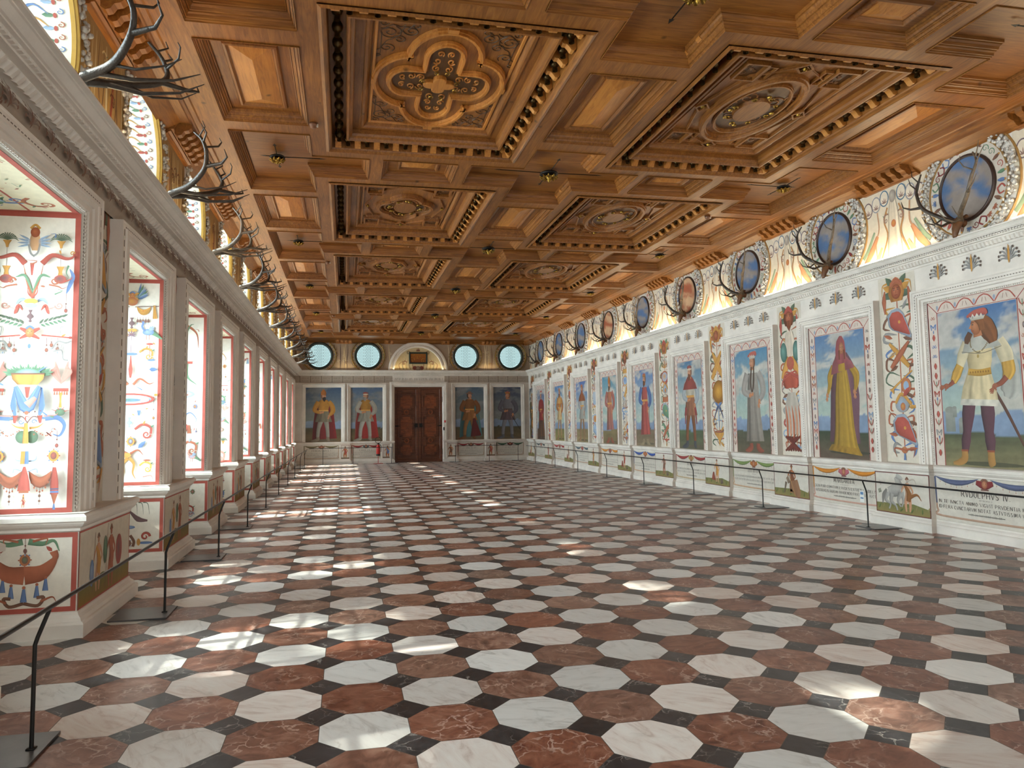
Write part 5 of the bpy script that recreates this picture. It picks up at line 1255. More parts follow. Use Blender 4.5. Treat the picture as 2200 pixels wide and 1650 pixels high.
def figure(a, x, kind, c, hat='crown', hair='brown', beard=None, d=-1, H=2.0, z0=.99, staff=None):
    """a standing painted person; c = dict of colours"""
    s = H/2.0*1.22; top = z0+H; hx = x; Z = lambda q: z0+q*H
    a.disc(x+.15, z0+.03, .36*s, .03, mixc('dk', '#5d5a40', .4))
    if 'cloak' in c: a.strip([(x, Z(.83)), (x+.03, Z(.6)), (x+.03, Z(.3)), (x+.05, Z(.04))], np.array([.13, .30, .36, .40])*s, c['cloak'], n=8, folds=5, seed=3, shade=.5)
    lz = .06
    if kind in ('tunic', 'armor'):
        for sgn, kx in ((-1, -.15), (1, .12)):
            a.strip([(x+sgn*.08*s, Z(.42)), (x+kx*1.05*s, Z(.25)), (x+kx*1.2*s, Z(.10)), (x+kx*1.2*s, Z(.04))], np.array([.085, .06, .055, .035])*s, c['hose'], n=5, shade=.5)
            shoe(a, x+kx*1.2*s, z0, -1 if sgn < 0 else .3, s, c.get('boot', c['hose']))
    if kind == 'robe':
        for kx in (-.14, .12): shoe(a, x+kx, z0, kx*6, s, c.get('boot', 'brown'))
        a.strip([(x, Z(.80)), (x, Z(.62)), (x, Z(.35)), (x+.01, Z(c.get('hem', .05)))], np.array([.14, .17, .21, .27])*s, c['robe'], n=10, folds=7, seed=int(x*9)+2, shade=.5, col2=c.get('robe2'))
    else:
        a.strip([(x, Z(.62)), (x, Z(.5)), (x, Z(.385))], np.array([.16, .22, .28])*s, c['skirt'], n=9, folds=8, seed=4, shade=.5)
        a.strip([(x, Z(.83)), (x, Z(.75)), (x, Z(.62))], np.array([.12, .20, .155])*s, c['robe'], n=7, shade=.5, folds=2 if kind == 'tunic' else 0)
    a.line([(x-.16*s, Z(.615)), (x+.16*s, Z(.615))], .045*s, c.get('belt', 'ochre'))
    # arms
    sl = c.get('sleeve', c['robe'])
    a.strip([(x-.17*s, Z(.80)), (x-.25*s, Z(.70)), (x-.28*s, Z(.62)), (x-.12*s, Z(.57))], np.array([.07, .075, .07, .04])*s, sl, n=5, folds=2)
    hand(a, x-.09*s, Z(.57), s, .2)
    a.strip([(x+.17*s, Z(.80)), (x+.28*s, Z(.70)), (x+.30*s, Z(.60)), (x+.20*s, Z(.52))], np.array([.07, .08, .08, .045])*s, sl, n=5, folds=2); hand(a, x+.18*s, Z(.505), s, -1.9)
    if 'cape' in c: a.strip([(x, Z(.855)), (x, Z(.77)), (x, Z(.70))], np.array([.09, .24, .30])*s, c['cape'], n=7, folds=2, shade=.4)
    a.strip([(hx, Z(.87)), (hx, Z(.83))], [.055*s, .07*s], SK, n=3)
    face(a, hx, Z(.905), .215*s, d, hair, beard); crown(a, hx, Z(.945), .225*s, hat, d)
    if staff: a.line([(x+staff, Z(.66)), (x+staff*1.05, Z(.05))], .018, 'brown')
def rudolf(a):
    a.disc(.1, 1.0, .5, .03, '#4c4a33'); a.strip([(.5, 1.62), (.62, 1.05)], [.1, .2], '#6c7c86', n=3, folds=3) if False else None
    for x, y, w, h in ((-.5, 1.42, .16, .30), (-.42, 1.62, .07, .13), (-.3, 1.4, .12, .18)): a.rect(x-w/2, y, x+w/2, y+h, '#8f9088', '#777a72'); a.disc(x, y+h, w/2, w*.3, '#85877f')
    # sword, legs, boots
    a.strip([(.22, 1.98), (.4, 1.66), (.6, 1.25)], [.02, .022, .016], '#5a3a2c', n=2)
    a.strip([(-.16, 1.86), (-.20, 1.65), (-.235, 1.42), (-.26, 1.30), (-.29, 1.10)], [.10, .10, .065, .075, .045], '#5a3640', n=7, shade=.6)
    a.strip([(.10, 1.86), (.11, 1.65), (.11, 1.42), (.12, 1.30), (.12, 1.10)], [.10, .105, .07, .08, .045], '#5a3640', n=7, shade=.6)
    a.strip([(-.29, 1.17), (-.30, 1.06), (-.38, 1.01), (-.49, .99)], [.05, .055, .045, .02], '#a5793e', n=5); a.strip([(.12, 1.17), (.12, 1.06), (.13, 1.0), (.14, .975)], [.05, .055, .055, .035], '#a5793e', n=5)
    for x in (-.29, .12): a.line([(x-.055, 1.17), (x+.055, 1.17)], .025, '#8a4a30')
    # mantle behind, long open sleeve
    a.strip([(.36, 2.55), (.48, 2.25), (.46, 1.95), (.42, 1.85)], [.10, .12, .14, .06], '#a5a39a', n=6, folds=4, shade=.4)
    # skirt, hem, belt, bodice
    a.strip([(.02, 2.24), (.0, 2.0), (-.01, 1.84)], [.17, .26, .29], '#cbb992', n=12, folds=9, seed=2, shade=.42); a.strip([(-.01, 1.85), (-.015, 1.765)], [.29, .305], '#c9c3b4', n=10, folds=9, seed=2)
    a.strip([(.03, 2.66), (.03, 2.5), (.03, 2.36), (.02, 2.22)], [.15, .20, .19, .165], '#cdb98e', n=8, shade=.5)
    a.strip([(-.155, 2.225), (.02, 2.20), (.20, 2.215)], [.045, .045, .045], '#b58a38', n=4); [a.disc(-.12+.04*i, 2.212, .013, .016, '#8a6224', n=6) for i in range(8)]
    # arms: slit sleeves over puffed yellow
    a.strip([(-.15, 2.62), (-.23, 2.45), (-.29, 2.30)], [.07, .085, .06], '#cbbd9c', n=5, shade=.4); a.strip([(-.28, 2.32), (-.35, 2.2), (-.41, 2.10)], [.065, .075, .05], '#b98f3e', n=5, folds=5); a.strip([(-.40, 2.11), (-.48, 2.06), (-.53, 2.05)], [.035, .025, .02], '#8a4a34', n=3); hand(a, -.53, 2.05, 1.1, pi+.15, '#9a5a40')
    a.strip([(.33, 2.6), (.42, 2.42), (.45, 2.28)], [.09, .11, .09], '#cbbd9c', n=6, folds=3, shade=.5); a.strip([(.45, 2.32), (.46, 2.2), (.42, 2.10)], [.09, .095, .06], '#b98f3e', n=6, folds=5); a.strip([(.42, 2.12), (.34, 2.05), (.26, 2.02)], [.04, .035, .028], '#8a4a34', n=3); hand(a, .24, 2.01, 1.0, -2.3, '#9a5a40')
    # white cape and collar chain
    a.strip([(.06, 2.72), (.06, 2.62), (.07, 2.50)], [.10, .24, .31], '#b4b1a6', n=8, folds=2, shade=.4); a.line([(-.24, 2.5), (.07, 2.455), (.38, 2.52)], .008, '#6a6252', sm=6)
    a.beadline([(-.09, 2.66), (-.08, 2.55), (.02, 2.47), (.12, 2.52), (.22, 2.64)], 22, .011, '#7a6a4a'); a.disc(.02, 2.42, .018, .025, '#a58a4c', n=8)
    # hair and head
    a.strip([(.08, 2.90), (.16, 2.80), (.23, 2.68), (.26, 2.58)], [.10, .13, .11, .06], '#7a4a26', n=7, folds=6, shade=.5); a.strip([(-.08, 2.74), (-.13, 2.66), (-.15, 2.60)], [.04, .05, .03], '#5a3820', n=3, folds=3)
    a.strip([(.03, 2.76), (.04, 2.68)], [.06, .07], '#a86c48', n=3)
    a.disc(.015, 2.82, .085, .115, '#b87a52', '#86502f', n=24); a.poly([(-.055, 2.86), (-.10, 2.80), (-.055, 2.79)], '#b07049'); a.disc(-.035, 2.845, .017, .009, 'dk', n=8); a.line([(-.065, 2.87), (-.01, 2.875)], .007, '#4a2a18'); a.line([(-.06, 2.765), (-.015, 2.76)], .009, '#8c3a30')
    a.strip([(.03, 2.93), (.09, 2.86), (.11, 2.76)], [.05, .05, .04], '#7f4e28', n=4, folds=4)
    crown(a, .03, 2.90, .27, 'ermine')
def margarita(a):
    a.disc(.15, 1.06, .5, .03, '#3c3a2c')
    a.strip([(.06, 2.72), (.08, 2.45), (.10, 2.0), (.06, 1.5), (.05, 1.22)], [.14, .30, .36, .36, .38], '#6d4a55', n=9, folds=4, seed=9, shade=.5)
    a.strip([(.06, 2.62), (.06, 2.40), (.06, 2.0), (.06, 1.5), (.06, 1.2), (.05, 1.06)], [.10, .13, .20, .24, .30, .42], '#a5822c', n=14, folds=9, seed=5, shade=.5)
    a.strip([(.05, 1.16), (.04, 1.05)], [.34, .42], '#9a7526', n=12, folds=11, seed=6)
    a.strip([(-.15, 2.52), (-.25, 2.35), (-.27, 2.2), (-.33, 2.05)], [.06, .07, .05, .03], '#a07c28', n=5, folds=5); hand(a, -.345, 2.03, 1.0, -1.8)
    a.strip([(.28, 2.5), (.40, 2.35), (.40, 2.2), (.36, 2.08)], [.06, .08, .06, .03], '#a07c28', n=5, folds=5); hand(a, .35, 2.06, 1.0, -1.5)
    a.strip([(.06, 2.66), (.06, 2.56), (.08, 2.42)], [.14, .24, .30], '#8a4c50', n=8, folds=3, shade=.4); a.strip([(.06, 2.62), (.06, 2.42)], [.075, .09], '#a5822c', n=4)
    a.strip([(.07, 3.02), (.06, 2.93), (.05, 2.8), (.05, 2.66), (.06, 2.55)], [.03, .10, .125, .13, .10], '#8f4a4c', n=6, folds=3)
    a.disc(.075, 2.81, .06, .10, '#b98563', '#8a5638', n=22); a.disc(.095, 2.83, .012, .008, 'dk', n=7); a.disc(.055, 2.83, .012, .008, 'dk', n=7); a.line([(.078, 2.82), (.088, 2.785)], .006, '#8a5638'); a.line([(.06, 2.755), (.095, 2.755)], .008, '#8c3a30'); a.strip([(.02, 2.78), (.015, 2.62)], [.02, .015], '#6b3d26', n=3); a.strip([(.14, 2.78), (.15, 2.62)], [.02, .015], '#6b3d26', n=3)
PEOPLE = [
 ('a man in ermine cap, cream tunic and plum hose', 'ermine-crowned man'),
 ('a woman in a long yellow gown and rose hood', ''),
 ('a man in a long grey patterned robe', ''),
 ('a man in white tabard and brown skirt', ''),
 ('a bearded man in rose robe with blue sleeves', ''),
 ('a man in an ochre and salmon robe', ''),
 ('a man in pale armour with long auburn hair', ''),
 ('a man in a short cream and orange tunic', ''),
 ('a man in a red coat over dark legs', '')]
def person(a, k):
    if k == 0: rudolf(a)
    elif k == 1: margarita(a)
    elif k == 2: figure(a, .06, 'robe', dict(robe='#8f8880', robe2='#847a70', sleeve='#9a938c', boot='#8a4a38', hem=.10, belt='#8f8880'), 'ermine', 'brown'); a.strip([(.04, 2.72), (-.02, 2.4), (.02, 2.2)], [.02, .02, .015], '#4a3628', n=2); a.strip([(.12, 2.72), (.1, 2.4), (.04, 2.2)], [.02, .02, .015], '#4a3628', n=2)
    elif k == 3: figure(a, .03, 'tunic', dict(robe='#b5ab98', skirt='#8a5a40', sleeve='#9aa0a4', hose='#7a4a2c', boot='#44464c', cape='#8c4038'), 'redhat', 'brown', '#6b3d26'); [a.strip([(.03+q, 1.95), (.03+q*1.25, 1.55)], [.05, .015], '#8c3a3a', n=3) for q in (-.24, .24)]
    elif k == 4: figure(a, .03, 'robe', dict(robe='#9c4a44', sleeve='#4a6290', boot='#8a7a60', hem=.14), 'crown', 'brown', '#5a3820', staff=.3)
    elif k == 5: figure(a, .02, 'robe', dict(robe='#a86a48', robe2='#94605c', sleeve='#9c5a50', boot='#8a4a38', hem=.20), 'mitre', 'brown', '#5a3820')
    elif k == 6: figure(a, .03, 'armor', dict(robe='#a5a298', skirt='#98958c', sleeve='#8a8c90', hose='#8c6a4c', cape='#8a5030'), 'crown', '#8a4a28', '#8a4a28', staff=.33)
    elif k == 7: figure(a, .02, 'tunic', dict(robe='#b0702c', skirt='#bfa070', sleeve='#a5642c', hose='#a5805c', boot='#8a6a48', cape='#b98a50'), 'crown', 'brown', '#6b3d26')
    else: figure(a, .02, 'tunic', dict(robe='#8c2c2a', skirt='#8c2c2a', sleeve='#7c2826', hose='#4a342e', cloak='#6b4a2c'), 'ermine', 'brown')
def picture_border(a, hw, z0, zt, seed, w=.17):
    """pink-white painted border with red swags"""
    a.rect(-hw, z0, hw, zt, '#cdbdb0'); r = random.Random(seed)
    for q in (0, 1):
        d = q*(w-.012); a.line([(-hw+d, z0), (-hw+d, zt-d), (hw-d, zt-d), (hw-d, z0)], .014, '#8c2f2a')
    for s in (-1, 1): a.line([(s*hw, zt), (s*(hw-w), zt-w)], .010, '#8c2f2a')
    n = 4; L = 2*(hw-w)/n
    for i in range(n):
        x = -hw+w+i*L
        for d in (-1, 1): a.stroke([(x+L/2, zt-.02), (x+L/2+d*L*.25, zt-.05), (x+L/2+d*L*.48, zt-w+.03)], .016, 'red', taper=0, sm=3); a.line([(x+L/2+d*.02, zt-.06), (x+L/2+d*.035, zt-.12)], .006, 'brown')
        a.disc(x, zt-w/2, .02, .035, 'grey', 'lblue', n=8)
    for s in (-1, 1):
        x = s*(hw-w/2); y = zt-w-.06
        while y > z0+.1:
            k = r.randrange(5); c = r.choice(['red', 'lblue', 'blue', 'rust', 'red', 'grey'])
            if k == 0: [a.stroke([(x, y), (x+d*.045, y+.05), (x+d*.03, y-.03)], .016, c, taper=0, sm=3) for d in (-1, 1)]; a.leaf(x, y-.03, -pi/2, .06, .02, 'blue')
            elif k == 1: a.disc(x, y, .018, .04, 'grey', 'line', n=10)
            elif k == 2: [a.stroke([(x+d*.05, y+.07), (x+d*.03, y+.01), (x, y-.02)], .013, 'red', taper=0, sm=3) for d in (-1, 1)]; a.line([(x, y+.05), (x, y-.04)], .008, 'green')
            elif k == 3: [a.spiral(x+d*.025, y, .024, pi/2, d*1.2, .010, c, 12) for d in (-1, 1)]
            else: a.strip([(x, y+.04), (x, y-.05)], [.008, .03, .006], 'red', n=3)
            y -= .135

# simple pen-stroke Roman capitals
LET = dict(A='0,0 .5,1 1,0|.2,.38 .8,.38', B='0,0 0,1 .6,1 .8,.78 .55,.54 0,.54|.55,.54 .9,.3 .6,0 0,0', C='.95,.85 .5,1 .1,.75 .05,.3 .45,0 .95,.15', D='0,0 0,1 .5,1 .95,.7 .95,.3 .5,0 0,0', E='.8,1 0,1 0,0 .85,0|0,.53 .6,.53',
  F='.8,1 0,1 0,0|0,.53 .6,.53', G='.95,.85 .5,1 .1,.75 .05,.3 .5,0 .95,.15 .95,.45 .6,.45', H='0,0 0,1|.9,0 .9,1|0,.52 .9,.52', I='.2,0 .2,1', L='0,1 0,0 .75,0', M='0,0 .1,1 .5,.2 .95,1 1.05,0', N='0,0 0,1 .9,0 .9,1',
  O='.5,1 .1,.8 .05,.3 .5,0 .95,.3 .9,.8 .5,1', P='0,0 0,1 .6,1 .85,.75 .6,.48 0,.48', Q='.5,1 .1,.8 .05,.3 .5,0 .95,.3 .9,.8 .5,1|.5,.2 1,-.15', R='0,0 0,1 .6,1 .85,.75 .6,.5 0,.5|.4,.5 .95,0', S='.8,.85 .4,1 .08,.8 .3,.55 .75,.4 .8,.12 .4,0 .02,.15', T='0,1 .95,1|.48,1 .48,0', V='0,1 .5,0 1,1', X='0,1 .95,0|0,0 .95,1', Y='0,1 .48,.5 .95,1|.48,.5 .48,0')
LET['.'] = '.1,0 .1,.08'; LET[','] = '.15,.05 .05,-.15'
def write(a, txt, xc, y, h, col='#2e2a28', width=None):
    adv = {'I': .42, ' ': .55, '.': .3, ',': .3, 'M': 1.12}; tw = sum(adv.get(c, .95) for c in txt)*h*.78+.0
    sx = h*.78 if width is None else width/sum(adv.get(c, .95) for c in txt); x = xc-sx*sum(adv.get(c, .95) for c in txt)/2
    a.h += a.dh
    for ch in txt:
        for st in LET.get(ch, '').split('|'):
            if not st: continue
            P = [tuple(map(float, q.split(','))) for q in st.split()]; P = [(x+p[0]*sx*.74, y+p[1]*h) for p in P]
            for p, q in zip(P[:-1], P[1:]):
                dx, dy = q[0]-p[0], q[1]-p[1]; L = hypot(dx, dy)+1e-9; w = h*(.11 if dy < 0 or abs(dx) < .2*abs(dy) else .06); nx, ny = -dy/L*w/2, dx/L*w/2
                a.m.add([a.P(t) for t in ((p[0]+nx, p[1]+ny), (q[0]+nx, q[1]+ny), (q[0]-nx, q[1]-ny), (p[0]-nx, p[1]-ny))], [(0, 1, 2, 3)], [C(col)]*4)
        x += adv.get(ch, .95)*sx
def scribble(a, x0, x1, y, h, seed, col='#7b736b'):
    """lettering too small in the photograph to read: rows of pen strokes"""
    r = random.Random(seed); x = x0; a.h += a.dh
    while x < x1:
        n = r.randint(3, 9)
        for _ in range(n):
            if x > x1: break
            t = r.uniform(-.3, .3)*h; w = h*.11
            a.m.add([a.P(p) for p in ((x, y), (x+w, y), (x+w+t, y+h), (x+t, y+h))], [(0, 1, 2, 3)], [C(col)]*4)
            if r.random() < .5: a.m.add([a.P(p) for p in ((x, y+h*.9), (x+h*.4, y+h*.9), (x+h*.4, y+h), (x, y+h))], [(0, 1, 2, 3)], [C(col)]*4)
            x += h*.42
        x += h*.6
def inscription(root, T, u0, u1, col, col2, title, lines, seed, label=None):
    a = Art(T); W_ = u1-u0; c = (u0+u1)/2; a.rect(u0, .19, u1, .80, '#c9c1b4')
    a.strip([(u0+.02, .78), (u0+.03, .42), (u0+.05, .32), (u0+.13, .25), (u1-.13, .25), (u1-.05, .32), (u1-.03, .42), (u1-.02, .78)], [.012, .014, .018, .014, .014, .018, .014, .012], mixc(col2, '#cbb396', .55), n=3, sm=4)
    a.strip([(u0+.02, .79), (u0+.03, .42)], [.016, .010], col, n=2)
    for s, e in ((u0+.02, c-.09), (c+.09, u1-.02)): a.swag(s, e, .795, .11, col)
    a.strip([(c-.13, .75), (c, .72), (c+.13, .75)], [.03, .06, .03], col2, n=4, folds=4); a.disc(c, .73, .045, .055, '#c08a66', '#8a4a34'); a.stroke([(c-.05, .77), (c, .80), (c+.05, .77)], .03, 'brown', taper=0); a.line([(c-.06, .66), (c+.06, .66)], .02, 'line')
    for q in (-.015, .018): a.disc(c+q, .74, .007, .005, 'dk', n=6)
    if lines:
        write(a, title, c, .545, .075, width=min(W_*.5, len(title)*.058)); scribble(a, c-.1, c+.1, .505, .018, seed)
        for i, t in enumerate(lines): write(a, t, c, .435-.075*i, .046, width=W_-.14)
    else:
        scribble(a, c-.22, c+.22, .55, .06, seed); scribble(a, c-.08, c+.08, .51, .016, seed+1); scribble(a, u0+.08, u1-.08, .44, .036, seed+2); scribble(a, u0+.08, u1-.08, .37, .036, seed+3)
    a.line([(c-.28, .315), (c+.28, .315)], .010, '#6f6a62'); scribble(a, c-.24, c+.24, .30, .03, seed+4)
    return a.build('inscription', root, label=label)
SWCOL = [('navy', '#7c2c2c'), ('#c07a24', '#b0606a'), ('#6f8048', '#a5642c'), ('#8c3430', '#a58a4c'), ('#2f4a90', '#b5642c'), ('#c07a24', '#8a4030'), ('#4a5a60', '#8c3a3a'), ('#9c3030', '#8a4030'), ('#50585a', '#8a4030')]
def emblem(root, T, u0, u1, k):
    a = Art(T); c = (u0+u1)/2; w = u1-u0; a.rect(u0, .19, u1, .80, '#cdc5b8'); 
    a.poly([(u0, .19), (u1, .19), (u1, .30), (c+w*.2, .36), (c-w*.1, .34), (u0, .33)], '#6c7040', '#8a7a48')
    for i in range(10): a.leaf(u0+.05+i*(w-.1)/9, .24+.02*sin(i*3), 1+.5*sin(i), .09, .03, ['#5c6a3a', '#8a8050'][i % 2])
    if k == 0:   # white horse rearing beside a man with flying drapery
        hc = '#a8a39c'; a.strip([(c-.27, .50), (c-.15, .53), (c-.02, .56)], [.07, .095, .09], hc, n=6, shade=.5); a.strip([(c-.03, .55), (c-.06, .66), (c-.10, .74)], [.08, .06, .045], hc, n=4); a.strip([(c-.10, .76), (c-.02, .73), (c+.03, .71)], [.04, .035, .02], hc, n=4)
        for P in ([(c-.28, .5), (c-.33, .38), (c-.24, .33), (c-.27, .25)], [(c-.2, .48), (c-.22, .37), (c-.13, .31), (c-.10, .24)], [(c, .52), (c+.03, .4), (c-.01, .3)], [(c-.02, .5), (c-.08, .38), (c-.03, .3)]): a.strip(P, [.045, .03, .018, .014], hc, n=3, shade=.5)
        a.strip([(c-.3, .54), (c-.37, .45), (c-.40, .32)], [.02, .035, .01], '#85807a', n=3, folds=4); a.push(c+.12, .24); a.nude(0, 0, .5, 'skin', '#8a5a30'); a.pop(); a.stroke([(c+.1, .68), (c+.25, .72), (c+.3, .62)], .03, '#b5a89a'); a.stroke([(c+.15, .45), (c+.3, .5), (c+.38, .42)], .06, '#8a5a30')
        a.stroke([(c-.42, .6), (c-.45, .68)], .01, 'brown', sm=2); a.strip([(c-.48, .5), (c-.42, .52)], [.03, .03], '#8a8a78', n=2)
    elif k == 1:
        a.push(c+.05, .24); a.nude(-.02, .02, .52, '#a5683c', '#7a4a30'); a.pop(); a.strip([(c+.08, .5), (c+.12, .3), (c+.1, .24)], [.12, .16, .15], '#8c6448', n=5, folds=4); a.strip([(c-.12, .48), (c-.05, .52)], [.06, .07], '#8a7460', n=4); a.strip([(c-.15, .46), (c-.22, .25)], [.03, .012], '#6b5a48', n=3); a.line([(c-.05, .6), (c+.12, .22)], .02, '#a5784a')
    else:
        a.push(c, .24); a.nude(0, .02, .50, ['skin', 'rust'][k % 2], ['brown', 'red', 'ochre'][k % 3]); a.pop()
        if k % 2 == 0: a.strip([(c-.16, .3), (c-.15, .48)], [.09, .03], '#8c4a38', n=4)
        a.strip([(c+.14, .27), (c+.25, .30)], [.04, .05], '#6b5a4c', n=3)
    a.band(u0, .19, u1, .80, .012, '#6a2c2c'); a.build('emblem_fresco', root)
def right_pictures():
    for k in range(0, 9):
        yc = ycr(k); T = TR(yc, XR-.004); kk = k if k >= 0 else 2
        who = PEOPLE[kk][0] if k >= 0 else 'a man in a long robe, outside the frame'
        nm = '' if k not in (0, 1) else ''
        root = empty('portrait_fresco', (XR, yc, .95), ('portrait of %s, %s on the right' % (who, ORD[k])), 'painting', 'full-length portraits on the right wall')
        if k < 0: root['label'] = 'portrait fresco just outside the picture on the right wall'
        a = Art(T); picture_border(a, .79, .95, 3.25, k)
        a.build('painted_border', root)
        a = Art(T, .008)
        scenery(a, -.62, .62, .952, 3.08, 11*k+3, ground=['#4c5238', '#34402c', '#4a4c3a', '#4a5a3e', '#6b5c48', '#7a6c48', '#7a6a48', '#6f6a44', '#5a4632'][kk], ground2=['#7c7350', '#5d4c3e', '#5c5240', '#5a5540', '#7c6c54', '#6a5c40', '#8a7a54', '#8a8048', '#4a382c'][kk],
                top=['#466a96', '#54749a', '#4f7c9a', '#4a7090', '#5070a0', '#4a8098', '#40609a', '#3f70a0', '#3c4c80'][kk], n=44 if k < 3 else 26, hor=.26)
        person(a, kk); a.build('painted_portrait', root, oilpaint)
        # pilaster trophy after this bay
        pc = yc+D/2
        if pc+.4 < YF:
            r2 = empty('trophy_painting', (XR, pc, .95), 'painted trophy %s, between %s and %s portraits' % (('with a red shield and a fish-shaped quiver', 'with a smoking brazier', 'with an ochre shield and blue bow', 'with flags and arrows', 'with a blue drum', 'with brown drapery', 'with blue ribbons', 'with red armour', 'in red and green')[max(k, 0)], ORD[max(k, 0)], ORD[max(k, 0)+1]), 'painting', 'painted trophies between the right-hand portraits')
            a = Art(TR(pc)); a.rect(-.375, .95, .375, 3.79, '#cfc5b5'); trophy(a, .33, .98, 3.72, k+1); a.build('trophy_fresco', r2)
            for s in (-1, 1): pass
        # inscription below the portrait, emblem below the trophy
        u1 = yc-(10.04+D*(k-1)) ; u0 = yc-(8.96+D*k)
        title, lines = (('RVDOLPHVS IV.', ['IN TE IVNCTA ANIMO VIGVIT PRVDENTIA MAGNO,', 'ID FERA CVNCTARVM NOTAT ASTVTISSIMA VVLPES']), ('MARGARITA', ['DEN PAR COMITVM LAVDES EXTREMA FIDELIS', 'AVSTRIACIS AGRVM TRADENDO FRATRIBVS AVCTI']))[k] if k in (0, 1) else ('', None)
        r3 = empty('inscription_panel', (XR, yc, .2), 'painted inscription under %s swags, below the %s portrait of the right wall' % (('blue', 'gold', 'green', 'red', 'bright blue', 'orange', 'grey', 'crimson', 'dark')[kk], ORD[max(k, 0)]), 'inscription', 'inscriptions of the right wall')
        inscription(r3, TR(yc, XR-.02), u0, u1, *SWCOL[kk], title, lines, 7*k+50)
        r4 = empty('emblem_painting', (XR, 9.5+D*k, .2), 'small dado painting of %s, %s on the right wall' % (('a white horse and running man', 'a seated figure with a beast', 'a standing figure before hills', 'a figure seated on a red stump', 'a figure with raised arms', 'a lone standing figure', 'two figures on a rock', 'a red figure on a mound', 'a small figure')[max(k, 0)], ORD[max(k, 0)]), 'painting', 'small emblem paintings along the right dado')
        emblem(r4, TR(9.5+D*k, XR-.10), -.54, .54, k)
    yc = 31.72; root = empty('portrait_fresco', (XR, yc, .95), 'narrow dark portrait of a person in a yellow-brown robe in the far right corner', 'painting', 'full-length portraits on the right wall')
    a = Art(TR(yc, XR-.004)); scenery(a, -.42, .42, .98, 3.2, 77, top='#3a4450', low='#5a6058', ground='#4a4430', n=14); figure(a, 0, 'robe', dict(robe='#6f5524', sleeve='#5a4a2a'), 'hat', 'dk'); a.build('painted_portrait', root, oilpaint)
    a = Art(TR(0)); r = random.Random(8)
    for k in range(-1, 9):
        for i in (-1, 0, 1): a.push(-(ycr(k)+i*.56), 3.645); palmette(a, .15, 'dk', r, True); a.pop()
    tag(a.build('trim_8'), kind='structure')
right_pictures()

ochre_paint = mat('ochre_line_paint', '#96703c', .6)
rim_m = mat('dark_brown_rim', '#33211a', .4)
def clouds_disc(a, r, seed, warm=False):
    n = 9; m_ = 36; a.h += a.dh; V = [a.P((0, 0))]; xs = [0]; ys = [0]
    for i in range(1, n+1):
        for j in range(m_): t = 2*pi*j/m_; x, y = r*i/n*cos(t), r*i/n*sin(t); V.append(a.P((x, y))); xs.append(x); ys.append(y)
    X, Y = np.array(xs)*5, np.array(ys)*7; c = vnoise(X, Y*1.3+X*.4, seed); k = np.clip((c+.16)*3.4, 0, 1)[:, None]
    base, cl = ('#a55a3c', '#c9a07a') if warm else ('#4d6c94', '#8f857e'); col = C(base)*(1-k)+C(cl)*k*(1+.2*vnoise(X*2, Y*2, seed+1)[:, None])
    f = [(0, 1+j, 1+(j+1) % m_) for j in range(m_)]+[(1+(i-1)*m_+j, 1+i*m_+j, 1+i*m_+(j+1) % m_, 1+(i-1)*m_+(j+1) % m_) for i in range(1, n) for j in range(m_)]
    a.m.add(V, f, np.clip(col, 0, 1))
def ring_art(T, r0, r1, seed, base='#cfc6b8'):
    a = Art(T, .02); n = 48; P0 = [(r0*cos(t), r0*sin(t)) for t in np.linspace(0, 2*pi, n+1)]; P1 = [(r1*cos(t), r1*sin(t)) for t in np.linspace(0, 2*pi, n+1)]
    a.m.add([a.P(p) for p in P0]+[a.P(p) for p in P1], [(i, i+1, n+2+i, n+1+i) for i in range(n)], [C(base)]*(2*n+2)); r = random.Random(seed); rm = (r0+r1)/2; w = r1-r0
    for i in range(30):
        t = 2*pi*i/30+.1; x, y = rm*cos(t), rm*sin(t); c = r.choice(['red', 'rust', 'blue', 'green', 'brown', '#7c2c2c']); k = r.randrange(4); a.push(x, y, 1, 1, t-pi/2)
        if k == 0: [a.stroke([(0, -w*.3), (d*w*.35, 0), (d*w*.15, w*.35)], .02, c, taper=0, sm=3) for d in (-1, 1)]
        elif k == 1: a.spray(0, 0, 5, w*.4, .2, pi-.2, .02, c)
        elif k == 2: a.spiral(0, 0, w*.3, 0, 1.3, .014, c)
        else: a.strip([(0, -w*.35), (0, w*.35)], [.01, .03, .012], c, n=3); a.disc(0, w*.3, .015, .015, 'ochre', n=7)
        a.pop()
    return a
def tine(m, base, pts, r0): P = smooth(pts, 4); m.tube(P, np.linspace(r0, r0*.12, len(P)), 7)
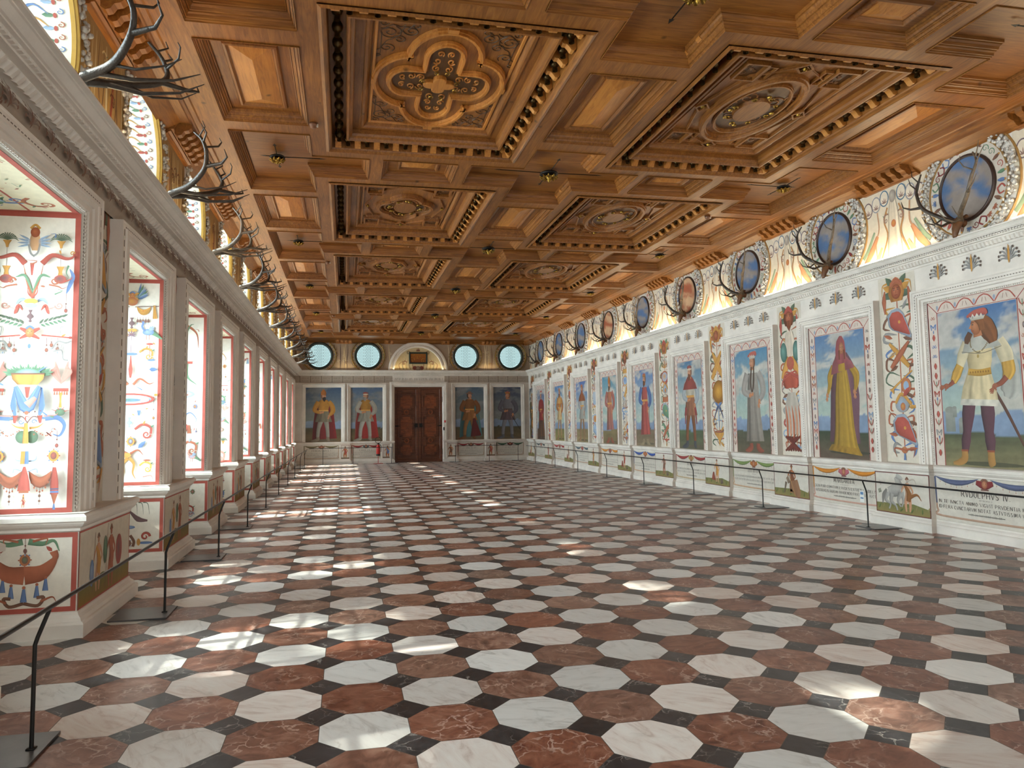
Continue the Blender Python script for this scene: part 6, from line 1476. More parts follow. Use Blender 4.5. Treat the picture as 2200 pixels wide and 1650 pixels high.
def antler(m, T, side, seed, sc=1.0, big=True):
    """one branched stag antler growing from the skull"""
    r = random.Random(seed); j = lambda s=.03: r.uniform(-s, s)
    c3 = lambda u, v, h: T(side*u*sc, v*sc, h*sc)
    beam = [(.03, .02, .08), (.16+j(), .10, .18), (.34+j(), .24+j(), .26), (.44+j(), .42+j(), .28), (.46+j(), .60+j(), .26), (.40, .76, .22)]
    P3 = np.array([c3(*p) for p in smooth(beam, 1)]) if False else None
    S3 = []
    B = np.array(beam); Q = np.vstack([2*B[0]-B[1], B, 2*B[-1]-B[-2]])
    for i in range(1, len(B)):
        p0, p1, p2, p3 = Q[i-1], Q[i], Q[i+1], Q[i+2]
        for t in np.linspace(0, 1, 5, endpoint=False): S3.append(.5*((2*p1)+(-p0+p2)*t+(2*p0-5*p1+4*p2-p3)*t*t+(-p0+3*p1-3*p2+p3)*t**3))
    S3.append(B[-1]); m.tube([c3(*p) for p in S3], np.linspace(.034, .010, len(S3))*sc, 8)
    def br(at, *q, r0=.021):
        p = [S3[at]]+[S3[at]+np.array(v) for v in q]; B2 = np.array(p); pts = []
        for i in range(len(B2)-1):
            for t in (0, .33, .66): pts.append(B2[i]*(1-t)+B2[i+1]*t)
        pts.append(B2[-1]); m.tube([c3(*p) for p in pts], np.linspace(r0, .003, len(pts))*sc, 6)
    br(2, (.03, -.06, .12), (.02, -.03, .24), (.0, .07, .32)); br(5, (.06, -.07, .08), (.10, -.04, .17), (.10, .04, .22), r0=.013)
    br(11, (.10, .0, .08), (.19, .05, .11), (.23, .14, .10)); br(17, (-.09, .07, .05), (-.14, .16, .06), (-.13, .22, .05), r0=.012); br(19, (.08, .09, .02), (.13, .19, .0), r0=.012)
    br(22, (.07, .10, .03), (.08, .18, .02), r0=.010)
def stag_head(root, T, sc=1.0):
    m = M(); m.smooth = True; rows = []
    for v, h, w, dp in ((.10, .05, .045, .05), (.06, .09, .07, .07), (0, .11, .075, .08), (-.08, .14, .055, .07), (-.15, .16, .04, .05), (-.19, .165, .03, .03)):
        rows.append([T((w*cos(a))*sc, (v+.01*sin(a))*sc, (h+dp*.6*sin(a))*sc) for a in np.linspace(0, 2*pi, 14, endpoint=False)])
    m.grid(rows, closed_v=True); m.add(rows[-1], [tuple(range(14))]); m.add(rows[0], [tuple(range(14))])
    m.tube([T(0, .0, 0), T(0, .02, .08*sc)], .05*sc, 8)
    for s in (-1, 1): m.tube([T(s*.05*sc, .06*sc, .08*sc), T(s*.13*sc, .07*sc, .09*sc), T(s*.17*sc, .05*sc, .10*sc)], [.012*sc, .026*sc, .004], 6); m.ball(T(s*.045*sc, .03*sc, .15*sc), .012*sc, 6)
    part(m, 'carved_head', head_m, root)
def wall_strip(k, yc, X0):
    # painted wall between the roundels
    a = Art(lambda u, v, h=0, yc=yc+D/2: (X0-h, yc-u, v), .003); a.rect(-.68, 4.03, .68, 5.24, '#d2c6b0')
    r = random.Random(k+3)
    for d in (-1, 1):
        for q in range(3): a.disc(d*(.18+.18*q), 5.06-.05*q, .10, .13, ['#4c6a80', '#8a8a90', '#6c5a60'][q]); a.disc(d*(.18+.18*q), 5.06-.05*q, .08, .11, '#d6cab6'); a.spray(d*(.18+.18*q), 4.98-.05*q, 5, .10, .4, pi-.4, .016, '#8a6a60')
        a.stroke([(d*.12, 4.9), (d*.2, 4.7), (d*.14, 4.45), (d*.3, 4.1)], .03, '#a5784a', taper=0); a.stroke([(d*.34, 4.88), (d*.32, 4.6), (d*.4, 4.4), (d*.38, 4.1)], .025, '#b58a6a', taper=0)
        a.strip([(d*.36, 4.5), (d*.5, 4.28), (d*.66, 4.1)], [.03, .06, .04], '#b9805a', n=4, folds=4); a.strip([(d*.42, 4.58), (d*.58, 4.32), (d*.70, 4.2)], [.02, .035, .03], '#86997c', n=3); a.strip([(d*.27, 4.3), (d*.4, 4.08)], [.02, .05], '#c4a270', n=3); a.scroll(d*.06, 4.75, .08, d, '#8a6a60')
    a.strip([(0, 4.98), (0, 4.8), (0, 4.5), (0, 4.12)], [.06, .10, .12, .16], '#c9bda8', n=6, folds=5); a.disc(0, 5.05, .07, .10, '#b5ac9e', '#8a8078'); a.disc(0, 4.62, .05, .06, '#b5803c', 'rust')
    tag(a.build('trim_%d' % (20+k)), kind='structure')
def right_upper():
    for k in range(-1, 10):
        yc = 8.17+D*k
        if yc > YF-.6: continue
        X0 = XR+.07; T = lambda u, v, h=0, yc=yc: (X0-h, yc-u, 4.72+v)
        wall_strip(k, yc, X0)
        if k < 0: continue
        warm = k in (3, 5); n_ = 40; aa = np.linspace(0, 2*pi, n_, endpoint=False)
        root = empty('roundel', (X0, yc, 4.72), 'round %s panel in a dark rim and shell wreath, %s above the right cornice' % ('orange-veined' if warm else 'painted cloud', ORD[max(k, 0)]), 'roundel', 'roundels along the right wall')
        a = Art(T, .03); clouds_disc(a, .43, 30+k, warm); a.build('painted_disc', root, oilpaint)
        m = M(); m.smooth = True
        m.loops([([(r*cos(t), r*sin(t)) for t in aa], h) for r, h in ((.42, .03), (.425, .055), (.445, .06), (.46, .045), (.46, .02))], T); part(m, 'dark_rim', rim_m, root)
        a = ring_art(T, .455, .63, k); a.build('painted_ring', root)
        m = M(); m.smooth = True; m.loops([([(r*cos(t), r*sin(t)) for t in aa], h) for r, h in ((.625, .02), (.63, .035), (.645, .035), (.65, .02))], T); part(m, 'brown_line', ochre_paint, root)
        m = M(); wreath(m, T, 0, 0, .65, .79, 70+k, 1.1 if k < 4 else .6, .03); part(m, 'shell_wreath', silver, root)
        m = M(); m.smooth = True; m.loops([([(r*cos(t), r*sin(t)) for t in aa], h) for r, h in ((.79, .0), (.795, .02), (.815, .02), (.82, 0))], T); part(m, 'ochre_line', ochre_paint, root)
        # stag trophy below the disc
        r2 = empty('stag_trophy', (X0, yc, 4.2), 'carved stag head with branching antlers below the %s roundel of the right wall' % ORD[max(k, 0)], 'antlers', 'stag trophies along the right wall')
        T2 = lambda u, v, h=0, yc=yc: (X0-h-.10, yc-u, 4.22+v)
        stag_head(r2, T2)
        for s in (-1, 1):
            m = M(); m.smooth = True; antler(m, T2, s, 90+k*2+s, 1.08); part(m, 'antler', antler_m if s > 0 and k < 5 else antler_d, r2)
right_upper()

# lamps hidden on top of the cornices, one length between two roundels
def cove():
    for k in range(-1, 9):
        yc = 8.17+D*k+D/2; m = M(); m.box(XR-.085, XR-.055, yc-.62, yc+.62, 4.05, 4.085)
        if yc > YF-.8: continue
        o = m.build('cove_light', cove_m, loc=(XR-.07, yc, 4.05)); tag(o, 'strip light on top of the right cornice, beyond the %s roundel' % ORD[k] if k >= 0 else 'strip light on top of the right cornice, before the nearest roundel', 'strip light', 'strip lights on the cornices')
        area('cove_glow', (XR-.04, yc, 4.10), (0, radians(158), 0), .06, 1.3, 5.5, (1.0, .83, .55))
    for k in range(0, 9):
        yc = ycl(k)+DL/2; m = M(); m.box(XL+.10, XL+.13, yc-.5, yc+.5, 4.05, 4.08)
        o = m.build('cove_light', cove_m, loc=(XL+.115, yc, 4.05)); tag(o, 'strip light on top of the left cornice over the %s pier' % ORD[k], 'strip light', 'strip lights on the cornices')
        area('cove_glow', (XL+.12, yc, 4.10), (0, radians(202), 0), .06, 1.0, 3.5, (1.0, .80, .50))
cove()
# ------------------------------------------------------------------ far wall
def far_wall():
    ppl = [('a bearded man in gold and crimson', dict(robe='#b07a2c', skirt='#6f6552', sleeve='#b07a2c', hose='#8a857a', cloak='#6c1c1c', boot='#7a6a58'), 'mitre', '#2a2220', -.0, 1),
           ('a red-capped man in red-gold cloak', dict(robe='#a5742c', skirt='#8a8578', sleeve='#9a9488', hose='#98968c', cloak='#8c2a24', boot='#8a8578'), 'redhat', '#8a8078', -.05, -1),
           ('a long-haired man with teal cloak', dict(robe='#7a4c24', skirt='#8a5a2c', sleeve='#7a4a24', hose='#8a6034', cloak='#3f6a6c', boot='#6b4420'), 'hat', None, 0, 1),
           ('a crowned knight in silver armour', dict(robe='#6f6c72', skirt='#5c4c50', sleeve='#5a5860', hose='#7c7a80', boot='#5a5a60', belt='dk'), 'crown', None, .02, -1)]
    for i, ((x0, x1), (who, c, hat, beard, dx, d)) in enumerate(zip(FPIC, ppl)):
        xc = (x0+x1)/2; hw = (x1-x0)/2
        root = empty('portrait_fresco', (xc, YF, .95), 'portrait of %s, far wall %s the door' % (who, 'left of' if i < 2 else 'right of'), 'painting', 'portraits on the far wall')
        a = Art(TF(xc), .004); scenery(a, -hw, hw, .95, 3.29, 200+i, top=['#3a5270', '#4a6280', '#43586c', '#33415c'][i], low='#7c8276', cloud='#77797a', ground='#4c4630', ground2='#6b563a', n=26)
        figure(a, dx, 'tunic' if i != 3 else 'armor', c, hat, 'brown' if i != 2 else '#3a2a20', beard, d, H=2.12, staff=[None, -.42, .38, None][i])
        if i == 3: a.strip([(.2, 2.0), (.6, 1.35)], [.015, .01], '#2a2622', n=2)
        if i == 2: a.strip([(.2, 1.9), (.28, 1.1)], [.05, .25], '#5c1c1c', n=4, folds=4)
        a.build('painted_portrait', root, oilpaint)
    segs = [(-1.72, -.24, '#6f6240', '#8a5a40', 'FERDINANDVS I', 0), (.27, 1.53, '#8c2c2a', '#50585a', 'CAROLVS V', 1), (4.91, 6.13, '#8c2c30', '#6a4a40', '', 2), (6.67, 7.95, '#3c5a44', '#6c2c2c', '', 3)]
    for x0, x1, c1, c2, t, i in segs:
        xc = (x0+x1)/2; root = empty('inscription_panel', (xc, YF, .2), 'painted inscription under %s swags on the far wall, %s door' % (('olive', 'red', 'dark red', 'green')[i], 'left of the' if i < 2 else 'right of the'), 'inscription', 'inscriptions of the far wall')
        inscription(root, TF(xc, YF-.02), x0-xc, x1-xc, c1, c2, t, None, 300+i)
        if t:
            a = Art(TF(xc, YF-.02), .03); a.rect(-.5, .53, .5, .63, '#c9c1b4'); write(a, t, 0, .54, .075, '#5a544c', width=.062*len(t)); a.build('title_lettering', root)
    for i, (a_, b_) in enumerate(PED_F):
        root = empty('emblem_painting', ((a_+b_)/2, YF, .2), 'painted figure in %s on a pedestal, far wall, %s door' % (('red and gold', 'orange and blue', 'dull orange', 'red')[i], ('far left of the', 'next left of the', 'next right of the', 'far right of the')[i]), 'painting', 'small pedestal paintings on the far wall')
        a = Art(TF((a_+b_)/2, YF-.10)); w = (b_-a_)/2-.03; a.rect(-w, .22, w, .80, '#cbc3b6'); a.nude(0, .26, .48, '#b5703c', ['red', 'blue', 'brown', 'red'][i]); a.rect(-w, .22, w, .27, '#6b5c40'); a.band(-w, .22, w, .80, .012, '#7c3030'); a.build('emblem_fresco', root)
    # frieze
    a = Art(TF(0)); r = random.Random(4); a.rect(XL, 3.50, 2.04, 3.80, '#a89a8c'); a.rect(4.35, 3.50, XR, 3.80, '#a89a8c')
    for x in list(np.arange(-1.9, 1.95, .45))+list(np.arange(4.55, 8.1, .45)):
        a.line([(x, 3.51), (x, 3.79)], .02, '#5c4c40'); scribble(a, x+.07, x+.36, 3.66, .06, int(x*10), '#7c6c60'); scribble(a, x+.07, x+.36, 3.56, .05, int(x*10)+1, '#7c6c60')
    a.build('trim_9')['kind'] = 'structure'
    a = Art(TF(0, YF-.02)); scribble(a, 2.15, 4.25, 3.60, .10, 9, '#8a7c6e'); a.build('trim_10')['kind'] = 'structure'
    # upper wall painting
    a = Art(TF(0), .002); r = random.Random(44)
    a.rect(XL, 4.03, XR+.07, 5.25, '#a08c78')
    o = M()
    for x in np.arange(XL+.1, XR, .11):
        if any(abs(x-c) < .80 for c, _, _ in FW) or 1.9 < x < 4.45: continue
        a.stroke([(x, 5.2), (x+r.uniform(-.05, .05), 4.8), (x+r.uniform(-.08, .08), 4.4), (x, 4.06)], r.uniform(.03, .06), r.choice(['#c9b48c', '#7a5a44', '#b58a50', '#8a4a34', '#d6c6a8', '#5c4c44']), taper=2)
        a.scroll(x, r.uniform(4.2, 5.0), .06, r.choice((-1, 1)), r.choice(['#6b4034', '#d6c6a8', '#b5803c']))
    # cut the painted layer at the window openings: keep only faces outside the glass radius
    keep = [i for i, f in enumerate(a.m.f)]
    a.m.f, a.m.m, a.m.sm = ([a.m.f[i] for i in keep[1:]], [a.m.m[i] for i in keep[1:]], [a.m.sm[i] for i in keep[1:]])
    bg = M(); bg.col = tuple(C('#a08c78'))
    for c, x0, x1 in FW: holed(bg, TF(0, YF-.002), x0, x1, 4.03, 5.25, c, ZW, .57, 0)
    bg.add([(1.80, YF-.002, 4.03), (4.52, YF-.002, 4.03), (4.52, YF-.002, 5.25), (1.80, YF-.002, 5.25)], [(0, 1, 2, 3)])
    tag(bg.build('trim_11', fresco), kind='structure'); tag(a.m.build('trim_12', fresco) if False else a.build('trim_12'), kind='structure')
    # round windows
    for i, (c, _, _) in enumerate(FW):
        w = empty('window_%d' % (i+1), (c, YF, ZW), kind='structure'); T = TF(c); aa = np.linspace(0, 2*pi, 48, endpoint=False); P = lambda r: [(r*cos(t), ZW+r*sin(t)) for t in aa]
        m = M(); m.smooth = True; m.loops([(P(r), h) for r, h in ((.60, .0), (.60, .05), (.56, .06), (.50, .04), (.49, -.02), (.49, -.06))], T); part(m, 'dark_window_frame', iron_green, w)
        m = M(); R_ = .49; s = .074
        for q in range(-8, 9):
            for j in range(-8, 9):
                x, y = (q+.5*(j % 2))*s*1.0, j*s*.866
                if hypot(x, y) > R_-.01: continue
                H = [(x+s*.577*cos(t), y+s*.577*sin(t)) for t in np.arange(6)*pi/3+pi/6]
                for p, q2 in zip(H, H[1:]+H[:1]):
                    if q2[0] >= p[0]: continue
                    dx, dy = q2[0]-p[0], q2[1]-p[1]; L = hypot(dx, dy); nx, ny = -dy/L*.0055, dx/L*.0055
                    m.add([T(a_[0], ZW+a_[1], -.03) for a_ in ((p[0]+nx, p[1]+ny), (q2[0]+nx, q2[1]+ny), (q2[0]-nx, q2[1]-ny), (p[0]-nx, p[1]-ny))], [(0, 1, 2, 3)])
        part(m, 'lead_lattice', iron, w)
        m = M(); m.add([T(*p, -.045) for p in P(.49)], [tuple(range(48))]); part(m, 'window_pane', glass, w)
        g = M(); r_ = random.Random(i); g.smooth = False
        surround = empty('window_surround', (c, YF, ZW), 'wide painted and shell-covered ring round the %s round window of the far wall' % ('leftmost', 'second', 'third', 'rightmost')[i], 'window surround', 'round window surrounds on the far wall')
        T0 = lambda u, v, h=0, c=c: (c+u, YF-h, ZW+v)
        a2 = ring_art(T0, .60, .70, 60+i, '#b09a7c'); a2.build('painted_ring', surround)
        m = M(); wreath(m, T0, 0, 0, .70, .80, 80+i, .8, .02); part(m, 'shell_wreath', stucco_gold, surround)
        m = M(); m.smooth = True; m.loops([([(r*cos(t), r*sin(t)) for t in aa], h) for r, h in ((.69, .0), (.70, .05), (.72, .05), (.73, 0))], T0); part(m, 'gilt_line', gold, surround)
        if i in (0, 3):
            h = M(); h.tube([T0(0, -.60, .02), T0(0, -.66, .1), T0(0, -.70, .06)], .02, 6); part(h, 'bracket', iron, surround)
    # lunette over the door
    cx = 3.18; aa = np.linspace(0, pi, 33); root = empty('lunette', (cx, YF, 4.04), 'half-round painted lunette above the door with a small gilt relief', 'lunette')
    m = M(); m.grid([[(cx+r*cos(t), YF-h, 4.036+r*.985*sin(t)) for t in aa] for r, h in ((1.32, 0), (1.32, .06), (1.28, .08), (1.22, .08), (1.20, .05), (1.14, .05), (1.12, .09), (1.06, .09), (1.04, .03))]); part(m, 'arch_moulding', stucco_r, root)
    a = Art(TF(cx), .006); a.poly([(1.06*cos(t), 4.036+1.04*sin(t)) for t in aa], '#cdbb94')
    for d in (-1, 1):
        for q in range(5): a.stroke([(d*(.2+.15*q), 4.08), (d*(.25+.15*q), 4.3), (d*(.2+.13*q), 4.5-.02*q), (d*(.26+.1*q), 4.75-.06*q)], .03, ['#8a4a34', '#7c6a50', '#a5803c', '#6b6a5c', '#8a5a44'][q])
        a.scroll(d*.5, 4.4, .10, d, '#8a4a34'); a.scroll(d*.35, 4.85, .08, d, '#6b5a48'); a.disc(d*.15, 4.15, .1, .09, '#7c4034')
    a.disc(0, 4.13, .12, .10, '#b09a80', '#6b4a40'); a.spray(0, 4.9, 7, .16, .2, pi-.2, .03, '#8a5a44'); a.build('lunette_fresco', root)
    m = M(); m.frame((-.41, 4.33, .41, 4.85), [(0, .01), (.0, .05), (.03, .06), (.05, .06), (.07, .03)], TF(cx)); part(m, 'relief_frame', iron_green, root)
    a = Art(TF(cx), .03); a.rect(-.35, 4.39, .35, 4.79, '#9a5c14', '#7a3c10'); r = random.Random(1)
    for i in range(16): a.disc(r.uniform(-.3, .3), r.uniform(4.44, 4.74), .035, .045, '#c98a20', '#5c2c0c', n=8)
    a.build('gilt_relief', root)
iron_green = mat('dark_green_frame', '#1c2a24', .45)
stucco_gold = mat('ochre_stucco', '#a88f68', .6, mottle=.3, mscale=18, bump=.5, bscale=50)
far_wall()
def far_cove():
    for x in (0.0, 2.35, 4.0, 6.35):
        area('cove_glow', (x, YF-.12, 4.08), (radians(202), 0, 0), .7, .05, 3.0, (1.0, .78, .40))
far_cove()

# double door
def door():
    d0, d1, dz = DOOR; mid = (d0+d1)/2; Y = YF+.10; root = empty('door_1', (mid, Y, 0), kind='structure')
    for s in (0, 1):
        x0, x1 = (d0+.01, mid-.006) if s == 0 else (mid+.006, d1-.01); w = x1-x0; cx = (x0+x1)/2
        m = M(); m.box(x0, x1, Y, Y+.07, .01, dz); T = TF(cx, Y)
        m.frame((-w/2, .01, w/2, dz), [(0, 0), (0, .02), (.10, .02), (.12, .0)], T)
        def notched(y0, y1, hw, n):
            P = np.array([(-hw+n, y0), (hw-n, y0), (hw-n, y0+n), (hw, y0+n), (hw, y1-n), (hw-n, y1-n), (hw-n, y1), (-hw+n, y1), (-hw+n, y1-n), (-hw, y1-n), (-hw, y0+n), (-hw+n, y0+n)], float)
            c = P.mean(0); return P, c
        for y0, y1 in ((.25, .85), (.95, 2.15), (2.25, 3.05)):
            P, c = notched(y0, y1, w*.34, .13)
            m.loops([([tuple(q) for q in (P-c)*k+c], h) for k, h in ((1, 0), (.99, .03), (.93, .035), (.90, .01))], T)
        part_d = part(m, 'door_leaf', door_w, root)
        m = M(); m.col = (1.7, 1.6, 1.4)
        for y0, y1 in ((.25, .85), (.95, 2.15), (2.25, 3.05)):
            P, c = notched(y0, y1, w*.34, .13); m.add([T(*q, .012) for q in (P-c)*.72+c], [tuple(range(12))])
        for y in (.95, 2.2):
            m.loops([(ellipse(.12, .12, 20, 0, y), .03), (ellipse(.11, .11, 20, 0, y), .05), (ellipse(.07, .07, 20, 0, y), .05), (ellipse(.06, .06, 20, 0, y), .03)], T)
        scroll_fill(m, (-w*.25, 1.1, w*.25, 2.0), T, .012, 3+s, .02); scroll_fill(m, (-w*.25, 2.4, w*.25, 2.9), T, .012, 8+s, .02); scroll_fill(m, (-w*.25, .35, w*.25, .75), T, .012, 12+s, .02)
        o = m.build('inlay', door_w); o.parent = part_d; o.data.transform(__import__('mathutils').Matrix.Translation((-mid, -Y, 0)))
        sx = w/2-.12 if s == 0 else -w/2+.12
        m = M(); m.box(cx+sx-.09, cx+sx+.09, Y-.03, Y-.015, 1.52, 1.70); m.tube([(cx+sx, Y-.03, 1.6), (cx+sx, Y-.09, 1.6), (cx+sx+(.08 if s else -.08), Y-.09, 1.6)], .012, 6)
        m.box(cx-sx-.10, cx-sx+.10, Y-.025, Y-.015, 1.56, 1.62)
        o = m.build('door_handle', iron); o.parent = part_d; o.data.transform(__import__('mathutils').Matrix.Translation((-mid, -Y, 0)))
    m = M()
    for z in (.45, 2.75): m.box(d1-.01, d1+.05, YF-.02, YF, z-.12, z+.12); m.ball((d1+.03, YF-.03, z), .035, 6)
    m.box(d1+.02, d1+.07, YF-.14, YF-.10, 1.38, 1.52); part(m, 'hinge', iron, root)
    m = M(); m.box(d1+.06, d1+.12, YF-.16, YF-.10, 1.72, 1.82); o = m.build('fire_alarm_button', red_m, loc=(d1+.09, YF-.13, 1.72)); tag(o, 'small red alarm button on the white door frame, right of the door', 'alarm')
door()
# ------------------------------------------------------------------ barriers
def barrier(x, y, d, label, far=False):
    """bent steel post on a flat plate; d = side the head leans to, away from the wall"""
    root = empty('barrier_stand', (x, y, 0), label, 'barrier post', 'barrier stands along the walls')
    m = M(); w = .46; x0, x1 = (x-w+.06, x+.06) if d > 0 else (x-.06, x+w-.06); m.box(x0, x1, y-.21, y+.21, 0.001, .014); part(m, 'base_plate', plate_m, root)
    m = M(); m.smooth = True; m.tube([(x, y, .012), (x, y, .52), (x+d*.012, y, .56), (x+d*.055, y, .675), (x+d*.06, y, .69)], [.0105]*5, 10); m.box(x-.02, x+.02, y-.02, y+.02, .014, .02); part(m, 'post', rail_m, root)
    return root
def barriers():
    yl = [4.18, 6.94, 9.71, 12.46, 15.26, 18.1, 20.95, 23.8, 26.6, 29.4]
    for i, y in enumerate(yl): barrier(-1.53, y, 1, '%s steel barrier post of the left row, before the window piers' % ORD[i])
    yr = [9.6, 12.38, 15.13, 17.9, 20.65, 23.4, 26.1, 28.9]
    for i, y in enumerate(yr): barrier(7.6, y, -1, '%s thin barrier post of the right row, below the portraits' % ORD[i])
    for x, y0, y1, lb in ((-1.47, .2, 30.3, 'long dark barrier rail running along the left window piers'), (7.54, 4.5, 30.2, 'long dark barrier rail running below the right-hand portraits')):
        m = M(); m.smooth = True; m.tube([(x, y, .70) for y in np.linspace(y0, y1, 12)], .012, 8); o = m.build('barrier_rail', rail_m, loc=(x, y0, .70)); tag(o, lb, 'barrier rail')
    Yb = YF-.75
    for i, x in enumerate((-.9, .35, 1.95, 4.7, 6.2, 7.5)):
        root = empty('barrier_stand', (x, Yb, 0), '%s barrier post standing before the far wall' % ('far left', 'second', 'third', 'fourth', 'fifth', 'far right')[i], 'barrier post', 'barrier stands along the walls')
        m = M(); m.box(x-.21, x+.21, Yb-.05, Yb+.38, .001, .014); part(m, 'base_plate', plate_m, root); m = M(); m.smooth = True; m.tube([(x, Yb, .012), (x, Yb, .54), (x, Yb-.05, .675), (x, Yb-.055, .69)], .010, 8); part(m, 'post', rail_m, root)
    for x0, x1, lb in ((-1.47, 1.98, 'left of'), (4.66, 7.54, 'right of')):
        m = M(); m.smooth = True; m.tube([(x, Yb-.06, .70) for x in np.linspace(x0, x1, 5)], .012, 8); o = m.build('barrier_rail', rail_m, loc=(x0, Yb-.06, .7)); tag(o, 'short barrier rail before the far wall, %s the door' % lb, 'barrier rail')
    m = M(); m.box(-.002, .002, -.045, .045, -.17, 0); m.mi = 1
    o = m.build('hanging_tag', [white_plastic]); o.location = (7.535, 9.62, .55); tag(o, 'small white paper tag hanging from the nearest right barrier post', 'tag')
    m2 = M(); m2.box(-.004, -.002, -.03, .03, -.06, -.02); m2.box(-.004, -.002, -.03, .03, -.12, -.10); q = m2.build('printed_mark', mat('print_blue', '#5b7fa8', .6)); q.parent = o
barriers()
def extinguisher():
    x, y = 1.40, YF-.55; root = empty('fire_extinguisher', (x, y, 0), 'red fire extinguisher on a stand with a ring sign, left of the door', 'fire extinguisher')
    m = M(); m.smooth = True; m.lathe([(.001, .33), (.07, .335), (.085, .36), (.085, .72), (.07, .77), (.03, .80), (.02, .84), (.001, .84)], (x, y, 0), 16); part(m, 'cylinder', red_m, root)
    m = M(); m.tube([(x, y+.09, .02), (x, y+.09, .9)], .012, 6); m.box(x-.2, x+.2, y-.05, y+.2, 0.001, .015); part(m, 'stand', red_m, root)
    m = M(); m.smooth = True; m.tube([(x+.13*cos(t), y+.09, 1.0+.13*sin(t)) for t in np.linspace(0, 2*pi, 24)], .012, 6, cap=False); part(m, 'sign_ring', iron, root)
    m = M(); m.box(x-.03, x+.05, y-.03, y+.03, .82, .88); m.tube([(x+.04, y, .84), (x+.13, y-.02, .75), (x+.11, y-.02, .5)], .012, 6); part(m, 'nozzle', black_m, root)
    m = M(); m.lathe([(.086, .33), (.088, .34), (.088, .40), (.086, .41)], (x, y, 0), 16); part(m, 'rubber_boot', black_m, root)
extinguisher()
# ------------------------------------------------------------------ pendant bosses and small fittings of the ceiling
def bosses():
    for j, y in enumerate(NODES):
        for i, x in enumerate((-.97, 3.11, 7.19)):
            if y < 5 or (i == 0 and y < 6): continue
            z = HC+.13; col = ('left', 'middle', 'right')[i]
            root = empty('ceiling_boss', (x, y, z), '%s gilt rosette of the %s row hanging from the ceiling' % (ORD[j-1], col), 'ceiling boss', 'gilt rosettes of the ceiling')
            big = 1.05 if i == 1 else .8
            m = M(); m.smooth = True; m.lathe([(.001, .0), (.10, -.005), (.13, -.02), (.14, -.04), (.10, -.05), (.07, -.045), (.05, -.07), (.001, -.07)], (x, y, z), 16, sc=big); part(m, 'dark_plate', iron, root)
            g = M(); g.smooth = True
            for q in range(10):
                t = q*2*pi/10; g.tube([(x+.05*big*cos(t), y+.05*big*sin(t), z-.06*big), (x+.11*big*cos(t), y+.11*big*sin(t), z-.10*big), (x+.14*big*cos(t), y+.14*big*sin(t), z-.075*big)], [.018, .022, .008], 5); g.ball((x+.09*big*cos(t+.3), y+.09*big*sin(t+.3), z-.09*big), .02, 5)
            g.lathe([(.001, -.06), (.05, -.065), (.05, -.09), (.025, -.11), (.03, -.13), (.012, -.16), (.001, -.165)], (x, y, z), 10, sc=big); part(g, 'gilt_leaves', gold, root)
            m = M()
            for dx, dy, L in ((1, 0, .75 if i < 2 else .2), (-1, 0, .75 if i > 0 else .2), (0, 1, .5), (0, -1, .5)):
                e = (x+dx*L*big, y+dy*L*big); m.tube([(x, y, z-.02), (e[0], e[1], z-.012)], .007, 5)
                m.add([(e[0]+dx*.09, e[1]+dy*.09, z-.012), (e[0]+dy*.03, e[1]+dx*.03, z-.012), (e[0]-dy*.03, e[1]-dx*.03, z-.012)], [(0, 1, 2)])
            part(m, 'iron_rod', iron, root)
bosses()
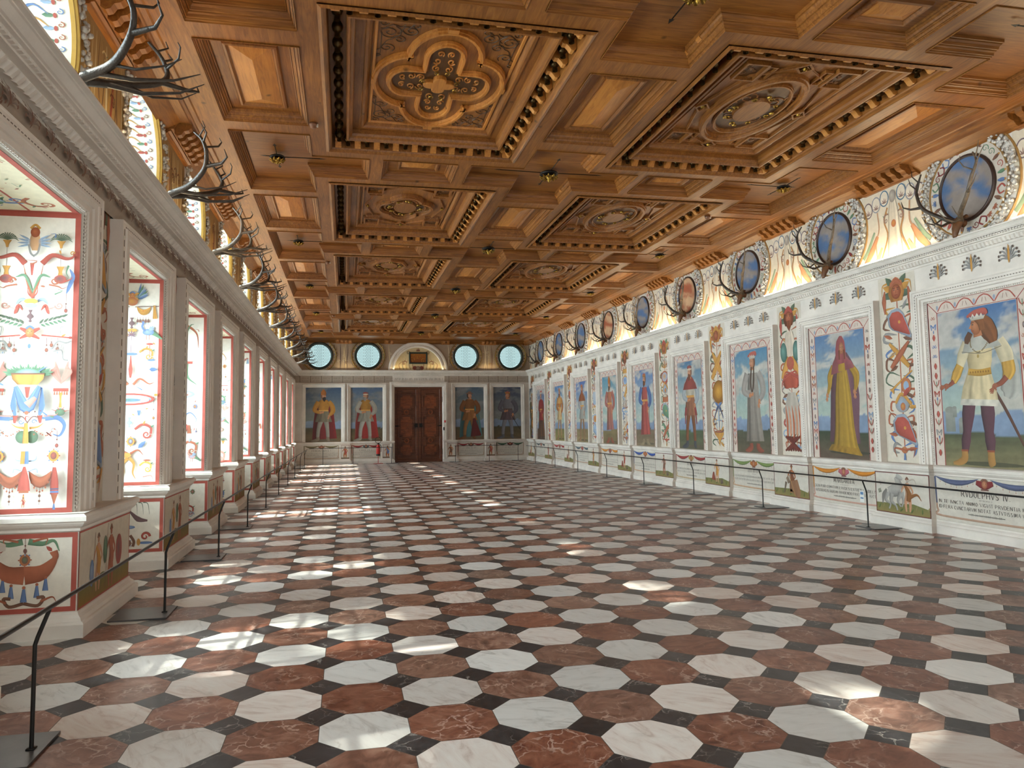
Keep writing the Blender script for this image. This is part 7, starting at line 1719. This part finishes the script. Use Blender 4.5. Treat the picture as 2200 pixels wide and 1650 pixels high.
for i, (x, y) in enumerate(((-.40, 9.15), (6.56, 12.15), (-.40, 17.0), (-.40, 25.3))):
    m = M(); m.smooth = True; m.lathe([(.001, 0), (.05, -.002), (.05, -.03), (.035, -.06), (.001, -.065)], (0, 0, 0), 14)
    o = m.build('smoke_detector', mat('smoke_detector_case', '#7a5138', .5) if i == 0 else MATS['smoke_detector_case']); o.location = (x, y, HC); tag(o, 'small round detector on the ceiling beam beside the %s' % ('first left coffer', 'second right coffer', 'third left coffer', 'fourth left coffer')[i], 'smoke detector')
    q = M(); q.box(.03, .06, -.02, .02, -.045, -.015); e = q.build('sensor_eye', white_plastic); e.parent = o
# ------------------------------------------------------------------ stag trophies on the left
def left_trophies():
    for k in range(0, 10):
        yc = ycl(k)+.1; r2 = empty('stag_trophy', (XL, yc, 4.14), 'dark stag antlers reaching out over the left cornice below the %s round window' % ORD[k], 'antlers', 'stag trophies along the left wall')
        T2 = lambda u, v, h=0, yc=yc: (XL+h+.08, yc+u, 4.20+v); stag_head(r2, T2, 1.0)
        for s in (-1, 1):
            m = M(); m.smooth = True; antler(m, lambda u, v, h=0: T2(u, v*.68, h*2.05), s, 400+k*2+s, 1.12); part(m, 'antler', antler_d if k not in (2,) else antler_m, r2)
left_trophies()
# park trees that dapple the sunlight coming through the windows
def trees():
    leafm = mat('leaf_green', '#4a6a2c', .6); bark = mat('bark', '#4a3a2a', .9)
    r = random.Random(11)
    for i, y in enumerate((-2.2, 4.6, 11.0, 17.6)):
        x = -13+r.uniform(-1, 1); root = empty('park_tree', (x, y-2, -3), 'leafy park tree outside the left windows, %s of four' % ORD[i], 'tree', 'park trees outside the windows')
        m = M(); m.tube([(x, y-2, -3), (x+.1, y-2, 3), (x, y-2.1, 9)], [.35, .25, .1], 8); part(m, 'trunk', bark, root)
        m = M()
        for _ in range(2600 if i < 3 else 1500):
            th, ph, rr = r.uniform(0, 6.28), r.uniform(-1, 1), r.random()**.4
            c = np.array((x+rr*2.6*cos(th)*sqrt(1-ph*ph), y-2+rr*3.1*sin(th)*sqrt(1-ph*ph), 11.2+rr*4.6*ph)); s = r.uniform(.12, .26)
            u = np.array([r.gauss(0, 1) for _ in range(3)]); u /= np.linalg.norm(u); w = np.cross(u, [r.gauss(0, 1) for _ in range(3)]); w /= np.linalg.norm(w)+1e-9
            m.add([c+u*s, c+w*s*.6, c-u*s, c-w*s*.6], [(0, 1, 2, 3)])
        part(m, 'foliage', leafm, root)
trees()
